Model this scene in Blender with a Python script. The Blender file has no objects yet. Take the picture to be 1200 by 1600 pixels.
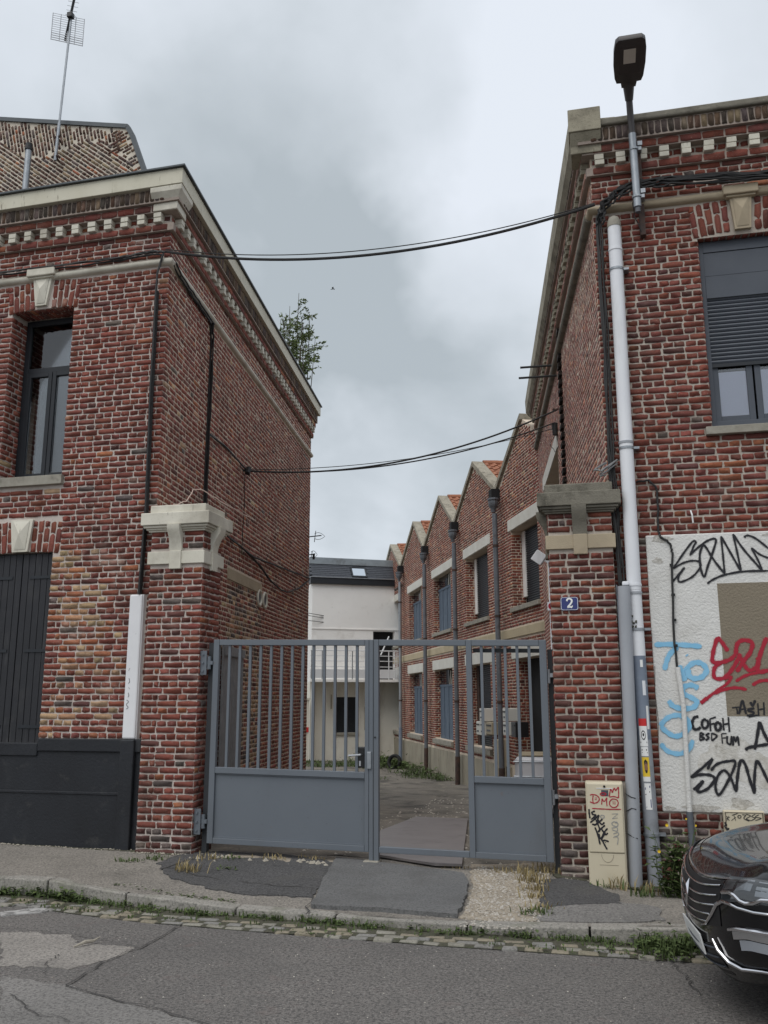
import bpy, math, random
import numpy as np
from mathutils import Vector, Matrix

rnd = random.Random(7)
nrng = np.random.default_rng(11)
SC = bpy.context.scene
COL = SC.collection
PI = math.pi
rad = math.radians

# ------------------------------------------------------------------ camera
CAM_Z = 1.70
PITCH, ROLL, YAW = rad(11.8045), rad(-0.0918), rad(-12.98)
fwd = Vector((math.sin(YAW)*math.cos(PITCH), math.cos(YAW)*math.cos(PITCH), math.sin(PITCH)))
r0 = Vector((math.cos(YAW), -math.sin(YAW), 0))
u0 = r0.cross(fwd)
rgt = math.cos(ROLL)*r0 + math.sin(ROLL)*u0
upv = -math.sin(ROLL)*r0 + math.cos(ROLL)*u0
cd = bpy.data.cameras.new('camera'); cam = bpy.data.objects.new('camera', cd); COL.objects.link(cam)
m = Matrix((rgt, upv, -fwd)).transposed().to_4x4(); m.translation = Vector((0, 0, CAM_Z))
cam.matrix_world = m
cd.sensor_fit = 'VERTICAL'; cd.sensor_height = 36; cd.lens = 1389/1600*36
cd.clip_start = .05; cd.clip_end = 1500
SC.camera = cam

# ------------------------------------------------------------------ world, sun, exposure
W = bpy.data.worlds.new('World'); SC.world = W; W.use_nodes = True
nt = W.node_tree; nt.nodes.clear(); N = nt.nodes.new; L = nt.links.new
out = N('ShaderNodeOutputWorld'); bg = N('ShaderNodeBackground'); bg.inputs['Strength'].default_value = 0.1
sky = N('ShaderNodeTexSky'); sky.sky_type = 'NISHITA'; sky.sun_disc = False
SUN_EL, SUN_AZ = rad(58), rad(200)
sky.sun_elevation = SUN_EL; sky.sun_rotation = SUN_AZ
tc = N('ShaderNodeTexCoord')
def wnode(t, **k):
    n = N(t)
    for a, b in k.items(): setattr(n, a, b)
    return n
# cloud cover: low contrast noise in direction space, flattened towards the horizon like a real cloud deck
sep = N('ShaderNodeSeparateXYZ'); L(tc.outputs['Generated'], sep.inputs[0])
zc = wnode('ShaderNodeMath', operation='MAXIMUM'); L(sep.outputs['Z'], zc.inputs[0]); zc.inputs[1].default_value = 0.0
za = wnode('ShaderNodeMath', operation='ADD'); L(zc.outputs[0], za.inputs[0]); za.inputs[1].default_value = 0.38
comb = N('ShaderNodeCombineXYZ')
for i, ax in enumerate('XY'):
    dv = wnode('ShaderNodeMath', operation='DIVIDE'); L(sep.outputs[ax], dv.inputs[0]); L(za.outputs[0], dv.inputs[1]); L(dv.outputs[0], comb.inputs[i])
n1 = N('ShaderNodeTexNoise'); n1.inputs['Scale'].default_value = 1.9; n1.inputs['Detail'].default_value = 8; n1.inputs['Roughness'].default_value = .5; n1.inputs['Distortion'].default_value = .3
L(comb.outputs[0], n1.inputs['Vector'])
acc = wnode('ShaderNodeMath', operation='MULTIPLY_ADD'); L(n1.outputs['Fac'], acc.inputs[0]); acc.inputs[1].default_value = 1.25; acc.inputs[2].default_value = .5-.625+.05
last = acc.outputs[0]
# thicker and thinner parts of the cloud deck, their outlines broken up by a second noise: (unit direction, cosine of radius, weight)
n2 = N('ShaderNodeTexNoise'); n2.inputs['Scale'].default_value = 3.2; n2.inputs['Detail'].default_value = 5; n2.inputs['Roughness'].default_value = .55; L(tc.outputs['Generated'], n2.inputs['Vector'])
wsub = wnode('ShaderNodeVectorMath', operation='SUBTRACT'); L(n2.outputs['Color'], wsub.inputs[0]); wsub.inputs[1].default_value = (.5, .5, .5)
wscl = wnode('ShaderNodeVectorMath', operation='SCALE'); L(wsub.outputs[0], wscl.inputs[0]); wscl.inputs['Scale'].default_value = .42
wadd = wnode('ShaderNodeVectorMath', operation='ADD'); L(tc.outputs['Generated'], wadd.inputs[0]); L(wscl.outputs[0], wadd.inputs[1])
wnrm = wnode('ShaderNodeVectorMath', operation='NORMALIZE'); L(wadd.outputs[0], wnrm.inputs[0])
for d, cr, wt in [
    ((-0.301, 0.7989, 0.5208), .963, -.38), ((-0.1411, 0.9294, 0.341), .966, -.34), ((-0.2272, 0.8639, 0.4495), .985, -.10),
    ((0.0062, 0.8678, 0.4969), .97, .22), ((-0.0907, 0.8871, 0.4527), .990, .10), ((-0.3901, 0.6769, 0.6241), .975, .10), ((-0.1121, 0.7751, 0.6218), .97, .12)]:
    vm = wnode('ShaderNodeVectorMath', operation='DOT_PRODUCT'); L(wnrm.outputs[0], vm.inputs[0]); vm.inputs[1].default_value = d
    mr = N('ShaderNodeMapRange'); mr.interpolation_type = 'SMOOTHSTEP'; L(vm.outputs['Value'], mr.inputs['Value'])
    mr.inputs['From Min'].default_value = cr; mr.inputs['From Max'].default_value = 1.0; mr.inputs['To Min'].default_value = 0; mr.inputs['To Max'].default_value = wt
    ad = wnode('ShaderNodeMath', operation='ADD'); L(last, ad.inputs[0]); L(mr.outputs[0], ad.inputs[1]); last = ad.outputs[0]
ramp = N('ShaderNodeValToRGB'); L(last, ramp.inputs[0])
ramp.color_ramp.elements[0].position = .10; ramp.color_ramp.elements[0].color = (4.05, 4.52, 4.86, 1)
ramp.color_ramp.elements[1].position = .78; ramp.color_ramp.elements[1].color = (7.15, 7.6, 8.25, 1)
e = ramp.color_ramp.elements.new(.42); e.color = (5.85, 6.32, 6.80, 1)
mix = N('ShaderNodeMix'); mix.data_type = 'RGBA'; mix.inputs['Factor'].default_value = .94
L(sky.outputs[0], mix.inputs[6]); L(ramp.outputs[0], mix.inputs[7]); L(mix.outputs[2], bg.inputs['Color']); L(bg.outputs[0], out.inputs['Surface'])
sl = bpy.data.lights.new('sun', 'SUN'); so = bpy.data.objects.new('sun', sl); COL.objects.link(so)
sl.energy = 1.5; sl.angle = rad(50); sl.color = (1, .97, .93)
sd = Vector((math.sin(SUN_AZ)*math.cos(SUN_EL), math.cos(SUN_AZ)*math.cos(SUN_EL), math.sin(SUN_EL)))
so.rotation_euler = sd.to_track_quat('Z', 'Y').to_euler(); so.location = (0, -5, 20)
vs = SC.view_settings; vs.view_transform = 'Standard'; vs.look = 'None'; vs.exposure = 0.22; vs.gamma = 1; vs.use_curve_mapping = False

# ------------------------------------------------------------------ materials
def M(name, col, col2=None, s=3, rough=.8, metal=0, bump=.0, bs=60, layers=(), spec=.4, attr=None, coat=0, stretch=None, detail=4):
    """layers: (colour, scale, low, high, amount[, z stretch]) noise-masked stains or grain"""
    ma = bpy.data.materials.new(name); ma.use_nodes = True
    t = ma.node_tree; nd = t.nodes; lk = t.links.new
    b = nd['Principled BSDF']; b.inputs['Roughness'].default_value = rough; b.inputs['Metallic'].default_value = metal
    b.inputs['Specular IOR Level'].default_value = spec; b.inputs['Coat Weight'].default_value = coat
    geo = nd.new('ShaderNodeNewGeometry')
    def vec(st):
        if not st: return geo.outputs['Position']
        mp = nd.new('ShaderNodeMapping'); mp.inputs['Scale'].default_value = st; lk(geo.outputs['Position'], mp.inputs['Vector']); return mp.outputs[0]
    def noise(sc, st=None, det=detail):
        n = nd.new('ShaderNodeTexNoise'); n.inputs['Scale'].default_value = sc; n.inputs['Detail'].default_value = det; n.inputs['Roughness'].default_value = .6
        lk(vec(st), n.inputs['Vector']); return n.outputs['Fac']
    if attr == 'tint':
        a = nd.new('ShaderNodeAttribute'); a.attribute_name = 'tint'; cur = a.outputs['Color']
    elif attr == 'object':
        a = nd.new('ShaderNodeObjectInfo'); cur = a.outputs['Color']
    else:
        a = nd.new('ShaderNodeRGB'); a.outputs[0].default_value = (*col, 1); cur = a.outputs[0]
        if col2:
            mx = nd.new('ShaderNodeMix'); mx.data_type = 'RGBA'; lk(noise(s, stretch), mx.inputs['Factor'])
            lk(cur, mx.inputs[6]); mx.inputs[7].default_value = (*col2, 1); cur = mx.outputs[2]
            mr = nd.new('ShaderNodeMapRange'); lk(mx.inputs['Factor'].links[0].from_socket, mr.inputs['Value']); mr.inputs['From Min'].default_value = .3; mr.inputs['From Max'].default_value = .7
            lk(mr.outputs[0], mx.inputs['Factor'])
    for ly in layers:
        c, sc, lo, hi, am = ly[:5]; st = ly[5] if len(ly) > 5 else None
        mr = nd.new('ShaderNodeMapRange'); lk(noise(sc, st, 5), mr.inputs['Value'])
        mr.inputs['From Min'].default_value = lo; mr.inputs['From Max'].default_value = hi; mr.inputs['To Max'].default_value = am
        mx = nd.new('ShaderNodeMix'); mx.data_type = 'RGBA'; lk(mr.outputs[0], mx.inputs['Factor']); lk(cur, mx.inputs[6]); mx.inputs[7].default_value = (*c, 1); cur = mx.outputs[2]
    lk(cur, b.inputs['Base Color'])
    if bump:
        bp = nd.new('ShaderNodeBump'); bp.inputs['Strength'].default_value = bump; bp.inputs['Distance'].default_value = .01; lk(noise(bs), bp.inputs['Height']); lk(bp.outputs[0], b.inputs['Normal'])
    return ma

SOOT = ((.045, .035, .032), 1.3, .52, .75, .45)
def brick_mat(name, attr, soot=.45, lime=.35):
    return M(name, (.25, .08, .06), attr=attr, rough=.88, spec=.25, bump=.5, bs=170,
             layers=[((.06, .035, .03), 38, .5, .72, .45), ((.05, .04, .036), 1.1, .5, .78, soot), ((.06, .045, .038), 3.0, .56, .76, .45, (1, 1, .16)), ((.33, .25, .2), 1.7, .62, .76, .22), ((.42, .33, .27), 55, .60, .72, lime), ((.40, .31, .25), 2.3, .60, .78, .3*lime/.35)])
B_OBJ = brick_mat('brick_face_single', 'object'); B_ST = brick_mat('brick_face', 'tint')
B_SIDE = brick_mat('brick_face_side', 'tint', .35, .8)
MORT_L = M('mortar_pale', (.58, .515, .465), (.48, .42, .375), 2.2, .95, bump=.6, bs=120, layers=[((.2, .17, .14), 1.1, .55, .8, .5), ((.25, .21, .17), 60, .55, .75, .5)])
MORT_S = M('mortar_yellowish', (.70, .60, .48), (.55, .46, .37), 1.6, .95, bump=.6, bs=120, layers=[((.18, .14, .11), 1.0, .5, .8, .6), ((.22, .17, .13), 60, .55, .75, .5)])
MORT_R = M('mortar_grey', (.52, .465, .40), (.39, .34, .29), 2.0, .95, bump=.6, bs=120, layers=[((.13, .11, .09), 1.2, .5, .8, .65), ((.2, .17, .14), 60, .55, .75, .5)])
MORT_D = M('mortar_dirty', (.38, .32, .27), (.27, .22, .19), 3, .95, bump=.5, bs=90)
MORT_G = M('mortar_gable', (.66, .60, .50), (.52, .46, .38), 1.2, .95, bump=.5, bs=90)
STONE_P = M('painted_stone_cream', (.66, .63, .54), (.58, .55, .46), 3, .75, bump=.25, bs=90, layers=[((.32, .29, .23), 1.7, .47, .70, .7), ((.28, .25, .2), 60, .60, .72, .4), ((.20, .17, .13), 3.2, .60, .80, .45), ((.16, .14, .11), 26, .64, .74, .55, (1, 1, .25))])
STONE_R = M('weathered_stone', (.36, .33, .25), (.25, .225, .17), 3, .9, bump=.5, bs=70, layers=[((.10, .09, .065), 3, .5, .75, .8), ((.46, .42, .33), 30, .6, .75, .5), ((.12, .11, .07), 45, .55, .7, .6)])
STONE_L = M('lichen_stone', (.225, .208, .168), (.155, .143, .115), 4, .95, bump=.7, bs=60, layers=[((.06, .055, .042), 5, .5, .7, .8), ((.36, .33, .24), 42, .62, .72, .5), ((.62, .58, .5), 26, .70, .76, .6)])
STONE_Y = M('tan_stone', (.42, .35, .245), (.33, .27, .19), 3, .85, bump=.3, bs=90, layers=[((.16, .13, .1), 4, .56, .8, .5)])
SILL = M('concrete_sill', (.34, .32, .27), (.24, .22, .18), 6, .9, bump=.4, bs=80, layers=[((.12, .11, .09), 9, .55, .75, .6)])
LINTEL = M('white_lintel', (.66, .65, .59), (.58, .56, .50), 3, .8, bump=.2, layers=[((.3, .27, .22), 5, .62, .8, .35)])
BAND = M('tan_band', (.50, .42, .28), (.40, .33, .22), 2, .85, bump=.2, layers=[((.18, .15, .11), 3, .56, .8, .5, (1, 1, .3))])
ZINC = M('zinc_edge', (.09, .10, .105), (.06, .068, .075), 4, .5, .5)
FASCIA = M('cream_fascia_board', (.60, .57, .46), (.52, .49, .38), 2, .6, bump=.15, layers=[((.20, .17, .12), 24, .62, .70, .8, (1, 1, .22)), ((.30, .27, .2), 4, .58, .8, .4)])
ANTHR = M('anthracite_frame', (.019, .022, .027), (.015, .018, .022), 5, .45)
SLATEG = M('grey_shutter_alu', (.072, .082, .10), (.060, .069, .086), 3, .5)
BLACKP = M('black_plinth_paint', (.0105, .0115, .0145), (.0155, .0175, .022), 1.5, .55, bump=.35, bs=35, layers=[((.06, .062, .066), 2.2, .52, .80, .40, (1, 1, .6)), ((.12, .115, .105), 5, .60, .80, .28), ((.05, .048, .045), 30, .66, .78, .3)])
SHUTW = M('dark_shutter_paint', (.022, .0225, .027), (.017, .018, .021), 2, .6, bump=.2, bs=50, layers=[((.09, .09, .092), 16, .56, .76, .4, (1, 1, .12)), ((.06, .058, .055), 3, .55, .8, .4)])
GATE = M('grey_gate_paint', (.135, .152, .172), (.122, .138, .158), 1.5, .42, bump=.04, bs=30, layers=[((.22, .24, .26), 6, .62, .8, .25), ((.09, .08, .07), 2.2, .56, .78, .28, (1, 1, .2)), ((.05, .045, .04), 38, .66, .74, .5), ((.17, .10, .06), 9, .70, .78, .5)])
GATE_D = M('dark_gate_steel', (.035, .038, .042), rough=.5)
GALV = M('galvanised_steel', (.36, .38, .40), (.27, .29, .31), 9, .42, .6)
PVC = M('white_pvc', (.76, .77, .79), (.70, .71, .74), 1.6, .45, layers=[((.30, .29, .255), 3.0, .55, .8, .5, (1, 1, .2))])
PVCD = M('white_cable_cover', (.76, .76, .77), (.68, .68, .69), 2, .45, layers=[((.2, .19, .17), 40, .66, .75, .4)])
PVCG = M('grey_pvc', (.36, .375, .40), (.31, .325, .35), 2, .42, layers=[((.2, .2, .2), 3, .6, .8, .35)])
PIPEP = M('patched_grey_pipe_paint', (.30, .315, .335), (.255, .27, .295), 2, .6, layers=[((.15, .15, .155), 7, .55, .7, .5)])
PIPEB = M('bluish_pipe_paint', (.20, .235, .29), (.16, .19, .245), 4, .6, layers=[((.45, .46, .48), 9, .63, .66, .7), ((.1, .11, .13), 5, .55, .7, .4)])
CABLE = M('black_cable', (.016, .016, .017), (.026, .025, .024), 30, .6)
CABLEG = M('grey_cable', (.2, .2, .2), rough=.6)
LAMPD = M('lamp_brown_grey', (.055, .048, .047), rough=.45)
LAMPL = M('lamp_panel', (.62, .58, .52), rough=.3)
ROUGHCAST = M('white_roughcast', (.70, .69, .66), (.62, .61, .58), 1.2, .95, bump=1.0, bs=48, layers=[((.40, .38, .34), 2.6, .56, .78, .5), ((.33, .31, .27), 50, .64, .76, .45)])
ROUGH_W = M('worn_render_patch', (.42, .395, .34), (.62, .60, .56), 7, .95, bump=.8, bs=40, layers=[((.68, .66, .62), 8, .48, .62, .75), ((.25, .23, .19), 11, .62, .72, .6)])
GRIME = M('grimy_render', (.36, .34, .30), (.55, .53, .49), 30, .95, bump=.9, bs=48, layers=[((.20, .185, .16), 14, .5, .68, .7), ((.62, .60, .56), 55, .52, .64, .7)])
TAUPE = M('taupe_paint', (.245, .21, .155), (.215, .182, .135), 1.5, .9, bump=.9, bs=48, layers=[((.12, .1, .075), 55, .58, .74, .5)])
SPRAY_K = M('black_spray', (.016, .016, .020), rough=.7); SPRAY_B = M('blue_spray', (.20, .47, .68), (.26, .52, .72), 9, .8, layers=[((.7, .7, .68), 60, .66, .76, .5)])
SPRAY_R = M('red_spray', (.36, .016, .035), rough=.75); SPRAY_G = M('grey_marker', (.28, .28, .27), rough=.7); SPRAY_U = M('blue_marker', (.05, .09, .36), rough=.7)
BOXC = M('cream_meter_box', (.60, .535, .40), (.55, .49, .36), 2, .5, layers=[((.3, .26, .19), 5, .6, .82, .4, (1, 1, .4)), ((.2, .17, .12), 50, .7, .78, .5)])
BLUEP = M('enamel_blue', (.012, .022, .14), rough=.25, coat=.5); WHITEP = M('white_enamel', (.78, .78, .76), rough=.4)
REDP = M('red_print', (.55, .03, .03), rough=.5); YELP = M('yellow_print', (.75, .52, .04), rough=.5); SKINP = M('brown_print', (.25, .13, .08), rough=.6)
ROOFT = M('orange_roof_tile', (.34, .145, .08), (.24, .095, .055), 6, .85, bump=.3, layers=[((.14, .075, .05), 4, .55, .75, .6), ((.55, .27, .14), 12, .6, .8, .5)])
COPING = M('stone_coping', (.34, .31, .245), (.24, .215, .165), 3, .9, bump=.4, layers=[((.10, .09, .07), 6, .5, .7, .7), ((.60, .57, .5), 12, .60, .70, .8)])
LEAD = M('grey_iron_pipe', (.15, .165, .185), (.11, .12, .135), 5, .55, .2, layers=[((.07, .045, .035), 6, .58, .75, .6)])
IRONB = M('rusty_black_pipe', (.045, .035, .032), (.10, .055, .04), 6, .8, layers=[((.02, .02, .02), 9, .5, .7, .6)])
BLUEW = M('faded_blue_boards', (.105, .14, .185), (.08, .11, .15), 8, .8, layers=[((.28, .32, .36), 14, .55, .75, .5, (1, 1, .1)), ((.05, .07, .1), 30, .58, .72, .5, (1, 1, .08))])
PLINTHC = M('cement_plinth', (.36, .325, .25), (.27, .24, .185), 1.6, .92, bump=.3, layers=[((.12, .105, .08), 2.5, .52, .75, .65, (1, 1, .25)), ((.07, .07, .055), 5, .6, .75, .5)])
HOUSEW = M('white_house_render', (.86, .845, .815), (.79, .775, .745), .9, .9, bump=.3, bs=30, layers=[((.42, .38, .33), 1.6, .56, .8, .45), ((.40, .36, .31), 7, .66, .78, .3)])
HOUSEL = M('cream_house_base', (.74, .71, .63), (.66, .62, .54), 1.2, .9, bump=.3, bs=30, layers=[((.24, .2, .15), 2, .55, .8, .5, (1, 1, .3))])
SLATE = M('blue_slate', (.060, .066, .078), (.045, .05, .06), 9, .55, bump=.2, layers=[((.10, .11, .12), 14, .55, .75, .5)])
ZINCL = M('pale_zinc', (.30, .34, .36), (.24, .27, .29), 3, .5, .3, layers=[((.12, .12, .12), 2.2, .55, .65, .5)])
WHITEM = M('white_metal_rail', (.66, .67, .68), rough=.4)
DARK = M('dark_opening', (.012, .012, .013), rough=.9)
WOODG = M('weathered_grey_boards', (.26, .265, .27), (.19, .195, .20), 6, .8, bump=.2, layers=[((.1, .09, .08), 12, .55, .75, .5, (1, 1, .08))])
CURTAIN = M('pale_curtain', (.72, .71, .70), (.64, .63, .62), 1.5, .9); CURT_B = M('brown_blind', (.13, .105, .095), rough=.9); CURT_W = M('frosted_film', (.80, .82, .92), rough=.5)
BARK = M('bark', (.12, .10, .075), (.07, .06, .045), 9, .9)
LEAF = M('willow_leaf', (.15, .20, .07), (.09, .135, .04), 3, .6, layers=[((.16, .20, .07), 14, .55, .7, .6)])
GRASS = M('weed_green', (.078, .112, .034), (.052, .078, .022), 4, .7, layers=[((.15, .19, .05), 20, .55, .7, .6)])
DRYG = M('dry_grass', (.34, .27, .14), (.24, .19, .09), 9, .8)
FLOWER = M('yellow_petals', (.75, .50, .02), rough=.6)
TANKW = M('white_tank_plastic', (.55, .56, .58), (.46, .47, .50), 3, .4)
MAILW = M('cream_letterbox', (.62, .61, .56), rough=.5); MAILB = M('beige_letterbox', (.34, .29, .2), rough=.5); MAILK = M('black_letterbox', (.015, .015, .016), rough=.4)
ASPH = M('road_asphalt', (0.203, 0.187, 0.173), (0.159, 0.147, 0.137), .8, .93, bump=.9, bs=95, layers=[((.05, .048, .047), 42, .47, .60, .75), ((.05, .048, .047), 110, .48, .62, .6), ((.30, .285, .265), 62, .555, .66, .7), ((.075, .072, .07), .55, .5, .75, .5), ((.10, .095, .09), 2.4, .52, .72, .4), ((.5, .48, .46), 30, .74, .77, .8), ((.17, .125, .115), 5, .60, .76, .4)], detail=6)
ASPH_L = M('pale_old_concrete', (0.324, 0.300, 0.270), (0.246, 0.228, 0.206), 1.2, .95, bump=.9, bs=80, layers=[((.11, .10, .095), 45, .47, .60, .7), ((.42, .39, .35), 70, .56, .66, .6), ((.08, .075, .07), 1.6, .52, .75, .5)])
ASPH_M = M('worn_grey_asphalt', (0.240, 0.228, 0.214), (0.186, 0.178, 0.168), 1.0, .95, bump=.9, bs=85, layers=[((.08, .076, .073), 45, .47, .60, .7), ((.32, .305, .28), 70, .56, .66, .6), ((.06, .057, .054), 1.3, .52, .75, .5)])
PAVE = M('pavement_grit', (0.274, 0.250, 0.217), (0.210, 0.191, 0.167), 1.3, .95, bump=.9, bs=90, layers=[((.10, .092, .082), 45, .47, .60, .7), ((.45, .41, .36), 70, .56, .66, .6), ((.07, .065, .055), 1.5, .53, .75, .5)])
ASPH_D = M('dark_patch_asphalt', (0.097, 0.094, 0.094), (0.076, 0.074, 0.074), 1.5, .9, bump=.9, bs=90, layers=[((.034, .034, .034), 45, .47, .60, .75), ((.21, .20, .195), 75, .57, .67, .6), ((.10, .095, .085), 1.8, .56, .75, .5)])
SLAB = M('smooth_apron_asphalt', (0.150, 0.149, 0.146), (0.124, 0.124, 0.124), 1.2, .9, bump=.5, bs=110, layers=[((.06, .06, .06), 55, .47, .60, .6), ((.22, .215, .21), 90, .57, .68, .5), ((.17, .165, .16), 7, .58, .72, .4), ((.085, .083, .08), 2.2, .5, .7, .5)])
GRAVEL = M('gravel_bed', (0.384, 0.330, 0.258), (0.276, 0.240, 0.192), 5, .95, bump=1, bs=60, layers=[((.08, .07, .055), 40, .5, .65, .7), ((.42, .39, .34), 55, .6, .68, .6)])
PEBBLE = M('pebble', (.52, .49, .44), (.24, .21, .175), 45, .9)
YARD = M('yard_dirt', (0.220, 0.196, 0.165), (0.143, 0.130, 0.110), 1.2, .95, bump=1, bs=45, layers=[((.035, .033, .03), 1.4, .5, .68, .75), ((.33, .29, .23), 1.9, .58, .70, .7), ((.04, .038, .034), 35, .52, .68, .6), ((.07, .095, .03), 1.7, .63, .75, .5)])
STEELP = M('steel_plate', (.25, .228, .222), (.21, .19, .187), 2, .5, .25, layers=[((.09, .08, .08), 3, .55, .75, .5), ((.22, .2, .19), 9, .62, .75, .35)])
GRANITE = M('granite_kerb', (.34, .32, .285), (.25, .235, .21), 3, .9, bump=.6, bs=70, layers=[((.11, .105, .095), 48, .49, .62, .65), ((.46, .44, .40), 80, .57, .67, .5), ((.12, .125, .08), 4, .52, .72, .6)])
SETT = M('sandstone_sett', (0.285, 0.271, 0.230), (0.216, 0.202, 0.170), 4, .9, bump=.6, bs=60, layers=[((.12, .125, .08), 5, .55, .74, .6), ((.11, .105, .09), 48, .5, .64, .5)])
SETT_B = M('grey_sett', (0.253, 0.244, 0.229), (0.187, 0.178, 0.163), 4, .9, bump=.6, bs=60, layers=[((.12, .125, .085), 5, .55, .74, .6), ((.10, .095, .09), 48, .5, .64, .5)]); SETT_C = M('ochre_sett', (0.282, 0.246, 0.182), (0.209, 0.182, 0.137), 4, .9, bump=.6, bs=60, layers=[((.12, .13, .075), 5, .55, .74, .6), ((.11, .1, .08), 48, .5, .64, .5)])
SOIL = M('mossy_soil', (.075, .068, .05), (.055, .058, .034), 9, .95, bump=1, bs=60, layers=[((.085, .105, .04), 14, .54, .68, .5), ((.15, .14, .115), 50, .54, .66, .5)])
TERRAIN = M('earth', (.12, .11, .09), (.09, .08, .065), 1, .95)
PAINTW = M('worn_road_paint', (.50, .49, .47), (.30, .29, .28), 9, .85, bump=.5, bs=90, layers=[((.13, .125, .12), 12, .5, .6, .8)])
CRACK = M('crack_filler', (.06, .057, .054), rough=.95)
CRUMB = M('broken_concrete', (.42, .385, .32), (.30, .27, .22), 8, .95, bump=1, bs=50)
CARP = M('black_car_paint', (.004, .004, .005), rough=.16, spec=.3, coat=.6)
bpy.data.materials['black_car_paint'].node_tree.nodes['Principled BSDF'].inputs['Coat Roughness'].default_value = .03
CHROME = M('chrome', (.72, .72, .74), rough=.12, metal=1); CARBLK = M('black_plastic', (.012, .012, .013), rough=.45); TYRE = M('tyre_rubber', (.016, .016, .016), rough=.85)
PLATEW = M('plate_white', (.70, .71, .70), rough=.4); ALU = M('aluminium', (.55, .55, .56), rough=.3, metal=.9)
def mist(name, col, am):      # thin overspray: grains of paint, the wall showing between them
    ma = M(name, col, rough=.85); t = ma.node_tree; nd = t.nodes; lk = t.links.new; b = nd['Principled BSDF']
    n = nd.new('ShaderNodeTexNoise'); n.inputs['Scale'].default_value = 95; n.inputs['Detail'].default_value = 4; g_ = nd.new('ShaderNodeNewGeometry'); lk(g_.outputs['Position'], n.inputs['Vector'])
    mr = nd.new('ShaderNodeMapRange'); lk(n.outputs['Fac'], mr.inputs['Value']); mr.inputs['From Min'].default_value = .42; mr.inputs['From Max'].default_value = .68; mr.inputs['To Max'].default_value = am; lk(mr.outputs[0], b.inputs['Alpha']); return ma
def glass(name, tint=(.9, .93, .95), rough=0.02, thru=.75):
    ma = bpy.data.materials.new(name); ma.use_nodes = True; t = ma.node_tree; nd = t.nodes; nd.clear(); lk = t.links.new
    o = nd.new('ShaderNodeOutputMaterial'); mx = nd.new('ShaderNodeMixShader'); tr = nd.new('ShaderNodeBsdfTransparent'); gl = nd.new('ShaderNodeBsdfGlossy'); fr = nd.new('ShaderNodeFresnel')
    tr.inputs[0].default_value = (*[thru*c for c in tint], 1); gl.inputs['Roughness'].default_value = rough; fr.inputs[0].default_value = 1.55
    ad = nd.new('ShaderNodeMath'); ad.operation = 'ADD'; ad.inputs[1].default_value = .06; lk(fr.outputs[0], ad.inputs[0])
    lk(ad.outputs[0], mx.inputs[0]); lk(tr.outputs[0], mx.inputs[1]); lk(gl.outputs[0], mx.inputs[2]); lk(mx.outputs[0], o.inputs[0]); return ma
GLASS = glass('window_glass'); GLASSW = glass('clear_pane', (.97, .98, 1), .02, .97); GLASSH = glass('headlamp_glass', (.85, .88, .9), .02, .8)
GLASSD = M('dark_glass', (.02, .024, .03), rough=.06, spec=.8)
SKYG = M('skylight_glass', (.75, .80, .85), rough=.04, spec=1.0, metal=1)

# ------------------------------------------------------------------ geometry helpers
WL = {}          # world location of each object's origin
class Fr:        # a wall frame: u along the wall, z up, d outward
    def __init__(s, o, ang, z0=0):
        """o: (x, y); ang: direction of u in plan, outward normal is 90 deg clockwise of u"""
        s.o = Vector((o[0], o[1], z0)); s.u = Vector((math.cos(ang), math.sin(ang), 0)); s.n = Vector((math.sin(ang), -math.cos(ang), 0)); s.z = Vector((0, 0, 1))
    def p(s, u, z, d=0): return s.o + s.u*u + s.n*d + s.z*z
    def m(s): return Matrix((s.u, -s.n, s.z)).transposed()
Fr.proud = 1.0
class TFr(Fr):   # tilted frame given by axes
    def __init__(s, o, u, n, z): s.o, s.u, s.n, s.z = Vector(o), Vector(u).normalized(), Vector(n).normalized(), Vector(z).normalized()

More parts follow.
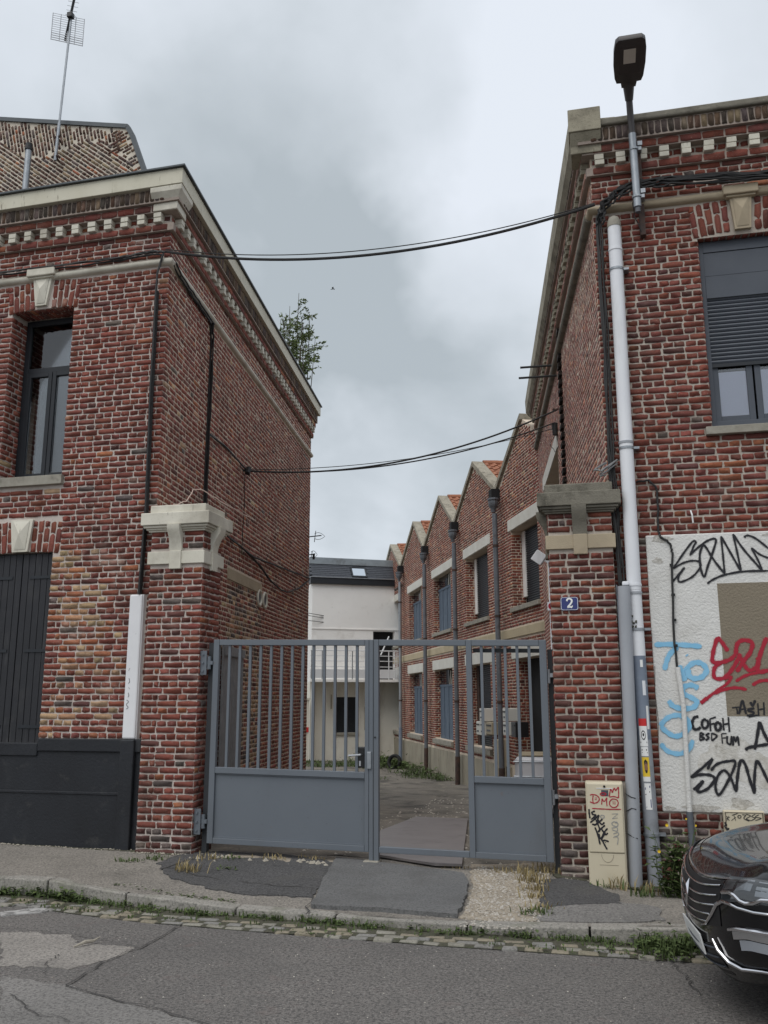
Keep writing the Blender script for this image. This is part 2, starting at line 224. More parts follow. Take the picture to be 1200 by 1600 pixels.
def link(o): COL.objects.link(o); return o
def tag(o, label=None, cat=None, group=None, kind=None):
    if label: o['label'] = label
    if cat: o['category'] = cat
    if group: o['group'] = group
    if kind: o['kind'] = kind
    return o
def thing(name, loc, label, cat, group=None):
    o = link(bpy.data.objects.new(name, None)); o.location = loc; o.empty_display_size = .2; WL[o.name] = Vector(loc)
    return tag(o, label, cat, group)
def place(name, me, parent=None, loc=None, rot=None, scale=None):
    o = link(bpy.data.objects.new(name, me))
    pl = WL[parent.name] if parent else Vector((0, 0, 0))
    if parent: o.parent = parent
    w = Vector(loc) if loc is not None else (pl.copy() if parent else Vector((0, 0, 0)))
    o.location = w-pl; WL[o.name] = w
    if rot is not None: o.rotation_euler = rot
    if scale is not None: o.scale = scale
    return o
class G:
    def __init__(s): s.v = []; s.f = []
    def add(s, vs, fs):
        b = len(s.v); s.v += [Vector(v) for v in vs]; s.f += [tuple(b+i for i in f) for f in fs]; return s
    def hexa(s, p): return s.add(p, [(0, 3, 2, 1), (4, 5, 6, 7), (0, 1, 5, 4), (1, 2, 6, 5), (2, 3, 7, 6), (3, 0, 4, 7)])
    def box(s, a, b):
        x0, y0, z0 = a; x1, y1, z1 = b
        return s.hexa([(x0, y0, z0), (x1, y0, z0), (x1, y1, z0), (x0, y1, z0), (x0, y0, z1), (x1, y0, z1), (x1, y1, z1), (x0, y1, z1)])
    def fbox(s, fr, u0, u1, z0, z1, d0, d1):
        return s.hexa([fr.p(u0, z0, d1), fr.p(u1, z0, d1), fr.p(u1, z0, d0), fr.p(u0, z0, d0), fr.p(u0, z1, d1), fr.p(u1, z1, d1), fr.p(u1, z1, d0), fr.p(u0, z1, d0)])
    def prism(s, fr, poly, d0, d1):
        n = len(poly); vs = [fr.p(u, z, d1) for u, z in poly]+[fr.p(u, z, d0) for u, z in poly]
        return s.add(vs, [tuple(range(n)), tuple(range(2*n-1, n-1, -1))]+[(i, n+i, n+(i+1) % n, (i+1) % n) for i in range(n)])
    def sweep(s, stations):   # list of rings (closed loops of equal length), capped
        n = len(stations[0]); b = len(s.v)
        for r in stations: s.v += [Vector(p) for p in r]
        for k in range(len(stations)-1):
            for i in range(n):
                s.f.append((b+k*n+i, b+k*n+(i+1) % n, b+(k+1)*n+(i+1) % n, b+(k+1)*n+i))
        s.f.append(tuple(b+i for i in range(n-1, -1, -1))); s.f.append(tuple(b+(len(stations)-1)*n+i for i in range(n))); return s
    def tube(s, pts, r, n=8):
        pts = [Vector(p) for p in pts]; rings = []; pn = None
        for i, p in enumerate(pts):
            t = (pts[min(i+1, len(pts)-1)]-pts[max(i-1, 0)]).normalized()
            if pn is None: pn = t.orthogonal().normalized()
            pn = (pn-t*pn.dot(t)).normalized(); bn = t.cross(pn); rr = r[i] if isinstance(r, (list, tuple)) else r
            rings.append([p+(pn*math.cos(a)+bn*math.sin(a))*rr for a in [2*PI*k/n for k in range(n)]])
        return s.sweep(rings)
    def quad(s, *p): return s.add(p, [tuple(range(len(p)))])
    def mesh(s, name, mat, base):
        me = bpy.data.meshes.new(name); me.from_pydata([tuple(v-base) for v in s.v], [], s.f); me.materials.append(mat); return me
    def obj(s, name, mat, parent=None, smooth=False, bevel=0, kind=None, seg=2):
        if parent: base = WL[parent.name]
        else:
            xs = [v.x for v in s.v]; ys = [v.y for v in s.v]; zs = [v.z for v in s.v]; base = Vector(((min(xs)+max(xs))/2, (min(ys)+max(ys))/2, min(zs)))
        me = s.mesh(name, mat, base)
        if smooth: me.polygons.foreach_set('use_smooth', [True]*len(me.polygons))
        o = place(name, me, parent, base)
        if bevel:
            b = o.modifiers.new('bevel', 'BEVEL'); b.width = bevel; b.segments = seg; b.limit_method = 'ANGLE'
        if smooth == 'auto':
            pass
        if kind: o['kind'] = kind
        return o
def soft(o, ang=40):
    me = o.data; me.polygons.foreach_set('use_smooth', [True]*len(me.polygons)); 
    try: me.set_sharp_from_angle(angle=rad(ang))
    except Exception: pass
    return o
def np_mesh(name, verts, loops, starts, totals, mat, tint=None):
    me = bpy.data.meshes.new(name); me.vertices.add(len(verts)); me.vertices.foreach_set('co', np.ascontiguousarray(verts, np.float32).ravel())
    me.loops.add(len(loops)); me.loops.foreach_set('vertex_index', np.ascontiguousarray(loops, np.int32))
    me.polygons.add(len(starts)); me.polygons.foreach_set('loop_start', np.ascontiguousarray(starts, np.int32)); me.polygons.foreach_set('loop_total', np.ascontiguousarray(totals, np.int32))
    me.update(calc_edges=True)
    if tint is not None:
        a = me.attributes.new('tint', 'FLOAT_COLOR', 'FACE'); a.data.foreach_set('color', np.ascontiguousarray(tint, np.float32).ravel())
    me.materials.append(mat); return me
def in_view(p, mrg=1.0):
    q = p-Vector((0, 0, CAM_Z)); z = q.dot(fwd)
    if z < .3: return False
    return abs(q.dot(rgt)/z) < 600/1389*mrg and abs(q.dot(upv)/z) < 800/1389*mrg

# ------------------------------------------------------------------ bricks
RED = [(.214, .065, .046), (.198, .060, .043), (.182, .057, .043), (.228, .072, .048), (.170, .056, .045), (.205, .063, .048)]
DARKB = [(.125, .048, .041), (.11, .047, .041), (.14, .052, .040)]
ORANGE = [(.30, .105, .055), (.33, .125, .065)]
YELLOW = [(.36, .24, .14), (.30, .20, .12), (.42, .28, .17), (.38, .20, .12)]
GREYB = [(.105, .083, .076), (.13, .10, .088)]
def pick(wts):
    x = rnd.random(); acc_ = 0
    for pal, w in wts:
        acc_ += w
        if x < acc_: return pal[rnd.randrange(len(pal))]
    return wts[0][0][rnd.randrange(len(wts[0][0]))]
def jit(c, a=.13):
    k = 1+rnd.uniform(-a, a); return tuple(min(.8, x*k*(1+rnd.uniform(-.05, .05))) for x in c)
def tint_std(u, z): return jit(pick([(RED, .90), (DARKB, .055), (ORANGE, .025), (YELLOW, .008), (GREYB, .012)]))
def courses(fr, u0, u1, z0, z1, holes=(), tf=tint_std, ch=.07, ph=0, inside=None, bl=.218, bh=.0565):
    """English cross bond: header and stretcher courses in turn, cut at holes (ua, ub, za, zb). -> (frame, u, z, w, h, rot, tint)"""
    res = []; j = .0135; k0 = int(math.ceil((z0-.0001)/ch)); k = k0
    while True:
        za = k*ch; zb = za+bh
        if zb > z1+.012: break
        iv = [(u0, u1)]
        for ha, hb, hz0, hz1 in holes:
            if min(zb, hz1)-max(za, hz0) > .45*bh:
                nv = []
                for a, b in iv:
                    if hb <= a or ha >= b: nv.append((a, b))
                    else:
                        if ha-a > .02: nv.append((a, ha))
                        if b-hb > .02: nv.append((hb, b))
                iv = nv
        head = (k+ph) % 2 == 0
        step = (bl+j)/2 if head else bl+j
        for a, b in iv:
            x = a
            # closer next to the start of the run
            first = step if not head else step
            cuts = [a]
            if head:
                cuts += [a+(bl+j)/2, a+(bl+j)/2+.055+j] if b-a > .5 else [a+(bl+j)/2]
            else:
                off = ((k//2) % 2)*(bl+j)/2
                cuts += [a+(bl+j)*(.75 if off else 1.0)]
            while cuts[-1]+step < b-.045: cuts.append(cuts[-1]+step)
            cuts.append(b+j)
            for c0, c1 in zip(cuts[:-1], cuts[1:]):
                w = c1-c0-j
                if w < .02: continue
                uc = c0+w/2+rnd.uniform(-.003, .003); zz = za+bh/2+rnd.uniform(-.002, .002)
                if inside and not inside(uc, zz): continue
                res.append((fr, uc, zz, w*rnd.uniform(.965, 1.01), bh*rnd.uniform(.92, 1.04), rnd.gauss(0, .006), tf(uc, zz)))
        k += 1
    return res
_O = np.array([(-.5, -.30), (-.485, -.46), (-.2, -.5), (.15, -.49), (.485, -.47), (.5, -.25), (.495, .3), (.48, .47), (.1, .5), (-.2, .49), (-.485, .465), (-.5, .25)])
def _outline(w, h, n, amp=.0035):
    K = len(_O); o = _O[None]*np.stack([w, h], -1)[:, None, :]
    return o+nrng.normal(0, amp, (n, K, 2))*np.array([.9, .75])
def brick_stuff(name, bl, mat, parent, proud=.008, lite=False):
    n = len(bl)
    if not n: return None
    base = np.array(WL[parent.name]) if parent else np.zeros(3)
    U = np.array([b[0].u for b in bl]); Nn = np.array([b[0].n for b in bl]); Z = np.array([b[0].z for b in bl]); O = np.array([b[0].o for b in bl])
    c = O+U*np.array([b[1] for b in bl])[:, None]+Z*np.array([b[2] for b in bl])[:, None]-base
    w = np.array([b[3] for b in bl]); h = np.array([b[4] for b in bl]); r = np.array([b[5] for b in bl])
    if lite:
        o = np.array([(-.5, -.5), (.5, -.5), (.5, .5), (-.5, .5)])[None]*np.stack([w, h], -1)[:, None, :]+nrng.normal(0, .002, (n, 4, 2)); K = 4
    else: o = _outline(w, h, n); K = len(_O)
    cr, sr = np.cos(r)[:, None], np.sin(r)[:, None]
    a = o[..., 0]*cr-o[..., 1]*sr; b_ = o[..., 0]*sr+o[..., 1]*cr
    pr = proud*nrng.uniform(.55, 1.35, n)*np.array([b[0].proud for b in bl])
    back = c[:, None]+U[:, None]*a[..., None]+Z[:, None]*b_[..., None]-Nn[:, None]*.004
    tl = nrng.normal(0, .0012, (n, K))
    front = c[:, None]+U[:, None]*(a*.985)[..., None]+Z[:, None]*(b_*.965)[..., None]+Nn[:, None]*(pr[:, None]+tl)[..., None]
    V = np.concatenate([back, front], 1).reshape(-1, 3)
    i = np.arange(K); i2 = (i+1) % K
    fr_ = K+i; side = np.stack([i, i2, K+i2, K+i], 1).ravel()
    lt = np.concatenate([fr_, side]); tot = np.array([K]+[4]*K); st = np.concatenate([[0], np.cumsum(tot)[:-1]])
    loops = (lt[None]+(np.arange(n)*2*K)[:, None]).ravel(); starts = (st[None]+(np.arange(n)*len(lt))[:, None]).ravel(); totals = np.tile(tot, n)
    T = np.repeat(np.array([(*b[6], 1) for b in bl], np.float32), K+1, 0)
    me = np_mesh(name, V, loops, starts, totals, mat, T)
    return tag(place(name, me, parent), kind='stuff')
_BM = {}
def _unit(kind, w, h, var):
    key = (kind, var)
    if key not in _BM:
        K = len(_O); o = _outline(np.array([w]), np.array([h]), 1)[0]
        V = np.concatenate([np.c_[o[:, 0], np.full(K, .004), o[:, 1]], np.c_[o[:, 0]*.985, -.008-nrng.normal(0, .0013, K), o[:, 1]*.965]])
        i = np.arange(K); i2 = (i+1) % K
        lt = np.concatenate([K+i, np.stack([i, i2, K+i2, K+i], 1).ravel()]); tot = np.array([K]+[4]*K); st = np.concatenate([[0], np.cumsum(tot)[:-1]])
        _BM[key] = np_mesh('brick', V, lt, st, tot, B_OBJ)
    return _BM[key]
def brick_parts(parent, bl):
    for fr, u, z, w, h, r, t in bl:
        kind = 'l' if w > .15 else 'm' if w > .085 else 's'; w0 = {'l': .22, 'm': .105, 's': .06}[kind]
        me = _unit(kind, w0, .06, rnd.randrange(9))
        o = place('brick', me, parent, fr.p(u, z, rnd.uniform(-.002, .003)))
        mm = fr.m()
        if abs(r) > 1e-4: mm = mm @ Matrix.Rotation(-r, 3, 'Y')
        o.rotation_euler = mm.to_euler(); o.scale = (w/w0, fr.proud, h/.06); o.color = (*t, 1)
def lay(parent, lists, nmax=300, mat=None, far=(), hide=None):
    """the nmax largest bricks in view become parts, the rest one stuff part"""
    allb = [b for l in lists for b in l]
    cp = Vector((0, 0, CAM_Z))
    sc_ = []
    for i, b in enumerate(allb):
        p = b[0].p(b[1], b[2]); q = cp-p; dist = q.length
        vis = in_view(p, .99) and not (hide and hide(b))
        facing = max(.02, b[0].n.dot(q)/dist)
        sc_.append((-(b[3]*b[4]*facing/dist**2) if vis else 1, i))
    sc_.sort(); pick_ = set(i for s_, i in sc_[:nmax] if s_ < 0)
    brick_parts(parent, [allb[i] for i in sorted(pick_)])
    brick_stuff('brickwork', [b for i, b in enumerate(allb) if i not in pick_], mat or B_ST, parent)
def wall_cells(g, fr, u0, u1, z0, z1, holes, depth=.35):
    us = sorted(set([u0, u1]+[x for h in holes for x in h[:2] if u0 < x < u1])); zs = sorted(set([z0, z1]+[x for h in holes for x in h[2:] if z0 < x < z1]))
    for za, zb in zip(zs[:-1], zs[1:]):
        run = None
        for ua, ub in zip(us[:-1], us[1:]):
            mid = ((ua+ub)/2, (za+zb)/2)
            solid = not any(h[0] < mid[0] < h[1] and h[2] < mid[1] < h[3] for h in holes)
            if solid: run = (run[0], ub) if run else (ua, ub)
            if (not solid or ub == us[-1]) and run: g.fbox(fr, run[0], run[1], za, zb, -depth, 0); run = None
    return g
def ribbon(g, fr, pts, w, d, smooth=6, taper=True):
    """a painted stroke on a wall: a flat strip following a smoothed line"""
    P = [Vector((a, b)) for a, b in pts]; q = []
    if len(P) > 2 and smooth:
        E_ = [P[0]*2-P[1]]+P+[P[-1]*2-P[-2]]
        for i in range(1, len(E_)-2):
            p0, p1, p2, p3 = E_[i-1:i+3]
            for k in range(smooth):
                t = k/smooth; q.append(.5*((2*p1)+(p2-p0)*t+(2*p0-5*p1+4*p2-p3)*t*t+(3*p1-p0-3*p2+p3)*t**3))
        q.append(P[-1])
    else: q = P
    n = len(q); Lf = []; Rt = []
    for i, p in enumerate(q):
        t = q[min(i+1, n-1)]-q[max(i-1, 0)]
        if t.length < 1e-6: t = Vector((1, 0))
        t.normalize(); nn = Vector((-t.y, t.x)); k = w/2*(1+.12*math.sin(i*1.3))
        if taper and (i == 0 or i == n-1): k *= .6
        Lf.append(p+nn*k); Rt.append(p-nn*k)
    b = len(g.v); dd = d+rnd.uniform(0, .0012); st_ = 4e-5
    g.v += [fr.p(p.x, p.y, dd+i*st_) for i, p in enumerate(Lf)]+[fr.p(p.x, p.y, dd+i*st_) for i, p in enumerate(Rt)]
    g.f += [(b+i, b+n+i, b+n+i+1, b+i+1) for i in range(n-1)]
    return g
def catenary(a, b, sag, n=24):
    a, b = Vector(a), Vector(b); return [a.lerp(b, t)-Vector((0, 0, sag*4*t*(1-t))) for t in [i/n for i in range(n+1)]]
def wobble(pts, amp, n=5, seed=0):
    r = random.Random(seed); q = []
    for a, b in zip(pts[:-1], pts[1:]):
        a, b = Vector(a), Vector(b)
        for k in range(n): q.append(a.lerp(b, k/n)+Vector((r.uniform(-amp, amp), r.uniform(-amp, amp), r.uniform(-amp, amp))))
    q.append(Vector(pts[-1])); return q

# ------------------------------------------------------------------ ground
def lerp(x, xs, ys): return float(np.interp(x, xs, ys))
def kerb_z(x): return lerp(x, [-5.2, -4.75, -3.5, -1.0, .1, 1.0], [.03, .02, -.055, -.06, -.02, .02])
def wall_z(x): return lerp(x, [-5, -4.2, -.4, .3], [.10, .09, .02, -.03])
KY = 7.52
def bow(x): return lerp(x, [-9, -5.6, -5.0, -4.4, -3.7, -2.4, -1.2, .45], [.55, .49, .47, .33, .20, .10, .03, 0])      # the kerb line swings away from the road to the left
def warp(x, y): return y+bow(x)*max(0, min(1, (9.2-y)/(9.2-KY)))
def gz(x, y):
    if y <= 9.2: return lerp(y, [KY+bow(x), 9.2], [kerb_z(x), wall_z(x)])
    return lerp(y, [9.2, 9.9, 12, 24, 40], [wall_z(x), wall_z(x)-.02, -.09, -.62, -.72])
def hnoise(x, y): return .006*math.sin(3.1*x+1.7*y)+.005*math.sin(5.3*y-2.2*x+1)+.004*math.sin(9.1*x+7.3*y)
def sheet(name, mat, x0, x1, y0, y1, dx, dy, zf, kind='structure', parent=None, wp=None):
    nx = max(1, int(round((x1-x0)/dx))); ny = max(1, int(round((y1-y0)/dy))); g = G()
    g.v = [Vector((x0+(x1-x0)*i/nx, y0+(y1-y0)*k/ny, 0)) for k in range(ny+1) for i in range(nx+1)]
    for v in g.v:
        if wp: v.y = wp(v.x, v.y)
        v.z = zf(v.x, v.y)
    g.f = [(k*(nx+1)+i, k*(nx+1)+i+1, (k+1)*(nx+1)+i+1, (k+1)*(nx+1)+i) for k in range(ny) for i in range(nx)]
    o = g.obj(name, mat, parent, smooth=True)
    if kind: o['kind'] = kind
    return o
sheet('terrain', TERRAIN, -400, 400, -400, 400, 400, 400, lambda x, y: -1.2)
ROADZ = -.118
road = sheet('road', ASPH, -60, 60, -30, 7.75, 60, 37, lambda x, y: ROADZ)
pavement = sheet('pavement', PAVE, -12, 6, KY, 9.6, .15, .12, lambda x, y: gz(x, y)+hnoise(x, y)*.6, wp=warp)
yard = sheet('yard_ground', YARD, -14, 1.5, 9.6, 44, .3, .3, lambda x, y: gz(x, y)+hnoise(x, y)*1.5-.004)
gutter = sheet('gutter', SOIL, -12, 6, 7.035, KY+.02, .2, .1, lambda x, y: -.1125+.003*math.sin(7*x)*math.sin(9*y), wp=lambda x, y: y+bow(x))
def patch(name, mat, poly, zf, lift, parent=None, thick=.0, kind=None, rough=.024, sub=.06):
    """a laid patch of surfacing: an uneven outlined sheet a few mm above the one below, with an edge"""
    pts = []
    for (a, b) in zip(poly, poly[1:]+poly[:1]):
        n = max(1, int(math.hypot(b[0]-a[0], b[1]-a[1])/sub))
        for k in range(n):
            t = k/n; pts.append((a[0]+(b[0]-a[0])*t+rnd.uniform(-rough, rough), a[1]+(b[1]-a[1])*t+rnd.uniform(-rough, rough)))
    if parent is pavement: pts = [(x, max(y, KY+bow(x)+.105+rnd.uniform(0, .012))) for x, y in pts]
    import bmesh
    bm = bmesh.new(); top = [bm.verts.new((x, y, 0)) for x, y in pts]; bm.faces.new(top)
    bmesh.ops.triangulate(bm, faces=bm.faces[:])
    bmesh.ops.subdivide_edges(bm, edges=[e for e in bm.edges if e.calc_length() > .5], cuts=2, use_grid_fill=False)
    bmesh.ops.triangulate(bm, faces=bm.faces[:])
    for v in bm.verts: v.co.z = zf(v.co.x, v.co.y)+lift
    bd = [e for e in bm.edges if e.is_boundary]
    r = bmesh.ops.extrude_edge_only(bm, edges=bd)
    for v in [e for e in r['geom'] if isinstance(e, bmesh.types.BMVert)]: v.co.z -= max(lift+.01, .008)
    me = bpy.data.meshes.new(name); base = WL[parent.name] if parent else Vector((0, 0, 0))
    for v in bm.verts: v.co -= base
    bm.to_mesh(me); bm.free(); me.materials.append(mat)
    o = place(name, me, parent)
    if kind: o['kind'] = kind
    return o
pz = lambda x, y: gz(x, y)+hnoise(x, y)*.6
rz = lambda x, y: ROADZ
patch('asphalt_patch', ASPH_D, [(-4.37, 8.75), (-4.25, 9.15), (-4.08, 9.42), (-3.48, 9.55), (-2.83, 9.31), (-2.61, 9.14), (-2.5, 8.03), (-3.03, 8.02), (-3.5, 8.09), (-4.05, 8.34)], pz, .012, pavement)
patch('asphalt_apron', SLAB, [(-2.67, 9.34), (-1.99, 9.18), (-1.31, 9.0), (-1.2, 8.69), (-1.16, 7.91), (-1.18, 7.3), (-1.75, 7.36), (-2.39, 7.49)], pz, .035, pavement, rough=.012)
patch('asphalt_patch', ASPH_D, [(-0.57, 8.98), (-0.25, 9.17), (-0.1, 8.99), (0.15, 8.55), (0.13, 8.27), (-0.51, 8.03)], pz, .014, pavement)
patch('asphalt_patch', ASPH_M, [(-0.51, 8.07), (0.13, 8.36), (0.45, 8.19), (0.44, 7.73), (0.05, 7.52), (-0.5, 7.42), (-0.53, 7.73)], pz, .010, pavement)
patch('gravel_patch', GRAVEL, [(-1.31, 9.6), (-0.62, 9.93), (-0.46, 9.68), (-0.52, 8.59), (-0.48, 7.96), (-0.51, 7.37), (-1.13, 7.36), (-1.14, 8.01), (-1.18, 8.75)], pz, .006, pavement)
patch('dirt_edge', GRAVEL, [(-4.33, 9.46), (-3.45, 9.49), (-2.46, 9.47), (-2.18, 9.15), (-2.56, 8.85), (-3.36, 9.23), (-3.97, 9.09)], pz, .008, pavement)
patch('concrete_patch', ASPH_L, [(-4.67, 6.7), (-4.36, 6.74), (-4.07, 6.75), (-3.91, 6.54), (-3.4, 6.53), (-3.45, 6.15), (-3.6, 5.94), (-4.11, 5.92)], rz, .004, road, rough=.03)
patch('concrete_patch', ASPH_M, [(-3.93, 5.68), (-3.64, 5.66), (-3.39, 5.61), (-2.85, 5.4), (-2.24, 5.16), (-2.15, 4.81), (-3.14, 4.59)], rz, .004, road, rough=.03)
patch('road_marking', PAINTW, [(-5.09, 7.28), (-4.87, 7.5), (-4.74, 7.48), (-4.71, 7.39), (-5.01, 7.16)], rz, .0085, road, rough=.012)
def crack(poly, w_, zf, par, lift=.0125):
    g = G(); pts = wobble([(x, y, 0) for x, y in poly], .025, 6, len(poly))
    for i in range(len(pts)-1):
        a, b = pts[i], pts[i+1]; t = (b-a); w = w_*.55; t.z = 0; n = Vector((-t.y, t.x, 0)).normalized()*w/2*rnd.uniform(.5, 1.3)
        q = [a+n, b+n, b-n, a-n]
        for v in q: v.z = zf(v.x, v.y)+lift
        g.quad(*q)
    return g.obj('crack', CRACK, par)
crack([(-3.36, 7.28), (-3.37, 6.54), (-3.44, 6.12), (-3.39, 5.62), (-2.84, 5.39), (-2.2, 5.15)], .022, rz, road)
crack([(-3.84, 6.22), (-3.82, 6.08), (-3.72, 5.83)], .012, rz, road)
crack([(-3.63, 5.37), (-3.33, 5.12), (-3.01, 5.03)], .014, rz, road)
crack([(-4.77, 6.84), (-4.4, 6.8), (-4.06, 6.75), (-3.39, 6.53)], .012, rz, road)
crack([(0.46, 6.95), (0.53, 6.57), (0.55, 6.26)], .014, rz, road)
crack([(-4.18, 8.59), (-3.7, 8.41), (-3.14, 8.29), (-2.57, 8.27), (-2.39, 7.49)], .02, pz, pavement, .016)
crack([(-4.03, 9.39), (-4.07, 8.93), (-4.24, 8.54)], .03, pz, pavement, .016)
patch('dirt_edge', SOIL, [(-8, 9.42), (-6.5, 9.36), (-5.6, 9.34), (-4.86, 9.32), (-4.2, 9.25), (-4.15, 9.1), (-4.4, 9.09), (-4.9, 9.17), (-5.5, 9.24), (-6.2, 9.27), (-8, 9.34)], pz, .005, pavement, rough=.02)
patch('dirt_edge', SOIL, [(-.45, 9.2), (-.42, 9.09), (0, 9.08), (.3, 8.98), (.62, 8.9), (1.2, 9.1), (2.5, 9.2), (2.5, 9.32), (.2, 9.3)], pz, .016, pavement, rough=.025)
# steel plate over the threshold
g = G(); A = [Vector(p) for p in [(-2.925, 12.423, -0.084), (-2.884, 14.773, -0.187), (-2.032, 14.693, -0.184), (-1.363, 9.365, 0.058), (-1.624, 9.304, 0.065), (-2.304, 9.669, 0.067)]]
n = len(A); up_ = Vector((0, 0, .012)); g.add([p+up_ for p in A]+[p-up_ for p in A], [tuple(range(n)), tuple(range(2*n-1, n-1, -1))]+[(i, n+i, n+(i+1) % n, (i+1) % n) for i in range(n)])
tag(g.obj('steel_plate', STEELP), 'flat grey steel sheet lying on the yard ground just inside the gate opening', 'metal sheet')
# kerb of granite stones
kerb = sheet('kerb', SOIL, -12, 6, KY-.005, KY+.16, .3, .08, lambda x, y: kerb_z(x)-.02, wp=lambda x, y: y+bow(x))
x = -9.0
while x < 4:
    w = rnd.uniform(.85, 1.15); g = G(); a, b = x+.008, x+w-.008
    za, zb = kerb_z(a)+.004, kerb_z(b)+.004; y0, y1 = KY-.06+rnd.uniform(-.006, .006), KY+.10
    oa, ob = bow(a), bow(b); g.hexa([(a, y0+oa, -.2), (b, y0+ob, -.2), (b, y1+ob, -.2), (a, y1+oa, -.2), (a, y0+oa, za), (b, y0+ob, zb), (b, y1+ob, zb), (a, y1+oa, za)])
    g.obj('kerbstone', GRANITE, kerb, bevel=.012); x += w
# setts along the gutter
sett_me = []
for k in range(6):
    g = G(); w, d = .178, .086; g.hexa([(-w/2+rnd.uniform(-.01, .01), -d/2+rnd.uniform(-.008, .008), -.06), (w/2, -d/2, -.06), (w/2, d/2, -.06), (-w/2, d/2, -.06)] + [(-w/2+rnd.uniform(.006, .02), -d/2+rnd.uniform(.004, .012), 0), (w/2-rnd.uniform(.006, .02), -d/2+rnd.uniform(.004, .012), rnd.uniform(-.004, .004)), (w/2-rnd.uniform(.006, .02), d/2-rnd.uniform(.004, .01), 0), (-w/2+rnd.uniform(.006, .02), d/2-rnd.uniform(.004, .01), rnd.uniform(-.004, .004))])
    me = g.mesh('sett', (SETT, SETT_B, SETT_C, SETT_B, SETT, SETT_C)[k], Vector((0, 0, 0))); sett_me.append(me)
for row in range(3):
    x = -7.4+.1*row
    while x < 1.6:
        o = place('cobblestone', sett_me[rnd.randrange(6)], gutter, (x, 7.075+.098*row+bow(x)+rnd.uniform(-.010, .010), -.100-.003*row+rnd.uniform(-.006, .003)), (rnd.gauss(0, .02), rnd.gauss(0, .02), rnd.gauss(0, .05)), (rnd.uniform(.72, 1.12), rnd.uniform(.82, 1.05), 1))
        b = o.modifiers.new('bevel', 'BEVEL'); b.width = .01; b.segments = 2; x += .20*rnd.uniform(.86, 1.10)

# ------------------------------------------------------------------ the two corner buildings
CL, CR = (-4.87, 9.30), (0.245, 9.30)
FL = Fr((CL[0]+.11*math.cos(rad(1.17)), CL[1]-.11*math.sin(rad(1.17))), rad(-1.17));      # u = 0 is .11 m beyond the corner, which stands at u = -.11
SLF = Fr(CL, rad(96.54)); FR = Fr(CR, 0); SRF = Fr(CR, rad(-82.97))
SLF.proud = .3; SRF.proud = .25
def off(fr, d, dz=0): return TFr(fr.o+fr.n*d+Vector((0, 0, dz)), fr.u, fr.n, fr.z)
def corner(fa, fb, p):
    """plan point where the two walls meet when both are moved outward by p"""
    a = fa.o+fa.n*p; b = fb.o+fb.n*p; d = b-a; den = fa.u.x*fb.u.y-fa.u.y*fb.u.x
    t = (d.x*fb.u.y-d.y*fb.u.x)/den; return a+fa.u*t
def band(g, fa, ua, fb, ub, prof):
    st = [[fa.p(ua, z, p) for p, z in prof], [corner(fa, fb, p)+Vector((0, 0, z)) for p, z in prof], [fb.p(ub, z, p) for p, z in prof]]
    return g.sweep(st)
def rect(p0, p1, z0, z1): return [(p0, z0), (p1, z0), (p1, z1), (p0, z1)]
def arch(fr, uc, half, zb, ht, R, keyh, rows=True, tf=tint_std):
    res = []; n = int(2*half/.076); zc_ = zb-R
    for i in range(n):
        x = -half+(i+.5)*2*half/n
        if abs(x) < keyh+.03: continue
        a = math.asin(x/R*.8); segs = [(0, .225), (.236, ht)] if i % 2 else [(0, .115), (.126, .30), (.311, ht)]
        for s0, s1 in segs:
            if s1-s0 < .03: continue
            rr = R+(s0+s1)/2; res.append((fr, uc+x+(rr-R)*math.sin(a), zc_+math.sqrt(R*R-x*x)+(s0+s1)/2, .062, s1-s0, -a, tf(uc+x, zb)))
    return res
def keystone(parent, fr, uc, z0, z1, w0, w1, mat, cap=True):
    g = G(); pl = [(uc-w0/2, z0), (uc+w0/2, z0), (uc+w1/2, z1), (uc-w1/2, z1)]
    g.prism(fr, pl, -.05, .04)
    i = lambda u, z: fr.p(uc+(u-uc)*.72, z0+.03+(z-z0)*.88, .045)
    q = [i(*p) for p in pl]; apex = fr.p(uc, z0+(z1-z0)*.55, .085); g.add(q+[apex], [(0, 1, 4), (1, 2, 4), (2, 3, 4), (3, 0, 4)])
    k = g.obj('keystone', mat, parent, bevel=.004)
    if cap:
        c = G(); c.fbox(fr, uc-w1/2-.065, uc+w1/2+.065, z1+.005, z1+.11, 0, .10); c.fbox(fr, uc-w1/2-.04, uc+w1/2+.04, z1-.02, z1+.004, 0, .075); c.obj('keystone_cap', mat, parent, bevel=.012)
    return k
def row(fr, u0, u1, z0, z1, tf, bl=.222):
    res = []; u = u0+.01
    while u < u1-.03:
        w = min(bl, u1-u-.005); res.append((fr, u+w/2, (z0+z1)/2, w*rnd.uniform(.97, 1.0), (z1-z0)*.86, rnd.gauss(0, .004), tf(u, z0))); u += w+.012
    return res
def soffit(fr, u0, u1, z, d0, d1):
    sf_ = TFr(fr.p(u0, z, -d0), fr.u, (0, 0, -1), -fr.n); res = []; u = .04
    while u < u1-u0-.02:
        a = rnd.uniform(.09, .2); res += [(sf_, u, y0_+(y1_-y0_)/2, .06, y1_-y0_-.012, 0, tint_std(u, z)) for y0_, y1_ in ((0, min(a, d1-d0)), (a, d1-d0)) if y1_-y0_ > .03]; u += .075
    return res
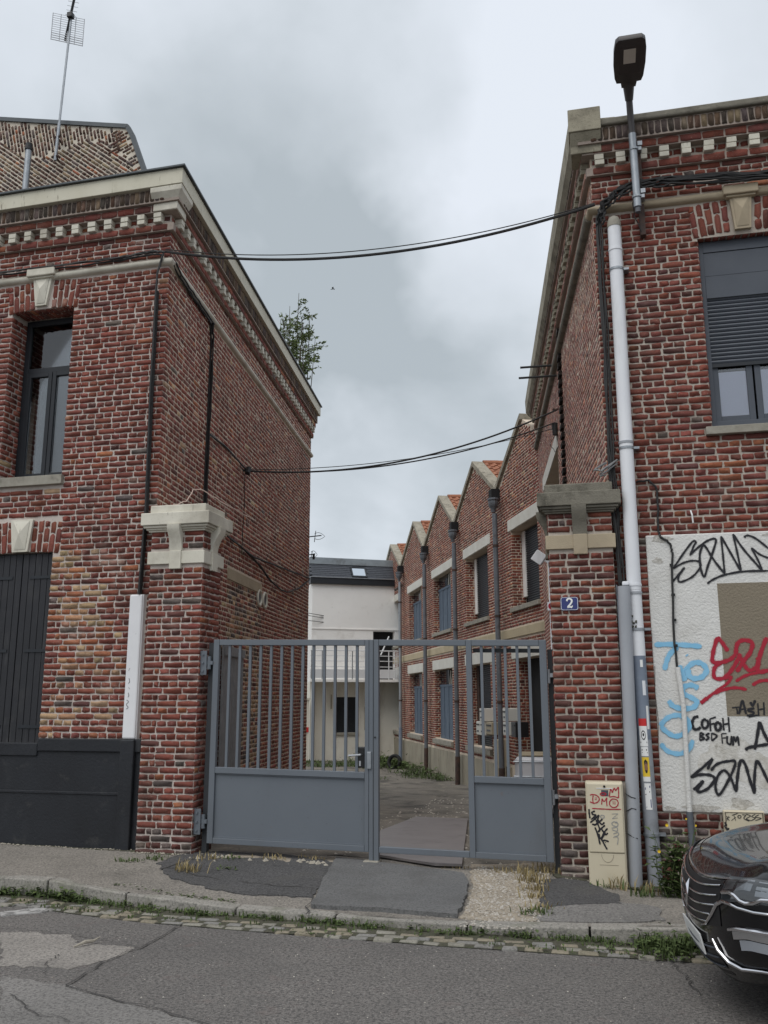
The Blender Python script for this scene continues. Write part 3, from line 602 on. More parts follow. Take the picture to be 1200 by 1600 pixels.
def cornice_bricks(fr, u0, u1, lists, tf, side=False):
    """brick ledges, rowlock and the recess behind the dentils, on one wall"""
    lists.append(row(off(fr, .050), u0, u1, 7.407, 7.500, tf)); lists.append(courses(fr, u0, u1, 7.505, 7.63, tf=tf, ch=.07))
    lists.append(row(off(fr, .095), u0, u1, 7.647, 7.742, tf))
    r = []; u = u0+.03; o = off(fr, .14)
    while u < u1-.02:
        r.append((o, u, 7.845, .056, .155, rnd.gauss(0, .02), jit(pick([([(.10, .07, .05), (.07, .055, .045), (.13, .08, .055)], .6), (GREYB, .25), ([(.20, .15, .10)], .15)])))); u += .069
    lists.append(r)
def dentils(parent, fr, u0, u1, mat):
    u = u0; res = []
    while u < u1:
        g = G(); w = rnd.uniform(.098, .108)
        for za, zb in ((7.508, 7.566), (7.572, 7.637)):
            e = rnd.uniform(-.004, .004); g.fbox(fr, u-w/2+e, u+w/2+e, za, zb, -.01, .098+rnd.uniform(-.006, .004))
        g.obj('dentil', mat, parent, bevel=.006); u += .232

# ---- left building
LB = thing('brick_building', (-7.2, 12.6, .1), 'red brick corner house on the left with black plinth and dark closed shutters', 'building')
LH = [(-2.30, -1.405, 4.35, 6.57), (-2.33, -1.445, 1.2, 3.42)]
g = G(); wall_cells(g, FL, -7, -.18, 0, 7.95, LH, .40)
cp_ = [FL.p(-.1805, 0, -.002), corner(FL, SLF, -.002), SLF.p(.0605, 0, -.002), SLF.p(.0605, 0, -.3), FL.p(-.1805, 0, -.3)]
g.add(cp_+[p+Vector((0, 0, 7.95)) for p in cp_], [(4, 3, 2, 1, 0), (5, 6, 7, 8, 9)]+[(i, (i+1) % 5, 5+(i+1) % 5, 5+i) for i in range(5)]); g.obj('wall', MORT_L, LB)
g = G(); wall_cells(g, SLF, .06, 9.1, -.8, 7.95, [], .40); g.obj('wall', MORT_S, LB)
g = G(); eb = SLF.p(9.1, 0, 0); g.hexa([eb+Vector((-.01, -.4, -.8)), eb+Vector((-7, .6, -.8)), eb+Vector((-7, 1.0, -.8)), eb+Vector((-.01, 0, -.8)), eb+Vector((-.01, -.4, 7.95)), eb+Vector((-7, .6, 7.95)), eb+Vector((-7, 1.0, 7.95)), eb+Vector((-.01, 0, 7.95))]); g.obj('wall', MORT_S, LB)
g = G(); g.quad(FL.p(-7, 8.05, -.1), FL.p(-.21, 8.05, -.1), SLF.p(9.0, 8.05, -.1), SLF.p(9.0, 8.05, -7)); g.obj('roof', ZINC, LB)
def tint_left(u, z):
    if -1.45 < u < -.2 and 1.2 < z < 3.5:
        k = max(0, min(1, (-.35-u)/.8))*(1 if z < 3.2 else .5)*(.65+.5*math.sin(2.3*z+5*u))
        if rnd.random() < k*.95: return jit(pick([(YELLOW, .6), (ORANGE, .25), (RED, .15)]), .2)
    return tint_std(u, z)
def tint_side(u, z):
    if 2.9 < u < 5.0 and z < 3.45 and z > -.5 and rnd.random() < .75: return jit(pick([(YELLOW, .45), (GREYB, .4), (DARKB, .15)]), .25)
    c = jit(pick([(RED, .82), (DARKB, .09), (ORANGE, .06), (YELLOW, .02), (GREYB, .01)])); return tuple(1.25*x+.012 for x in c)
lists = []
hl = [(-2.30, -1.405, 4.35, 6.53), (-2.37, -1.345, 6.51, 6.95), (-2.33, -1.445, 1.0, 3.40), (-2.38, -1.345, 3.38, 3.82), (-2.42, -1.36, 4.22, 4.36), (-.36, -.17, 1.2, 2.86)]
lists.append(courses(FL, -6.9, -.11, 1.26, 6.95, hl, tint_left)); lists.append(courses(FL, -6.9, -.11, 7.03, 7.40, [], tint_std))
lists.append(arch(FL, -1.853, .50, 6.57, .38, 3.2, .10)); lists.append(arch(FL, -1.88, .52, 3.42, .38, 4.5, .12))
side_holes = [(2.94, 4.99, 3.42, 3.61)]
lists.append(courses(SLF, 0, 9.1, -.6, 6.95, side_holes, tint_side)); lists.append(courses(SLF, 0, 9.1, 7.03, 7.40, [], tint_side))
jl = TFr(FL.p(-2.30, 0, 0), -FL.n, FL.u, (0, 0, 1)); lists.append(courses(jl, 0, .33, 4.36, 6.55, [], tint_std))
lists.append(soffit(FL, -2.30, -1.405, 6.568, .01, .29)); cornice_bricks(FL, -6.9, -.13, lists, tint_std); cornice_bricks(SLF, .02, 9.1, lists, tint_side)
lay(LB, lists, 300, B_SIDE, hide=lambda b: b[0] is FL and b[2] < 3.9 and b[1] > -.14)
g = G(); band(g, FL, -7, SLF, 9.12, rect(-.02, .05, 7.405, 7.503)); band(g, FL, -7, SLF, 9.12, rect(-.02, .095, 7.642, 7.745)); band(g, FL, -7, SLF, 9.12, rect(-.02, .14, 7.75, 7.93)); g.obj('cornice_bed', MORT_D, LB)
dentils(LB, FL, -2.574-.232*3, -.2, STONE_P); dentils(LB, SLF, .16, 9.0, STONE_P)
g = G(); band(g, FL, -7, SLF, 9.1, [(0, 6.95), (.035, 6.955), (.06, 6.985), (.06, 7.012), (.04, 7.03), (0, 7.035)]); soft(g.obj('string_course', STONE_P, LB), 60)
g = G(); band(g, FL, -7, SLF, 9.16, rect(.10, .20, 7.932, 8.14)); g.obj('fascia', FASCIA, LB, bevel=.006)
g = G(); band(g, FL, -7, SLF, 9.18, [(-.1, 8.141), (.235, 8.141), (.235, 8.168), (-.1, 8.185)]); g.obj('roof_edge', ZINC, LB, bevel=.004)
g = G(); band(g, FL, -.32, SLF, .21, [(0, 7.752), (.12, 7.752), (.15, 7.80), (.19, 7.86), (.195, 7.925), (0, 7.925)]); band(g, FL, -.31, SLF, .20, rect(0, .115, 7.646, 7.748)); g.obj('corner_stone', STONE_P, LB, bevel=.008)
keystone(LB, FL, -1.872, 6.60, 6.985, .16, .275, STONE_P); keystone(LB, FL, -1.88, 3.42, 3.815, .215, .31, STONE_P, False)
g = G(); g.fbox(FL, -2.40, -1.37, 4.235, 4.352, -.34, .06); g.obj('sill', SILL, LB, bevel=.006)
# upper window, deep in its reveal
def fr_rect(g, fr, u0, u1, z0, z1, t, d0, d1): 
    g.fbox(fr, u0, u0+t, z0, z1, d0, d1); g.fbox(fr, u1-t, u1, z0, z1, d0, d1); g.fbox(fr, u0+t, u1-t, z1-t, z1, d0, d1); g.fbox(fr, u0+t, u1-t, z0, z0+t, d0, d1); return g
g = G(); fr_rect(g, FL, -2.295, -1.41, 4.355, 6.56, .07, -.36, -.30); g.fbox(FL, -2.225, -1.48, 5.83, 5.90, -.35, -.305); wl = g.obj('window', ANTHR, LB, bevel=.004)
for a, b in ((-2.224, -1.86), (-1.852, -1.481)):
    g = G(); fr_rect(g, FL, a, b, 4.427, 5.828, .055, -.345, -.295); g.obj('frame', ANTHR, wl, bevel=.004); g = G(); g.fbox(FL, a+.055, b-.055, 4.483, 5.772, -.327, -.321); g.obj('pane', GLASS, wl)
g = G(); g.fbox(FL, -2.224, -1.481, 5.902, 6.488, -.335, -.329); g.obj('pane', GLASS, wl)
g = G(); g.fbox(FL, -2.08, -1.42, 4.40, 5.80, -.41, -.39); g.fbox(FL, -2.08, -1.42, 5.92, 6.38, -.41, -.39); g.obj('curtain', CURTAIN, wl)
g = G(); g.fbox(FL, -2.30, -1.40, 4.36, 6.56, -.62, -.60); g.obj('blind', CURT_B, wl)
for uu in (-2.12, -1.80):
    g = G(); g.tube([FL.p(uu+.03*math.cos(a), 6.0+.03*math.sin(a), -.345) for a in [i*PI/6 for i in range(13)]], .004, 5); g.tube([FL.p(uu+.03, 6.0, -.345), FL.p(uu+.17, 6.01, -.345)], .004, 5); g.obj('window_decal', CURTAIN, wl)
# lower shutters: planks, battens, strap hinges
sh = G(); sh.fbox(FL, -2.325, -1.45, 1.2, 3.415, -.10, -.085); sh = sh.obj('shutter', SHUTW, LB)
for a, b in ((-2.322, -1.886), (-1.878, -1.448)):
    n = 5; w = (b-a)/n
    for k in range(n):
        g = G(); g.fbox(FL, a+k*w+.003, a+(k+1)*w-.003, 1.20, 3.405, -.084, -.05+rnd.uniform(-.002, .002)); g.obj('plank', SHUTW, sh, bevel=.004)
    for z in (1.38, 2.25, 3.12):
        g = G(); e = b-.01 if b > -1.6 else a+.01; d = -.31 if b > -1.6 else .31; lo, hi = sorted((e, e+d)); g.fbox(FL, lo, hi, z-.018, z+.018, -.05, -.040); g.tube([FL.p(e, z-.04, -.035), FL.p(e, z+.04, -.035)], .014, 6); g.obj('strap_hinge', ANTHR, sh)
# plinth
g = G(); g.fbox(FL, -7, -.122, -.1, 1.112, 0, .035); g.obj('plinth', BLACKP, LB)
g = G(); g.fbox(FL, -1.42, -.122, 1.115, 1.256, 0, .06); g.obj('plinth_cap', BLACKP, LB, bevel=.01)
g = G(); g.fbox(FL, -7, -1.425, 1.06, 1.206, 0, .055); g.obj('plinth_cap', BLACKP, LB, bevel=.01)
g = G(); g.fbox(FL, -7, -.36, .655, .685, .035, .046); g.obj('plinth_ledge', BLACKP, LB, bevel=.006)
# stone lintel over the blocked doorway, ventilation rings
g = G(); g.fbox(SLF, 2.95, 4.98, 3.43, 3.60, -.02, .02); g.obj('lintel', STONE_Y, LB, bevel=.006)
for s_ in (4.83, 5.2):
    g = G(); ring = [SLF.p(s_+.13*math.cos(a), 3.35+.125*math.sin(a), .015) for a in [i*PI/10 for i in range(21)]]; g.tube(ring, .024, 6); soft(g.obj('vent_ring', STONE_P, LB))
    g = G(); g.prism(SLF, [(s_+.11*math.cos(i*PI/10), 3.35+.105*math.sin(i*PI/10)) for i in range(20)], 0, .012); g.obj('vent_grille', LEAD, LB)
# weathered plank door standing against the wall below
bd = thing('board_door', tuple(SLF.p(3.25, -.05, .05)), 'weathered grey plank door standing against the left side wall behind the gate', 'door')
for k in range(4):
    g = G(); g.fbox(SLF, 2.72+.27*k, 2.72+.27*k+.262, -.12, 2.45-.01*k, .03, .062+rnd.uniform(-.003, .003)); g.obj('plank', WOODG, bd, bevel=.004)
g = G(); g.fbox(SLF, 2.74, 3.78, 2.30, 2.42, .064, .09); g.fbox(SLF, 2.74, 3.78, .4, .52, .064, .09); g.obj('batten', WOODG, bd)

# ---- right building
RB = thing('brick_building', (2.6, 12.5, 0), 'red brick corner building on the right with graffiti covered white render patch', 'building')
ru0 = CR[0]
RH = [(1.32-ru0, 2.25-ru0, 4.41, 6.53)]
g = G(); wall_cells(g, FR, .02, 8.2, -.3, 7.94, RH, .40); g.obj('wall', MORT_R, RB)
SE = 9.6
g = G(); wall_cells(g, SRF, -SE, 0, -1, 7.95, [(-8.2, -5.1, 3.6, 5.70)], .35); g.obj('wall', MORT_S, RB)
def tint_right(u, z):
    if z < .7 and rnd.random() < .8: return jit(pick([(DARKB, .5), (GREYB, .4), (RED, .1)]), .2)
    if u > .9 and 3.3 < z < 4.3 and rnd.random() < .6: return jit(pick([(RED, .8), (ORANGE, .2)]))
    return jit(pick([(RED, .86), (DARKB, .11), (ORANGE, .02), (GREYB, .01)]))
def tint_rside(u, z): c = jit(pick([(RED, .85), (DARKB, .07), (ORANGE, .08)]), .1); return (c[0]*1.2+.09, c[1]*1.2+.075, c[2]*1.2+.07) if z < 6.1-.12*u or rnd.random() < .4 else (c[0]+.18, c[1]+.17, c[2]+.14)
lists = []
hr = [(1.32-ru0, 2.25-ru0, 4.41, 6.55), (1.265-ru0, 2.305-ru0, 6.51, 6.95), (.605-ru0, 4.9, .64, 3.31), (1.24-ru0, 2.33-ru0, 4.32, 4.42)]
lists.append(courses(FR, 0, 8.1, -.06, 6.95, hr, tint_right)); lists.append(courses(FR, 0, 8.1, 7.03, 7.40, [], tint_right)); lists.append(arch(FR, 1.785-ru0, .51, 6.57, .38, 3.2, .11))
lists.append(courses(SRF, -SE, 0, -.6, 6.95, [(-8.3, -5.05, 3.6, 5.97)], tint_rside)); lists.append(courses(SRF, -SE, 0, 7.03, 7.40, [], tint_rside))
jr = TFr(FR.p(1.32-ru0, 0, 0), -FR.n, FR.u, (0, 0, 1)); lists.append(courses(jr, 0, .12, 4.42, 6.5, [], tint_right))
lists.append(soffit(FR, 1.32-ru0, 2.25-ru0, 6.528, .0, .085)); cornice_bricks(FR, .02, 8.1, lists, tint_right); cornice_bricks(SRF, -SE, -.02, lists, tint_rside)
lay(RB, lists, 300, B_ST, hide=lambda b: b[0] is FR and b[1] < .05 and b[2] < 3.8)
g = G(); band(g, FR, 8.2, SRF, -SE, rect(-.02, .05, 7.405, 7.503)); band(g, FR, 8.2, SRF, -SE, rect(-.02, .095, 7.642, 7.745)); band(g, FR, 8.2, SRF, -SE, rect(-.02, .14, 7.75, 7.93)); g.obj('cornice_bed', MORT_D, RB)
dentils(RB, FR, .10, 8.0, STONE_P); dentils(RB, SRF, -SE+.2, -.1, STONE_R)
g = G(); band(g, FR, 8.2, SRF, -SE, [(0, 6.95), (.035, 6.955), (.06, 6.985), (.06, 7.012), (.04, 7.03), (0, 7.035)]); soft(g.obj('string_course', STONE_Y, RB), 60); g = G(); st = [[SRF.p(u, z, p) for p, z in [(-.02, 6.93), (.055, 6.94), (.078, 6.985), (.078, 7.02), (.05, 7.04), (-.02, 7.045)]] for u in (-SE, -.12)]; g.sweep(st); soft(g.obj('string_course', STONE_L, RB), 60)
g = G(); st = [[FR.p(u, z, p) for p, z in [(-.3, 7.932), (.175, 7.932), (.185, 7.95), (.18, 8.01), (.13, 8.045), (-.3, 8.075)]] for u in (8.2, .12)]; g.sweep(st); g.obj('coping', STONE_L, RB, bevel=.012)
g = G(); st = [[SRF.p(u, z, p) for p, z in [(-.3, 7.745), (.10, 7.745), (.15, 7.80), (.205, 7.87), (.215, 8.13), (-.3, 8.15)]] for u in (-SE-.25, .02)]; g.sweep(st); g.obj('coping', STONE_R, RB)
g = G(); g.fbox(FR, -.22, .135, 7.875, 8.155, -.30, .215); g.sweep([[FR.p(u, z, p) for p, z in [(-.2, 7.66), (.115, 7.66), (.115, 7.745), (.15, 7.80), (.2, 7.873), (-.2, 7.873)]] for u in (-.205, .13)]); g.obj('corner_stone', STONE_R, RB, bevel=.008)
keystone(RB, FR, 1.785-ru0, 6.575, 6.955, .165, .225, STONE_Y)
g = G(); g.fbox(FR, 1.25-ru0, 2.32-ru0, 4.325, 4.408, -.12, .07); g.obj('sill', SILL, RB, bevel=.006)
# window with half lowered roller shutter
wo = FR; a, b = 1.325-ru0, 2.245-ru0
g = G(); g.fbox(wo, a, a+.055, 4.41, 6.53, -.16, -.085); g.fbox(wo, b-.055, b, 4.41, 6.53, -.16, -.085); g.fbox(wo, a+.055, b-.055, 4.41, 4.50, -.16, -.09); g.fbox(wo, a+.055, b-.055, 6.40, 6.53, -.16, -.085); wr = g.obj('window', SLATEG, RB, bevel=.003)
g = G(); g.fbox(wo, a+.055, b-.055, 5.868, 6.12, -.15, -.082); g.obj('shutter_box', SLATEG, wr, bevel=.003)
g = G(); g.fbox(wo, a+.055, b-.055, 6.126, 6.394, -.15, -.092); g.obj('transom_panel', SLATEG, wr, bevel=.003)
z = 5.135
while z < 5.86:
    g = G(); pr = [(-.112, z), (-.106, z+.005), (-.098, z+.021), (-.106, z+.037), (-.112, z+.041)]; g.sweep([[wo.p(u, zz, p) for p, zz in pr] for u in (a+.057, b-.057)]); g.obj('slat', SLATEG, wr); z += .0445
g = G(); g.fbox(wo, a+.057, b-.057, 5.095, 5.133, -.118, -.096); g.obj('shutter_rail', ANTHR, wr)
for c, d in ((a+.055, (a+b)/2-.01), ((a+b)/2+.01, b-.055)):
    g = G(); fr_rect(g, wo, c, d, 4.502, 5.94, .06, -.155, -.12); g.obj('frame', SLATEG, wr, bevel=.003); g = G(); g.fbox(wo, c+.06, d-.06, 4.562, 5.88, -.142, -.137); g.obj('pane', GLASSW, wr); g = G(); g.fbox(wo, c+.06, d-.06, 4.562, 5.05, -.150, -.145); g.obj('curtain', CURT_W, wr)
g = G(); g.fbox(wo, a, b, 4.42, 6.5, -.46, -.44); g.obj('blind', DARK, wr)
# lintel and blocked window on the side wall, toothed joint
g = G(); g.fbox(SRF, -8.3, -5.05, 5.71, 5.97, -.3, .02); g.obj('lintel', LINTEL, RB); g = G(); g.fbox(SRF, -8.2, -5.1, 3.6, 5.705, -.34, -.30); g.obj('window', ANTHR, RB)
g = G()
for k in range(int((7.4-3.6)/.14)): g.fbox(SRF, -4.14, -3.92, 3.6+k*.14, 3.6+k*.14+.075, -.01, .05)
g.obj('toothing', B_SIDE, RB); RB.children[-1].data.attributes.new('tint', 'FLOAT_COLOR', 'FACE').data.foreach_set('color', [c for f in RB.children[-1].data.polygons for c in (*jit(DARKB[0]), 1)])
# rendered patch with the painted rectangle
g = G(); g.fbox(FR, .592-ru0, 4.95, .63, 3.312, -.01, .022); rp = g.obj('render_patch', ROUGHCAST, RB, bevel=.012)
g = G(); g.fbox(FR, 1.243-ru0, 3.6-ru0, 1.522, 2.803, .018, .0245); g.obj('painted_rectangle', TAUPE, rp)
def blob(fr, c, ru_, rz_, d, seed, n=26):
    r = random.Random(seed); return [fr.p(c[0]+ru_*math.cos(t)*(1+.25*math.sin(3*t+seed)+r.uniform(-.12, .12)), c[1]+rz_*math.sin(t)*(1+.2*math.sin(4*t)+r.uniform(-.12, .12)), d) for t in [2*PI*i/n for i in range(n)]]
g = G(); g.quad(*blob(FR, (1.24-ru0, 1.16), .26, .20, .0235, 3)); g.quad(*blob(FR, (1.52-ru0, 1.02), .22, .16, .0238, 5)); g.obj('worn_area', ROUGH_W, rp)
for c_, a_, b_, s_ in (((.74-ru0, 3.27), .10, .035, 2), ((.70-ru0, 3.05), .05, .03, 4), ((.95-ru0, .67), .16, .03, 6), ((.66-ru0, .66), .05, .02, 7), ((1.30-ru0, .72), .10, .05, 8), ((1.9-ru0, 3.28), .2, .025, 9)):
    g = G(); g.quad(*blob(FR, c_, a_, b_, .0236+.0001*s_, s_)); g.obj('grimy_area', GRIME, rp)
GRAF = [('tag', 'K', 0.019, [[(1.009, 3.09), (1.047, 3.178), (1.073, 3.224), (1.042, 3.23), (0.955, 3.125), (0.839, 2.965)], [(0.839, 2.965), (0.939, 3.019), (1.037, 3.038), (1.097, 3.018), (1.093, 2.962), (1.017, 2.878), (0.909, 2.829), (0.879, 2.849), (0.896, 2.904), (0.95, 2.973)], [(0.95, 2.973), (0.888, 2.904), (0.821, 2.828)], [(1.015, 3.104), (1.099, 3.176), (1.191, 3.237), (1.262, 3.248), (1.247, 3.17), (1.173, 2.987), (1.127, 2.874), (1.099, 2.971), (1.103, 3.101), (1.139, 3.189), (1.168, 3.164), (1.229, 3.041), (1.322, 2.894)], [(1.322, 2.894), (1.32, 3.056), (1.316, 3.275)], [(1.316, 3.275), (1.39, 3.109), (1.477, 2.913)], [(1.477, 2.913), (1.455, 3.106), (1.43, 3.293)], [(1.43, 3.293), (1.513, 3.141), (1.605, 3.009), (1.673, 2.915)], [(1.673, 2.915), (1.64, 3.026), (1.59, 3.147)], [(1.59, 3.147), (1.661, 3.08), (1.742, 3.037)], [(1.53, 3.255), (1.566, 3.272), (1.64, 3.237), (1.75, 3.132)], [(1.151, 2.804), (1.215, 2.846), (1.321, 2.886), (1.495, 2.914), (1.732, 2.913)]]),
 ('tag', 'B', 0.046, [[(0.612, 2.211), (0.772, 2.213), (0.928, 2.201), (1.055, 2.187)], [(0.832, 2.19), (0.758, 2.123), (0.719, 2.052), (0.692, 1.963)], [(0.908, 2.11), (0.917, 2.099)], [(0.832, 2.006), (0.85, 1.944), (0.878, 1.855)], [(0.87, 1.864), (0.894, 1.961), (0.967, 2.028), (1.044, 2.022), (1.085, 1.959), (1.035, 1.893), (0.957, 1.881), (0.912, 1.922), (0.925, 1.97)], [(0.998, 1.787), (0.935, 1.816), (0.866, 1.798), (0.848, 1.74), (0.911, 1.705), (0.972, 1.661), (0.938, 1.606), (0.835, 1.591), (0.751, 1.618), (0.712, 1.67)], [(0.616, 1.43), (0.692, 1.504), (0.78, 1.53), (0.855, 1.508), (0.889, 1.435), (0.845, 1.366), (0.758, 1.331), (0.683, 1.365), (0.622, 1.425)], [(0.612, 1.26), (0.672, 1.192), (0.773, 1.167), (0.863, 1.203), (0.913, 1.297)]]),
 ('tag', 'R', 0.038, [[(1.295, 2.137), (1.253, 2.214), (1.207, 2.278)], [(1.207, 2.274), (1.159, 2.136), (1.149, 2.038), (1.223, 2.032), (1.309, 2.06), (1.364, 2.107)], [(1.364, 2.107), (1.385, 2.204), (1.441, 2.242), (1.52, 2.219), (1.5, 2.131), (1.425, 2.035), (1.359, 1.94)], [(1.223, 2.032), (1.159, 1.976), (1.153, 1.888), (1.228, 1.879), (1.3, 1.94), (1.366, 2.036), (1.406, 2.115)], [(1.396, 2.089), (1.446, 1.983), (1.485, 1.953), (1.547, 1.99), (1.563, 2.052), (1.554, 2.078)], [(1.658, 2.267), (1.59, 2.113), (1.555, 1.99), (1.567, 1.938), (1.651, 1.955)]]),
 ('tag', 'R', 0.028, [[(1.228, 1.874), (1.305, 1.891), (1.258, 1.826), (1.134, 1.74), (1.017, 1.647)], [(1.133, 1.734), (1.254, 1.778), (1.347, 1.789), (1.438, 1.772)], [(1.344, 1.849), (1.431, 1.901), (1.55, 1.933), (1.651, 1.946)], [(1.491, 1.813), (1.56, 1.851), (1.643, 1.859)]]),
 ('tag', 'R', 0.06, [[(1.008, 1.644), (1.071, 1.693)]]),
 ('tag', 'K', 0.02, [[(1.291, 1.601), (1.375, 1.609)], [(1.333, 1.606), (1.336, 1.54)], [(1.349, 1.54), (1.381, 1.652), (1.395, 1.652), (1.414, 1.541)], [(1.361, 1.582), (1.41, 1.592)], [(1.493, 1.596), (1.439, 1.587), (1.441, 1.572), (1.483, 1.558), (1.465, 1.534), (1.418, 1.529)], [(1.461, 1.656), (1.478, 1.621), (1.506, 1.673)], [(1.526, 1.644), (1.525, 1.524)], [(1.58, 1.652), (1.575, 1.532)], [(1.521, 1.582), (1.58, 1.592)], [(1.433, 1.515), (1.517, 1.532)]]),
 ('tag', 'K', 0.024, [[(0.979, 1.519), (0.94, 1.508), (0.918, 1.461), (0.927, 1.404), (0.961, 1.398), (0.993, 1.418)], [(1.047, 1.488), (1.059, 1.472), (1.062, 1.448), (1.054, 1.424), (1.038, 1.41), (1.02, 1.411), (1.008, 1.427), (1.005, 1.452), (1.013, 1.476), (1.029, 1.49), (1.047, 1.488)], [(1.082, 1.497), (1.079, 1.381)], [(1.082, 1.495), (1.137, 1.514)], [(1.082, 1.445), (1.121, 1.454)], [(1.163, 1.462), (1.173, 1.447), (1.176, 1.424), (1.168, 1.402), (1.155, 1.39), (1.139, 1.391), (1.128, 1.406), (1.126, 1.428), (1.133, 1.45), (1.147, 1.463), (1.163, 1.462)], [(1.2, 1.506), (1.201, 1.389)], [(1.251, 1.514), (1.25, 1.375)], [(1.201, 1.444), (1.253, 1.454)]]),
 ('tag', 'K', 0.017, [[(0.982, 1.367), (0.975, 1.295)], [(0.982, 1.367), (1.013, 1.353), (0.983, 1.332), (1.019, 1.315), (0.975, 1.293)], [(1.069, 1.362), (1.038, 1.346), (1.059, 1.319), (1.027, 1.295)], [(1.086, 1.364), (1.084, 1.29)], [(1.086, 1.364), (1.134, 1.337), (1.084, 1.29)], [(1.178, 1.359), (1.179, 1.266)], [(1.178, 1.359), (1.223, 1.36)], [(1.179, 1.317), (1.213, 1.32)], [(1.226, 1.339), (1.224, 1.275), (1.254, 1.266), (1.266, 1.34)], [(1.272, 1.246), (1.285, 1.331), (1.3, 1.287), (1.32, 1.332), (1.326, 1.247)]]),
 ('tag', 'K', 0.026, [[(1.379, 1.21), (1.428, 1.237), (1.593, 1.266)], [(1.465, 1.214), (1.504, 1.37), (1.528, 1.464), (1.551, 1.388), (1.594, 1.278)]]),
 ('tag', 'K', 0.025, [[(1.025, 1.026), (1.061, 1.094), (1.072, 1.12), (0.983, 1.042), (0.868, 0.952)], [(0.868, 0.952), (0.961, 0.978), (1.053, 0.972), (1.083, 0.934), (1.019, 0.854), (0.942, 0.819), (0.922, 0.839), (0.983, 0.924)], [(0.983, 0.924), (0.935, 0.881), (0.885, 0.835)], [(1.056, 1.016), (1.118, 1.078), (1.22, 1.105), (1.282, 1.097), (1.225, 0.962), (1.118, 0.799), (1.086, 0.859), (1.11, 0.96), (1.172, 1.02), (1.225, 0.962), (1.267, 0.826)], [(1.267, 0.826), (1.291, 0.963), (1.327, 1.106), (1.366, 1.082), (1.396, 0.948), (1.429, 0.813)], [(1.429, 0.813), (1.442, 0.966), (1.473, 1.108), (1.51, 1.05), (1.563, 0.91)]])]
MIST = dict(K=mist('black_mist', (.016, .016, .02), .42), B=mist('blue_mist', (.22, .49, .69), .38), R=mist('red_mist', (.36, .016, .035), .45))
MATS = dict(K=SPRAY_K, B=SPRAY_B, R=SPRAY_R)
for nm, mk, w, strokes in GRAF:
    g = G()
    for s_ in strokes: ribbon(g, FR, [(x-ru0, z) for x, z in s_], w*rnd.uniform(.92, 1.08), .0265)
    g.obj('graffiti', MATS[mk], rp)
    g = G()
    for s_ in strokes: ribbon(g, FR, [(x-ru0, z) for x, z in s_], w*1.32+.008, .0250)
    g.obj('overspray', MIST[mk], rp)

# ------------------------------------------------------------------ gate pillars
def pillar(x0, x1, inner, label, smat_top, smat_band, cab, tf):
    y0, dp = 9.16, .50; P = thing('gate_pillar', ((x0+x1)/2, y0+dp/2, .05), label, 'pillar', 'brick gate pillars with stone caps')
    F = Fr((x0, y0), 0); w = x1-x0; S = Fr((x1, y0), PI/2) if inner > 0 else Fr((x0, y0+dp), -PI/2)
    g = G(); g.box((x0, y0, -.25), (x1, y0+dp, 3.765)); g.obj('core', MORT_R if inner < 0 else MORT_L, P)
    ls = [courses(F, 0, w, -.05, 3.16, cab, tf), courses(F, 0, w, 3.34, 3.55, [], tf, ph=1), courses(S, 0, dp, -.05, 3.16, [], tf, ph=1), courses(S, 0, dp, 3.34, 3.55, [], tf)]
    lay(P, ls, 300)
    def around(g, p, z0, z1): g.box((x0-p, y0-p, z0), (x1+p, y0+dp+p, z1)); return g
    g = around(G(), .03, 3.182, 3.326); g.obj('stone_band', smat_band, P, bevel=.006)
    g = around(G(), .10, 3.622, 3.765); g.obj('cap_slab', smat_top, P, bevel=.008)
    g = around(G(), .025, 3.767, 3.865); g.obj('cap_block', smat_top, P, bevel=.012)
    g = G()
    for p, za, zb in ((.03, 3.552, 3.572), (.05, 3.572, 3.594), (.075, 3.594, 3.620)): around(g, p, za, zb)
    g.obj('cap_moulding', smat_top, P, bevel=.006)
    xc = (x0+x1)/2
    prof = [(0, 3.33), (.035, 3.33), (.045, 3.40), (.075, 3.48), (.125, 3.56), (.13, 3.62), (0, 3.62)]
    g = G(); g.sweep([[F.p(u-x0, z, p) for p, z in prof] for u in (xc-.073, xc+.073)]); soft(g.obj('bracket', smat_top, P), 50)
    g = G(); g.fbox(F, xc-x0-.07, xc-x0+.07, 3.122, 3.33, 0, .045); g.obj('bracket_foot', smat_band, P, bevel=.006)
    g = G(); g.sweep([[S.p(u, z, p) for p, z in prof] for u in (dp/2-.073, dp/2+.073)]); g.fbox(S, dp/2-.07, dp/2+.07, 3.122, 3.329, 0, .045); soft(g.obj('bracket', smat_top, P), 50)
    return P
def tint_pl(u, z):
    if z < .32: return jit(pick([(DARKB, .6), (GREYB, .4)]), .2)
    return jit(pick([(RED, .86), (DARKB, .07), (ORANGE, .04), (GREYB, .03)]))
def tint_pr(u, z):
    if z < .55: return jit(pick([(DARKB, .35), (GREYB, .65)]), .2)
    return jit(pick([(RED, .76), (DARKB, .21), (ORANGE, .01), (GREYB, .02)]))
PL = pillar(-4.835, -4.20, 1, 'red brick gate pillar left of the grey gate with a cream painted stone cap', STONE_P, STONE_P, [], tint_pl)
PR = pillar(-.375, .262, -1, 'red brick gate pillar carrying the blue number two plate with a mossy stone cap', STONE_L, STONE_Y, [(.26, .62, -.2, .92)], tint_pr)

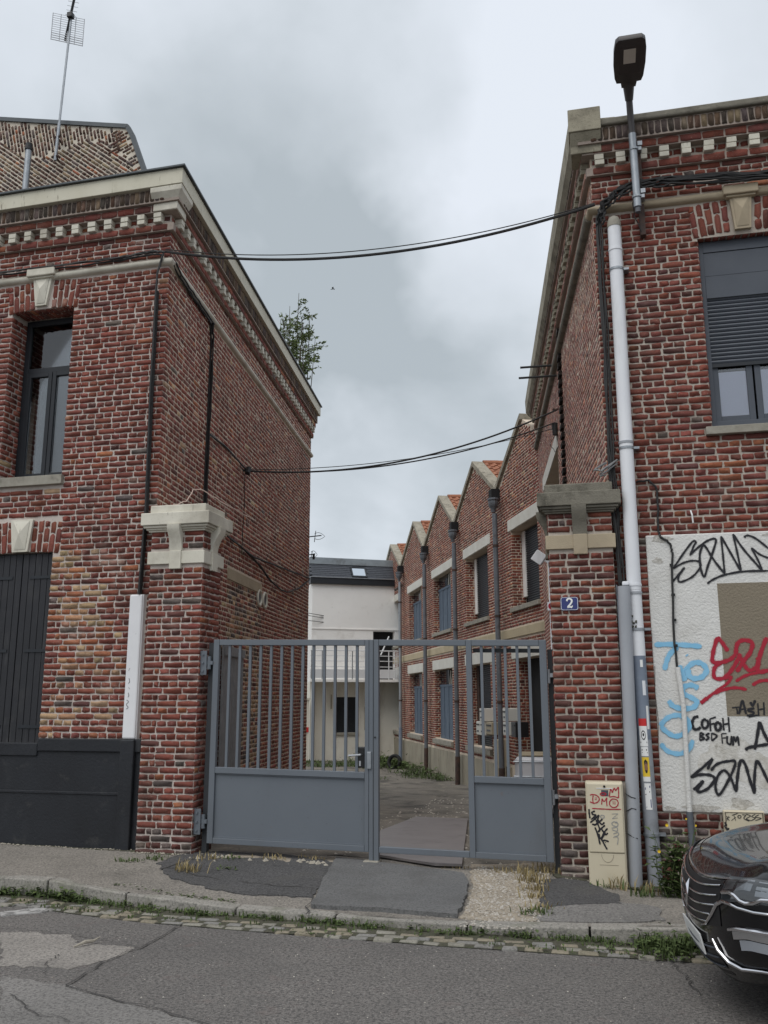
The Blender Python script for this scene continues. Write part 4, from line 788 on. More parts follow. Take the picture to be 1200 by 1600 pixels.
# ------------------------------------------------------------------ sawtooth workshop wing
E0 = (-0.9037, 18.7286)
WF = Fr(E0, rad(-67.886)); WF.proud = .45      # u = -s
WG = thing('workshop_wing', tuple(WF.p(-10, -.6, -3)), 'long brick workshop wing with a row of pointed gables along the right of the yard', 'building')
PK = [1.03, 5.30, 9.57, 13.9, 18.95]; VL = [-1.2, 3.2, 7.62, 12.1, 16.65, 21.5]
OP = [(.25, 2.15), (4.2, 6.5), (8.3, 10.75), (12.75, 15.1), (17.0, 18.75)]; LT = [(.02, 2.34), (3.9, 6.69), (8.05, 10.96), (12.54, 15.34), (16.84, 18.96)]
holes = [(-b, -a, 3.72, 5.53) for a, b in OP]+[(-b, -a, .45, 2.56) for a, b in OP[1:]]+[(-2.15, -.25, -.75, 2.56), (-23, -19.06, -2, 4.85)]
g = G(); wall_cells(g, WF, -21.5, 1.2, -1.1, 6.62, holes, .36)
for k in range(5): g.prism(WF, [(-VL[k+1], 6.62), (-VL[k], 6.62), (-VL[k], 6.70), (-PK[k], 7.93), (-VL[k+1], 6.70)], -.36, 0)
g.obj('wall', MORT_S, WG)
def under_gable(u, z):
    s_ = -u
    for k in range(5):
        if VL[k] <= s_ <= VL[k+1]: return z < np.interp(s_, [VL[k], PK[k], VL[k+1]], [6.62, 7.86, 6.62])
    return True
def tint_w(u, z): return tuple(1.2*x for x in jit(pick([(RED, .80), (ORANGE, .07), (DARKB, .12), (YELLOW, .01)])))
bh_ = [(-b, -a, 5.5, 5.83) for a, b in LT]+[(-b, -a, 2.55, 2.88) for a, b in LT]+[(-b, -a, 3.62, 5.6) for a, b in OP]+[(-b, -a, .3, 2.6) for a, b in OP]+[(-23, -19.06, -2, 4.87), (-23, 2, 3.03, 3.26)]
wl_ = [courses(WF, -21.5, 0.2, .16, 7.9, bh_, tint_w, inside=under_gable)]
for a, b in OP:
    jf = TFr(WF.p(-b, 0, 0), -WF.n, WF.u, (0, 0, 1)); jf.proud = .45; wl_.append(courses(jf, 0, .32, 3.73, 5.5, [], tint_w)); wl_.append(courses(jf, 0, .32, .46, 2.54, [], tint_w))
lay(WG, wl_, 300, B_SIDE)
for (s0, s1), (z0, z1) in [((-.2, 19.05), (3.045, 3.25))]:
    g = G(); g.fbox(WF, -s1, -s0, z0, z1, -.01, .03); g.obj('stone_band', BAND, WG, bevel=.01)
s_ = -.2
while s_ < 19:
    e = min(s_+rnd.uniform(.9, 1.3), 19.05); g = G(); g.fbox(WF, -e+.006, -s_-.006, -1.1, .15+rnd.uniform(-.01, .01), -.01, .04+rnd.uniform(-.004, .004))
    if not (s_ < 2.1 and e > .3): g.obj('plinth_panel', PLINTHC, WG, bevel=.006)
    s_ = e
for k in range(5):
    a, b = LT[k]; g = G(); g.fbox(WF, -b, -a, 5.54, 5.815, -.3, .025); g.obj('lintel', LINTEL, WG, bevel=.008); g = G(); g.fbox(WF, -b, -a, 2.565, 2.87, -.3, .025); g.obj('lintel', LINTEL, WG, bevel=.008)
    a, b = OP[k]; g = G(); g.fbox(WF, -b-.06, -a+.06, 3.62, 3.725, -.3, .07); g.obj('sill', SILL, WG, bevel=.008)
    if k: g = G(); g.fbox(WF, -b-.06, -a+.06, .31, .445, -.3, .09); g.obj('sill', SILL, WG, bevel=.008)
    for z0, z1, up in ((3.726, 5.53, 1), (.45, 2.56, 0)):
        if k < 2:
            if k == 0 and not up: g = G(); g.fbox(WF, -b, -a, -.7, z1, -.34, -.30); g.obj('doorway', DARK, WG); continue
            g = G(); g.fbox(WF, -b, -a, z0, z1, -.345, -.33); w = g.obj('window', DARK, WG)
            g = G(); g.fbox(WF, -b+.01, -b+.24, z0+.25 if up else z0, z1-.02, -.33, -.25); g.obj('frame', HOUSEW if up else IRONB, w)
            z = z0+.02
            while z < z1-.03:
                g = G(); g.sweep([[WF.p(u, zz, p) for p, zz in [(-.29, z), (-.27, z+.01), (-.27, z+.035), (-.29, z+.048)]] for u in (-b+.25, -a)]); g.obj('slat', ANTHR, w); z += .052
        else:
            g = G(); g.fbox(WF, -b, -a, z0, z1, -.35, -.34); w = g.obj('window', DARK, WG); dd = .12; n = 8; zt = z0+(z1-z0)*.76
            for i in range(n):
                ww = (b-a)/n; g = G(); g.fbox(WF, -b+i*ww+.012, -b+(i+1)*ww-.012, z0, zt-.02, -.335+dd, -.30+dd+.012*(i % 2)); g.obj('plank', BLUEW, w)
            g = G(); g.fbox(WF, -b, -a, zt-.02, zt+.05, -.335+dd, -.28+dd); g.obj('transom', BLUEW, w)
            g = G(); g.fbox(WF, -b, -b+(b-a)*.5, zt+.05, z1, -.335+dd, -.31+dd); g.obj('pane', GLASSD, w)
            for i in range(4):
                u = -a-.12-i*.24; g = G(); g.tube([WF.p(u-.10, zt+.05, -.27+dd), WF.p(u+.04, z1-.04, -.27+dd)], .017, 5); g.obj('bar', LINTEL, w)
# gable copings and tiled roofs
for k in range(5):
    pk = (PK[k], 7.93)
    for v, side in ((VL[k], 1), (VL[k+1], -1)):
        if v < 0: continue
        dz = pk[1]-6.70; g = G()
        poly = [(-v, 6.70), (-pk[0], 7.93), (-pk[0], 8.075), (-v-.0, 6.70+.145)]
        g.prism(WF, poly, -.24, .07); g.obj('coping', COPING, WG, bevel=.01)
    for v in (VL[k], VL[k+1]):
        A, B = WF.p(-pk[0], 8.0, -.24), WF.p(-v, 6.74, -.24); back = -WF.n*6.5
        g = G(); g.quad(A, B, B+back, A+back); g.quad(A-Vector((0, 0, .08)), B-Vector((0, 0, .08)), B+back-Vector((0, 0, .08)), A+back-Vector((0, 0, .08))); rf = g.obj('roof', ROOFT, WG)
        sl_ = (B-A); L_ = sl_.length; sl_.normalize(); bk = back.normalized(); up = sl_.cross(bk); up = up if up.z > 0 else -up
        rows = int(L_/.29); g = G(); prof = [(0, .012), (.05, .055), (.10, .06), (.15, .012), (.225, .018)]
        for r_ in range(rows):
            c = 0.0
            while c < 6.2:
                o_ = A+bk*c+sl_*(r_*.29); b_ = len(g.v); e = rnd.uniform(-.006, .006)
                for t, lift in ((0, .0), (.33, .03)): g.v += [o_+bk*x+sl_*t+up*(y+lift+e) for x, y in prof]
                g.f += [(b_+i, b_+i+1, b_+6+i, b_+5+i) for i in range(4)]; g.v += [o_+bk*x+sl_*.33+up*(y+.008+e) for x, y in prof]; g.f += [(b_+5+i, b_+6+i, b_+11+i, b_+10+i) for i in range(4)]
                c += .22
        tag(g.obj('roof_tiles', ROOFT, rf), kind='stuff')
    g = G()
    for c in range(16): g.tube([WF.p(-pk[0], 8.02+.012*(c % 2), -.25-c*.4), WF.p(-pk[0], 8.035, -.25-(c+1.06)*.4)], .095, 8)
    g.obj('ridge', ROOFT, WG)
# downpipes in the valleys
pl_ = ['grey downpipe on the workshop wing nearest the right gate pillar', 'second grey downpipe of the workshop wing, with a funnel head between two gables', 'third grey downpipe of the workshop wing, right beside the gate post gap', 'farthest downpipe of the workshop wing with a blue painted foot beside the balcony']
for k, (v, lb) in enumerate(zip(VL[1:5], pl_)):
    t = thing('downpipe', tuple(WF.p(-v, -.6, .16)), lb, 'downpipe', 'downpipes between the workshop gables'); u = -(2.87, 7.12, 11.38, 16.05)[k]
    if k != 3: pts = [WF.p(u, 6.1, .17), WF.p(u, .1, .17)]
    else: pts = [WF.p(u, 6.1, .17), WF.p(u, .6, .17)]
    g = G(); g.tube(pts, .062, 10); soft(g.obj('pipe', LEAD if k < 3 else GALV, t))
    g = G(); g.tube([WF.p(u, pts[1].z+.01, .17), WF.p(u-.02, -.72, .18)], .070, 10); soft(g.obj('pipe_foot', IRONB if k < 3 else PIPEB, t))
    g = G(); r_ = [(6.13, .065), (6.20, .075), (6.26, .12), (6.32, .15), (6.40, .15), (6.43, .175), (6.47, .175)]; g.sweep([[WF.p(u+rr*math.cos(q), z, .2+rr*.8*math.sin(q)) for q in [i*PI/6 for i in range(12)]] for z, rr in r_]); soft(g.obj('hopper_head', LEAD, t), 30)
    g = G(); g.fbox(WF, u-.13-.2, u+.13-.2, 6.47, 6.74, -.05, .22); g.obj('outlet', DARK, t)
    for z in (1.6, 3.6, 5.3):
        g = G(); g.tube([WF.p(u, z-.03, .17), WF.p(u, z+.03, .17)], .074, 10); g.obj('joint_ring', IRONB, t)
g = G(); g.tube([WF.p(-17.5, 5.95, .1), WF.p(-15.9, 5.95, .12)], .05, 6); tag(g.obj('iron_bracket', IRONB), 'short rusty iron bar across the farthest workshop downpipe', 'bracket')

# ------------------------------------------------------------------ white house at the end of the yard
HO = (-10.775, 33.943); HF = Fr(HO, rad(30))
WH = thing('white_house', tuple(HF.p(2.5, -.72, -3)), 'white rendered house with slate mansard and balcony closing the end of the yard', 'house')
g = G(); wall_cells(g, HF, 0, 6, 2.3, 6.2, [(2.54, 3.45, 2.4, 4.34)], .3); g.fbox(HF, 0, 6, 2.3, 6.2, -6, -.31); g.obj('wall', HOUSEW, WH)
g = G(); wall_cells(g, HF, -.02, 6, -1.0, 2.298, [(1.02, 1.86, .36, 1.73)], .3); g.fbox(HF, -.02, 6, -1.0, 2.298, -6, -.31); g.obj('lower_wall', HOUSEL, WH)
g = G(); g.fbox(HF, -.1, 6, 6.19, 6.44, -.2, .12); g.obj('fascia', ANTHR, WH, bevel=.01); g = G(); g.fbox(HF, -.1, 6, 6.44, 6.47, -.2, .16); g.obj('gutter_edge', GALV, WH)
sf = TFr(HF.p(0, 6.46, .10), HF.u, HF.n*math.cos(rad(38))+Vector((0, 0, 1))*math.sin(rad(38)), Vector((0, 0, 1))*math.cos(rad(38))-HF.n*math.sin(rad(38)))
g = G(); g.fbox(sf, 0, 6, 0, .74, -.08, 0); rf = g.obj('mansard', SLATE, WH)
g = G()
for r_ in range(7):
    u = -.02-.1*(r_ % 2)
    while u < 5.9:
        if not (1.62 < u+.11 < 2.27 and .03 < r_*.105 < .66):
            q = [sf.p(u, r_*.105, .022), sf.p(u+.21, r_*.105, .022+rnd.uniform(-.003, .003)), sf.p(u+.21, r_*.105+.16, .004), sf.p(u, r_*.105+.16, .004)]; b_ = len(g.v); g.v += q+[sf.p(u, r_*.105, .004), sf.p(u+.21, r_*.105, .004)]; g.f += [(b_, b_+1, b_+2, b_+3), (b_, b_+1, b_+5, b_+4)]
        u += .215
tag(g.obj('slate_rows', SLATE, rf), kind='stuff')
g = G(); g.fbox(HF, -.06, 6, 7.04, 7.32, -2, -.30); g.obj('ridge_flashing', ZINCL, WH, bevel=.01); g = G(); g.fbox(HF, .0, 6, 6.1, 7.04, -5, -.62); g.obj('attic', SLATE, WH)
g = G(); fr_rect(g, sf, 1.62, 2.27, .04, .62, .06, 0, .06); sk = g.obj('skylight', ANTHR, WH); g = G(); g.fbox(sf, 1.68, 2.21, .10, .56, .02, .035); g.obj('pane', SKYG, sk)
g = G(); g.fbox(HF, 0, 6, 4.385, 4.425, 0, .03); g.obj('moulding', HOUSEW, WH)
g = G(); g.fbox(HF, 2.54, 3.45, 2.4, 4.34, -.29, -.25); g.obj('balcony_door', DARK, WH)
g = G(); g.fbox(HF, -.25, 4.2, 2.30, 2.40, 0, 1.0); bl_ = g.obj('balcony', HOUSEW, WH)
g = G(); g.fbox(HF, -.25, 4.2, 2.44, 2.78, .955, .965); g.obj('balcony_panel', WHITEM, bl_)
for z in (2.88, 3.10, 3.30, 3.50):
    g = G(); g.tube([HF.p(-.25, z, .96), HF.p(4.2, z, .96)], .014 if z < 3.4 else .022, 6); g.obj('rail', WHITEM, bl_)
for u in (-.2, .22, 1.42, 2.35, 2.9, 3.15, 3.24, 3.33): 
    g = G(); g.fbox(HF, u-.017, u+.017, 2.4, 3.5, .945, .975); g.obj('post', WHITEM if u > 2 else GALV, bl_)
g = G(); g.tube([HF.p(2.62, 3.35, .8), HF.p(3.05, 4.1, .5)], .03, 6); g.obj('stay', WHITEM, bl_)
g = G(); g.fbox(HF, 1.02, 1.86, .36, 1.73, -.20, -.16); ww = g.obj('window', ANTHR, WH); z = .38
while z < 1.71:
    g = G(); g.fbox(HF, 1.03, 1.85, z, z+.042, -.16, -.145); g.obj('slat', ANTHR, ww); z += .05
g = G(); g.fbox(HF, .96, 1.92, .275, .355, -.1, .07); g.obj('sill', SILL, WH)
for u, r_ in ((2.50, .06), (2.72, .05), (.06, .06)):
    g = G(); g.tube([HF.p(u, -.75, .08), HF.p(u, 2.29, .08)], r_, 8); soft(g.obj('pipe', LEAD if u > 1 else HOUSEW, WH))
for u, z, l in ((.80, 1.55, .55), (2.2, 1.6, .5), (2.18, .9, .9)):
    g = G(); g.fbox(HF, u, u+.05, z-l/2, z+l/2, 0, .006); g.obj('rust_streak', PLINTHC, WH)
for i, (za, zb) in enumerate(((5.0, 4.62), (4.9, 4.55), (4.70, 4.6))):
    g = G(); g.tube(catenary(HF.p(-.3, za, .25), WF.p(-19.3, 4.75-.04*i, .05), .05), .012, 5); tag(g.obj('service_wire', CABLE), ['topmost thin wire crossing the white house wall', 'middle thin wire crossing the white house wall', 'lowest thin wire crossing the white house wall'][i], 'wire', 'thin wires across the white house')
DH = thing('distant_house', (-17.5, 47, -.7), 'sliver of brown brick house with pale bands seen beside the white house', 'house')
DF = Fr((-19.5, 46), rad(10)); g = G(); g.fbox(DF, 0, 4.6, -1, 7.2, -4, 0); g.obj('wall', B_SIDE, DH); DH.children[0].data.attributes.new('tint', 'FLOAT_COLOR', 'FACE').data.foreach_set('color', [.22, .12, .08, 1]*6)
for z in (1.5, 2.6, 3.7, 4.3, 4.9, 5.5): 
    g = G(); g.fbox(DF, 0, 4.6, z, z+.18, 0, .04); g.obj('stone_band', LINTEL, DH)
GP_ = thing('garden_post', tuple(HF.p(-.25, -.72, .3)), 'cream plastered post left of the white house window wall', 'post')
g = G(); g.fbox(HF, -.42, -.16, -.9, 1.62, .2, .5); g.obj('shaft', HOUSEL, GP_); g = G(); g.fbox(HF, -.46, -.10, 1.62, 1.70, .16, .54); g.obj('cap', HOUSEL, GP_)
g = G(); g.fbox(HF, -.30, -.18, .42, .60, .5, .53); g.obj('red_sign', REDP, GP_)

# ------------------------------------------------------------------ gable wall of the neighbour house behind the left roof
NF = Fr((-9, 15), rad(-1.17)); NB = thing('neighbour_house', (-12, 16, .1), 'taller dark brick gable wall with slanted courses rising behind the left corner house', 'house')
GPOLY = [(-8.5, 15.43), (.03, 13.46), (.15, 13.24), (.55, 12.2), (1.5, 9.7), (1.5, 6), (-8.5, 6)]
g = G(); g.prism(NF, GPOLY, -.12, 0); g.obj('gable_wall', MORT_G, NB)
def inpoly(x, y, P):
    c = False
    for (x0, y0), (x1, y1) in zip(P, P[1:]+P[:1]):
        if (y0 > y) != (y1 > y) and x < (x1-x0)*(y-y0)/(y1-y0)+x0: c = not c
    return c
def tint_g(u, z): return jit(pick([([(.105, .056, .042), (.085, .048, .038), (.125, .07, .05)], .62), (GREYB, .14), ([(.26, .19, .12), (.20, .14, .09)], .18), (ORANGE, .06)]), .2)
def top_z(u): return float(np.interp(u, [-8.5, .03, .15, .55, 1.5], [15.43, 13.46, 13.24, 12.2, 9.7]))
gl = []
for ang, test in ((-38, lambda u, z: top_z(u)-z > .62+.25*math.sin(2.1*u) and z > 10.3 and (u < -.3 or (top_z(u)-z)/2.6 > .25)), (-76, lambda u, z: .1 < top_z(u)-z <= .62+.25*math.sin(2.1*u) and u < -.1), (22, lambda u, z: z > 10.3 and u >= -.3 and .05 < (top_z(u)-z)/2.6 <= .25)):
    ca, sa = math.cos(rad(ang)), math.sin(rad(ang)); tf_ = TFr(NF.p(-4, 12.5, 0), NF.u*ca+NF.z*sa, NF.n, NF.z*ca-NF.u*sa)
    ins = lambda a, b, ca=ca, sa=sa, test=test: (lambda u, z: -6 < u < 1.3 and inpoly(u, z, GPOLY) and test(u, z))(-4+a*ca-b*sa, 12.5+a*sa+b*ca)
    gl.append(courses(tf_, -5, 6.5, -4.5, 4.5, [], tint_g, inside=ins, ch=.078, bh=.054))
lay(NB, gl, 300, B_SIDE)
g = G(); a = [NF.p(-8.5, 15.43), NF.p(.03, 13.46), NF.p(.15, 13.24), NF.p(1.5, 9.7)]
for p, q in zip(a[:-1], a[1:]):
    n_ = (q-p).normalized().cross(NF.n); n_ = n_ if n_.z > 0 else -n_
    g.hexa([p+NF.n*.04-n_*.05, q+NF.n*.04-n_*.05, q-NF.n*.06-n_*.05, p-NF.n*.06-n_*.05, p+NF.n*.04+n_*.04, q+NF.n*.04+n_*.04, q-NF.n*.06+n_*.04, p-NF.n*.06+n_*.04])
g.obj('verge', ZINC, NB)
g = G(); g.tube([(-11.0, 14.6, 7.9), (-11.0, 14.6, 12.95)], .065, 12); fl = soft(g.obj('flue_pipe', GALV)); tag(fl, 'grey metal flue pipe with dark cap standing against the slanted brick gable', 'flue pipe')
g = G(); g.tube([(-11.0, 14.6, 12.952), (-11.0, 14.6, 13.0)], .085, 12); g.tube([(-11.0, 14.6, 13.0), (-11.0, 14.6, 13.1)], .07, 12); g.obj('cap', CARBLK, fl)
# TV aerial
AN = thing('tv_antenna', (-10.53, 14.9, 12.7), 'television aerial with grid reflector on a tall mast above the neighbour gable', 'antenna')
mt = Vector((-10.42, 14.85, 16.35)); mb = Vector((-10.53, 14.85, 12.80))
g = G(); g.tube([mb, mb.lerp(mt, .25)], .032, 8); g.tube([mb.lerp(mt, .24), mt], .024, 8); g.obj('mast', GALV, AN)
for z in (12.9, 13.36):
    g = G(); g.tube([(-10.53, 15.0, z-.03), (-10.53, 14.85, z)], .02, 6); g.tube([(-10.60, 14.85, z), (-10.46, 14.85, z)], .028, 6); g.obj('bracket', IRONB, AN)
bd_ = Vector((.30, -.22, .85)).normalized(); c0 = mt+Vector((0, -.03, -.05)); sd_ = Vector((.92, .02, -.36)).normalized()
g = G(); g.tube([c0-bd_*.55, c0+bd_*1.5], .028, 6); bo = g.obj('boom', CARBLK, AN)
for k in range(16):
    c = c0+bd_*(-.0+k*.095); g = G(); g.tube([c-sd_*.14, c+sd_*.14], .006, 4); g.obj('element', GALV, bo)
upd = sd_.cross(bd_).normalized(); upd = upd if upd.z > 0 else -upd
rc = c0-bd_*.30; g = G()
for i in range(13):
    h = (i-6)*.055; bx = 0; c = rc+Vector((0, 0, 1))*h+Vector((0, -1, 0))*bx; w_ = .42; g.tube([c-sd_*w_, c+sd_*w_], .005 if i > 3 else .009, 4)
for x in (-.42, -.2, 0, .2, .42):
    g.tube([rc+sd_*x+Vector((0, 0, .34)), rc+sd_*x, rc+sd_*x+Vector((0, 0, -.34))], .008, 4)
g.obj('reflector', PVCG, AN); g = G(); g.box(tuple(c0-Vector((.06, .06, .07))), tuple(c0+Vector((.06, .06, .05)))); g.obj('clamp', CARBLK, AN, bevel=.01)
# tree behind the left roof
TR = thing('tree', (-7.4, 21.2, -.5), 'slender leafy tree top rising behind the roof edge of the left corner house', 'tree')
g = G(); lf = G(); rt = random.Random(4)
base_ = Vector((-7.4, 21.2, -.5)); stems = []
for k in range(22):
    a = rt.uniform(0, 2*PI); sp = rt.uniform(.05, .75); top = Vector((-7.30+sp*math.cos(a)*.85-.15*(k == 0), 21.1+sp*math.sin(a), 12.25-abs(rt.gauss(0, 1.0))-sp*.9))
    if k < 3: top = Vector((-7.2-.25*k, 21.1, 12.35-.35*k))
    mid = base_.lerp(top, .6)+Vector((rt.uniform(-.2, .2), rt.uniform(-.2, .2), 0)); pts = [base_.lerp(mid, .0), base_.lerp(mid, .5), mid, mid.lerp(top, .5)+Vector((rt.uniform(-.08, .08), 0, 0)), top]
    g.tube(pts, [.05, .035, .025, .016, .006], 5); stems.append(pts)
    for j in range(26):
        t = rt.uniform(.15, 1.0)**.7; p0 = mid.lerp(top, t); d = Vector((rt.gauss(.15, .6), rt.gauss(0, .6), rt.uniform(-.1, .7))).normalized(); L_ = rt.uniform(.2, .62)*(1.3-t*.6); p1 = p0+d*L_
        if p1.z < 9.9 or p0.z < 9.7: continue
        g.tube([p0, p0.lerp(p1, .5)+Vector((0, 0, .03)), p1], [.008, .006, .003], 3)
        for q in range(rt.randint(12, 22)):
            c = p0.lerp(p1, rt.uniform(.1, 1.05)); ld = (d+Vector((rt.gauss(0, .7), rt.gauss(0, .7), rt.gauss(0, .5)))).normalized(); n_ = ld.cross(Vector((rt.gauss(0, 1), rt.gauss(0, 1), rt.gauss(0, 1)))).normalized(); l = rt.uniform(.05, .11); w_ = l*.2
            lf.add([c, c+ld*l*.5+n_*w_, c+ld*l, c+ld*l*.5-n_*w_], [(0, 1, 2, 3)])
g.obj('trunk', BARK, TR); lf.obj('crown', LEAF, TR)
# bird
b_ = Vector((-17.8, 60, 32.0)); g = G(); g.tube([b_+Vector((-.16, 0, 0)), b_+Vector((-.06, 0, .02)), b_+Vector((.08, 0, .01)), b_+Vector((.2, 0, -.01))], [.014, .03, .03, .01], 6)
g.add([b_+Vector((0, -.04, .02)), b_+Vector((.09, -.04, .02)), b_+Vector((.15, -.26, .06)), b_+Vector((-.02, -.17, .08))], [(0, 1, 2, 3)]); g.add([b_+Vector((0, .04, .02)), b_+Vector((.09, .04, .02)), b_+Vector((.15, .26, .06)), b_+Vector((-.02, .17, .08))], [(0, 1, 2, 3)])
tag(g.obj('bird', CARBLK), 'tiny dark bird flying high in the cloudy sky', 'bird')

# ------------------------------------------------------------------ gate
GY = 9.25
def zt(x): return 2.333+(x+4.047)*(-.060/3.6)       # the gate leans down to the right with the ground
def zs(x, base): return base+(x+4.03)*(-.0166)
def gbar(g, x0, x1, za0, za1, y0, y1): return g.hexa([(x0, y0, za0(x0)), (x1, y0, za0(x1)), (x1, y1, za0(x1)), (x0, y1, za0(x0)), (x0, y0, za1(x0)), (x1, y0, za1(x1)), (x1, y1, za1(x1)), (x0, y1, za1(x0))])
Zt = lambda x: zt(x); Zt2 = lambda x: zt(x)-.062; Zb = lambda x: zs(x, .20); Zb2 = lambda x: zs(x, .258); Zm = lambda x: zs(x, .915); Zm2 = lambda x: zs(x, .978)
y0, y1 = GY-.03, GY+.03
GL = thing('gate_leaf', (-3.2, GY, .15), 'left leaf of the grey steel gate with thirteen bars above a blank panel', 'gate', 'leaves of the grey yard gate')
for nm, xa, xb in (('stile', -4.055, -3.99), ('stile', -2.335, -2.292)):
    g = G(); gbar(g, xa, xb, Zb, Zt, y0, y1); g.obj(nm, GATE, GL, bevel=.004)
for nm, f0, f1 in (('rail', Zt2, Zt), ('rail', Zm, Zm2), ('rail', Zb, Zb2)):
    g = G(); gbar(g, -3.988, -2.337, f0, f1, y0+.001, y1-.001); g.obj(nm, GATE, GL, bevel=.004)
g = G(); gbar(g, -3.988, -2.337, lambda x: Zb2(x)+.001, lambda x: Zm(x)-.001, GY+.0, GY+.008); g.obj('panel', GATE, GL)
for f0, f1 in ((lambda x: Zb2(x)+.0015, lambda x: Zb2(x)+.012), (lambda x: Zm(x)-.012, lambda x: Zm(x)-.0015)):
    g = G(); gbar(g, -3.986, -2.339, f0, f1, GY-.014, GY-.001); g.obj('panel_bead', GATE, GL)
for k in range(13):
    x = -3.872+k*.1205; g = G(); gbar(g, x-.014, x+.014, Zm2, Zt2, GY-.014, GY+.014); g.obj('bar', GATE, GL)
g = G(); g.box((-2.42, GY-.005, .99), (-2.34, GY+.06, 1.20)); lk_ = g.obj('lock_box', CARBLK, GL, bevel=.01)
g = G(); g.tube([(-2.37, GY-.03, 1.125), (-2.37, GY-.06, 1.125), (-2.50, GY-.06, 1.115)], .011, 8); soft(g.obj('handle', ALU, lk_)); g = G(); g.box((-2.40, GY-.012, 1.01), (-2.38, GY-.004, 1.06)); g.obj('key_plate', ALU, lk_)
for z in (2.08, .42):
    g = G(); g.box((-4.20, GY-.06, z-.13), (-4.12, GY-.045, z+.13)); g.tube([(-4.10, GY-.03, z-.07), (-4.10, GY-.03, z+.07)], .022, 8); g.box((-4.13, GY-.045, z-.02), (-4.055, GY-.02, z+.02))
    for q in (-.09, 0, .09): g.tube([(-4.16, GY-.06, z+q), (-4.16, GY-.075, z+q)], .012, 6)
    g.obj('hinge', GATE, GL)
g = G(); g.box((-4.13, GY+.02, .1), (-4.075, GY+.09, 2.3)); g.obj('hinge_post', GATE_D, GL)
GR = thing('gate_leaf', (-1.3, GY, .15), 'right leaf of the grey steel gate with a clear walk-through opening beside its barred panel', 'gate', 'leaves of the grey yard gate')
for xa, xb, lo in ((-2.288, -2.187, lambda x: .07), (-1.263, -1.205, Zb), (-.515, -.445, Zb)):
    g = G(); gbar(g, xa, xb, lo, Zt, y0-.004*(xa < -2), y1); g.obj('stile', GATE, GR, bevel=.004)
g = G(); gbar(g, -2.245, -2.238, lambda x: .08, lambda x: zt(x)-.003, y0-.008, y0-.003); g.obj('stile_seam', GATE_D, GR)
for xa, xb in ((-2.185, -1.265), (-1.203, -.517)):
    g = G(); gbar(g, xa, xb, Zt2, Zt, y0+.001, y1-.001); g.obj('rail', GATE, GR, bevel=.004); g = G(); gbar(g, xa, xb, Zb, Zb2, y0+.001, y1-.001); g.obj('rail', GATE, GR, bevel=.004)
g = G(); gbar(g, -1.203, -.517, Zm, Zm2, y0+.001, y1-.001); g.obj('rail', GATE, GR, bevel=.004)
g = G(); gbar(g, -1.203, -.517, lambda x: Zb2(x)+.001, lambda x: Zm(x)-.001, GY, GY+.008); g.obj('panel', GATE, GR)
for k in range(5):
    x = -1.105+k*.1215; g = G(); gbar(g, x-.014, x+.014, Zm2, Zt2, GY-.014, GY+.014); g.obj('bar', GATE, GR)
g = G(); gbar(g, -1.20, -.50, lambda x: zt(x)-.125, lambda x: zt(x)-.085, GY+.06, GY+.10); g.obj('stop_rail', GATE_D, GR)
g = G(); g.box((-2.305, y0-.022, .985), (-2.262, y0-.004, 1.155)); g.obj('lock_keep', GALV, GR, bevel=.004)
g = G(); g.tube([(-2.222, y0-.005, 1.30), (-2.222, y0-.012, 1.30)], .009, 8); g.obj('bolt_hole', CARBLK, GR)
g = G(); g.box((-.44, GY+.05, .05), (-.385, GY+.13, 2.18)); g.obj('hinge_post', GATE_D, GR)
for z in (1.92, .75):
    g = G(); g.box((-.43, GY-.01, z-.02), (-.376, GY+.05, z+.02)); g.tube([(-.43, GY-.0, z-.08), (-.43, GY-.0, z+.06)], .016, 8); g.obj('hinge', GALV, GR)
g = G(); g.box((-2.34, GY-.08, .035), (-2.18, GY+.08, .095)); tag(g.obj('gate_stop_block', SILL, bevel=.01), 'small concrete block under the middle post of the grey gate', 'concrete block')

# ------------------------------------------------------------------ wall fittings
PFr = Fr((-.375, 9.16), 0)          # right pillar front, u = x + .375
NP = thing('house_number', (-.193, 9.15, 2.56), 'blue enamel house number plate reading 2 on the right gate pillar', 'number plate')
g = G(); pts = []
for cx, cz, a0 in ((-.105-.018, 2.692-.018, 0), (-.281+.018, 2.692-.018, 90), (-.281+.018, 2.558+.018, 180), (-.105-.018, 2.558+.018, 270)):
    pts += [(cx+.375+.018*math.cos(rad(a0+q)), cz+.018*math.sin(rad(a0+q))) for q in (0, 45, 90)]
g.prism(PFr, pts, .012, .022); g.obj('enamel', BLUEP, NP)
g = G()
for a, b in zip(pts, pts[1:]+pts[:1]):
    ce = (.182, 2.625); sh_ = lambda p, k: (ce[0]+(p[0]-ce[0])*k, ce[1]+(p[1]-ce[1])*k)
    g.quad(*[PFr.p(*q, .0228) for q in (sh_(a, .95), sh_(b, .95), sh_(b, .905), sh_(a, .905))])
g.obj('border', WHITEP, NP)
g = G(); ribbon(g, PFr, [(.158, 2.650), (.163, 2.668), (.182, 2.675), (.203, 2.665), (.206, 2.645), (.190, 2.618), (.165, 2.592)], .017, .0235, 8, False); ribbon(g, PFr, [(.160, 2.589), (.185, 2.592), (.207, 2.588)], .018, .0232, 6, False); ribbon(g, PFr, [(.207, 2.588), (.211, 2.605)], .009, .0236, 1, False); g.obj('numeral', WHITEP, NP)
def pipe_run(name, pts, r, mat, label, cat, parts=()):
    c = Vector(pts[-1]); t = thing(name, tuple(c), label, cat); g = G(); g.tube(pts, r, 14); soft(g.obj('pipe', mat, t)); return t
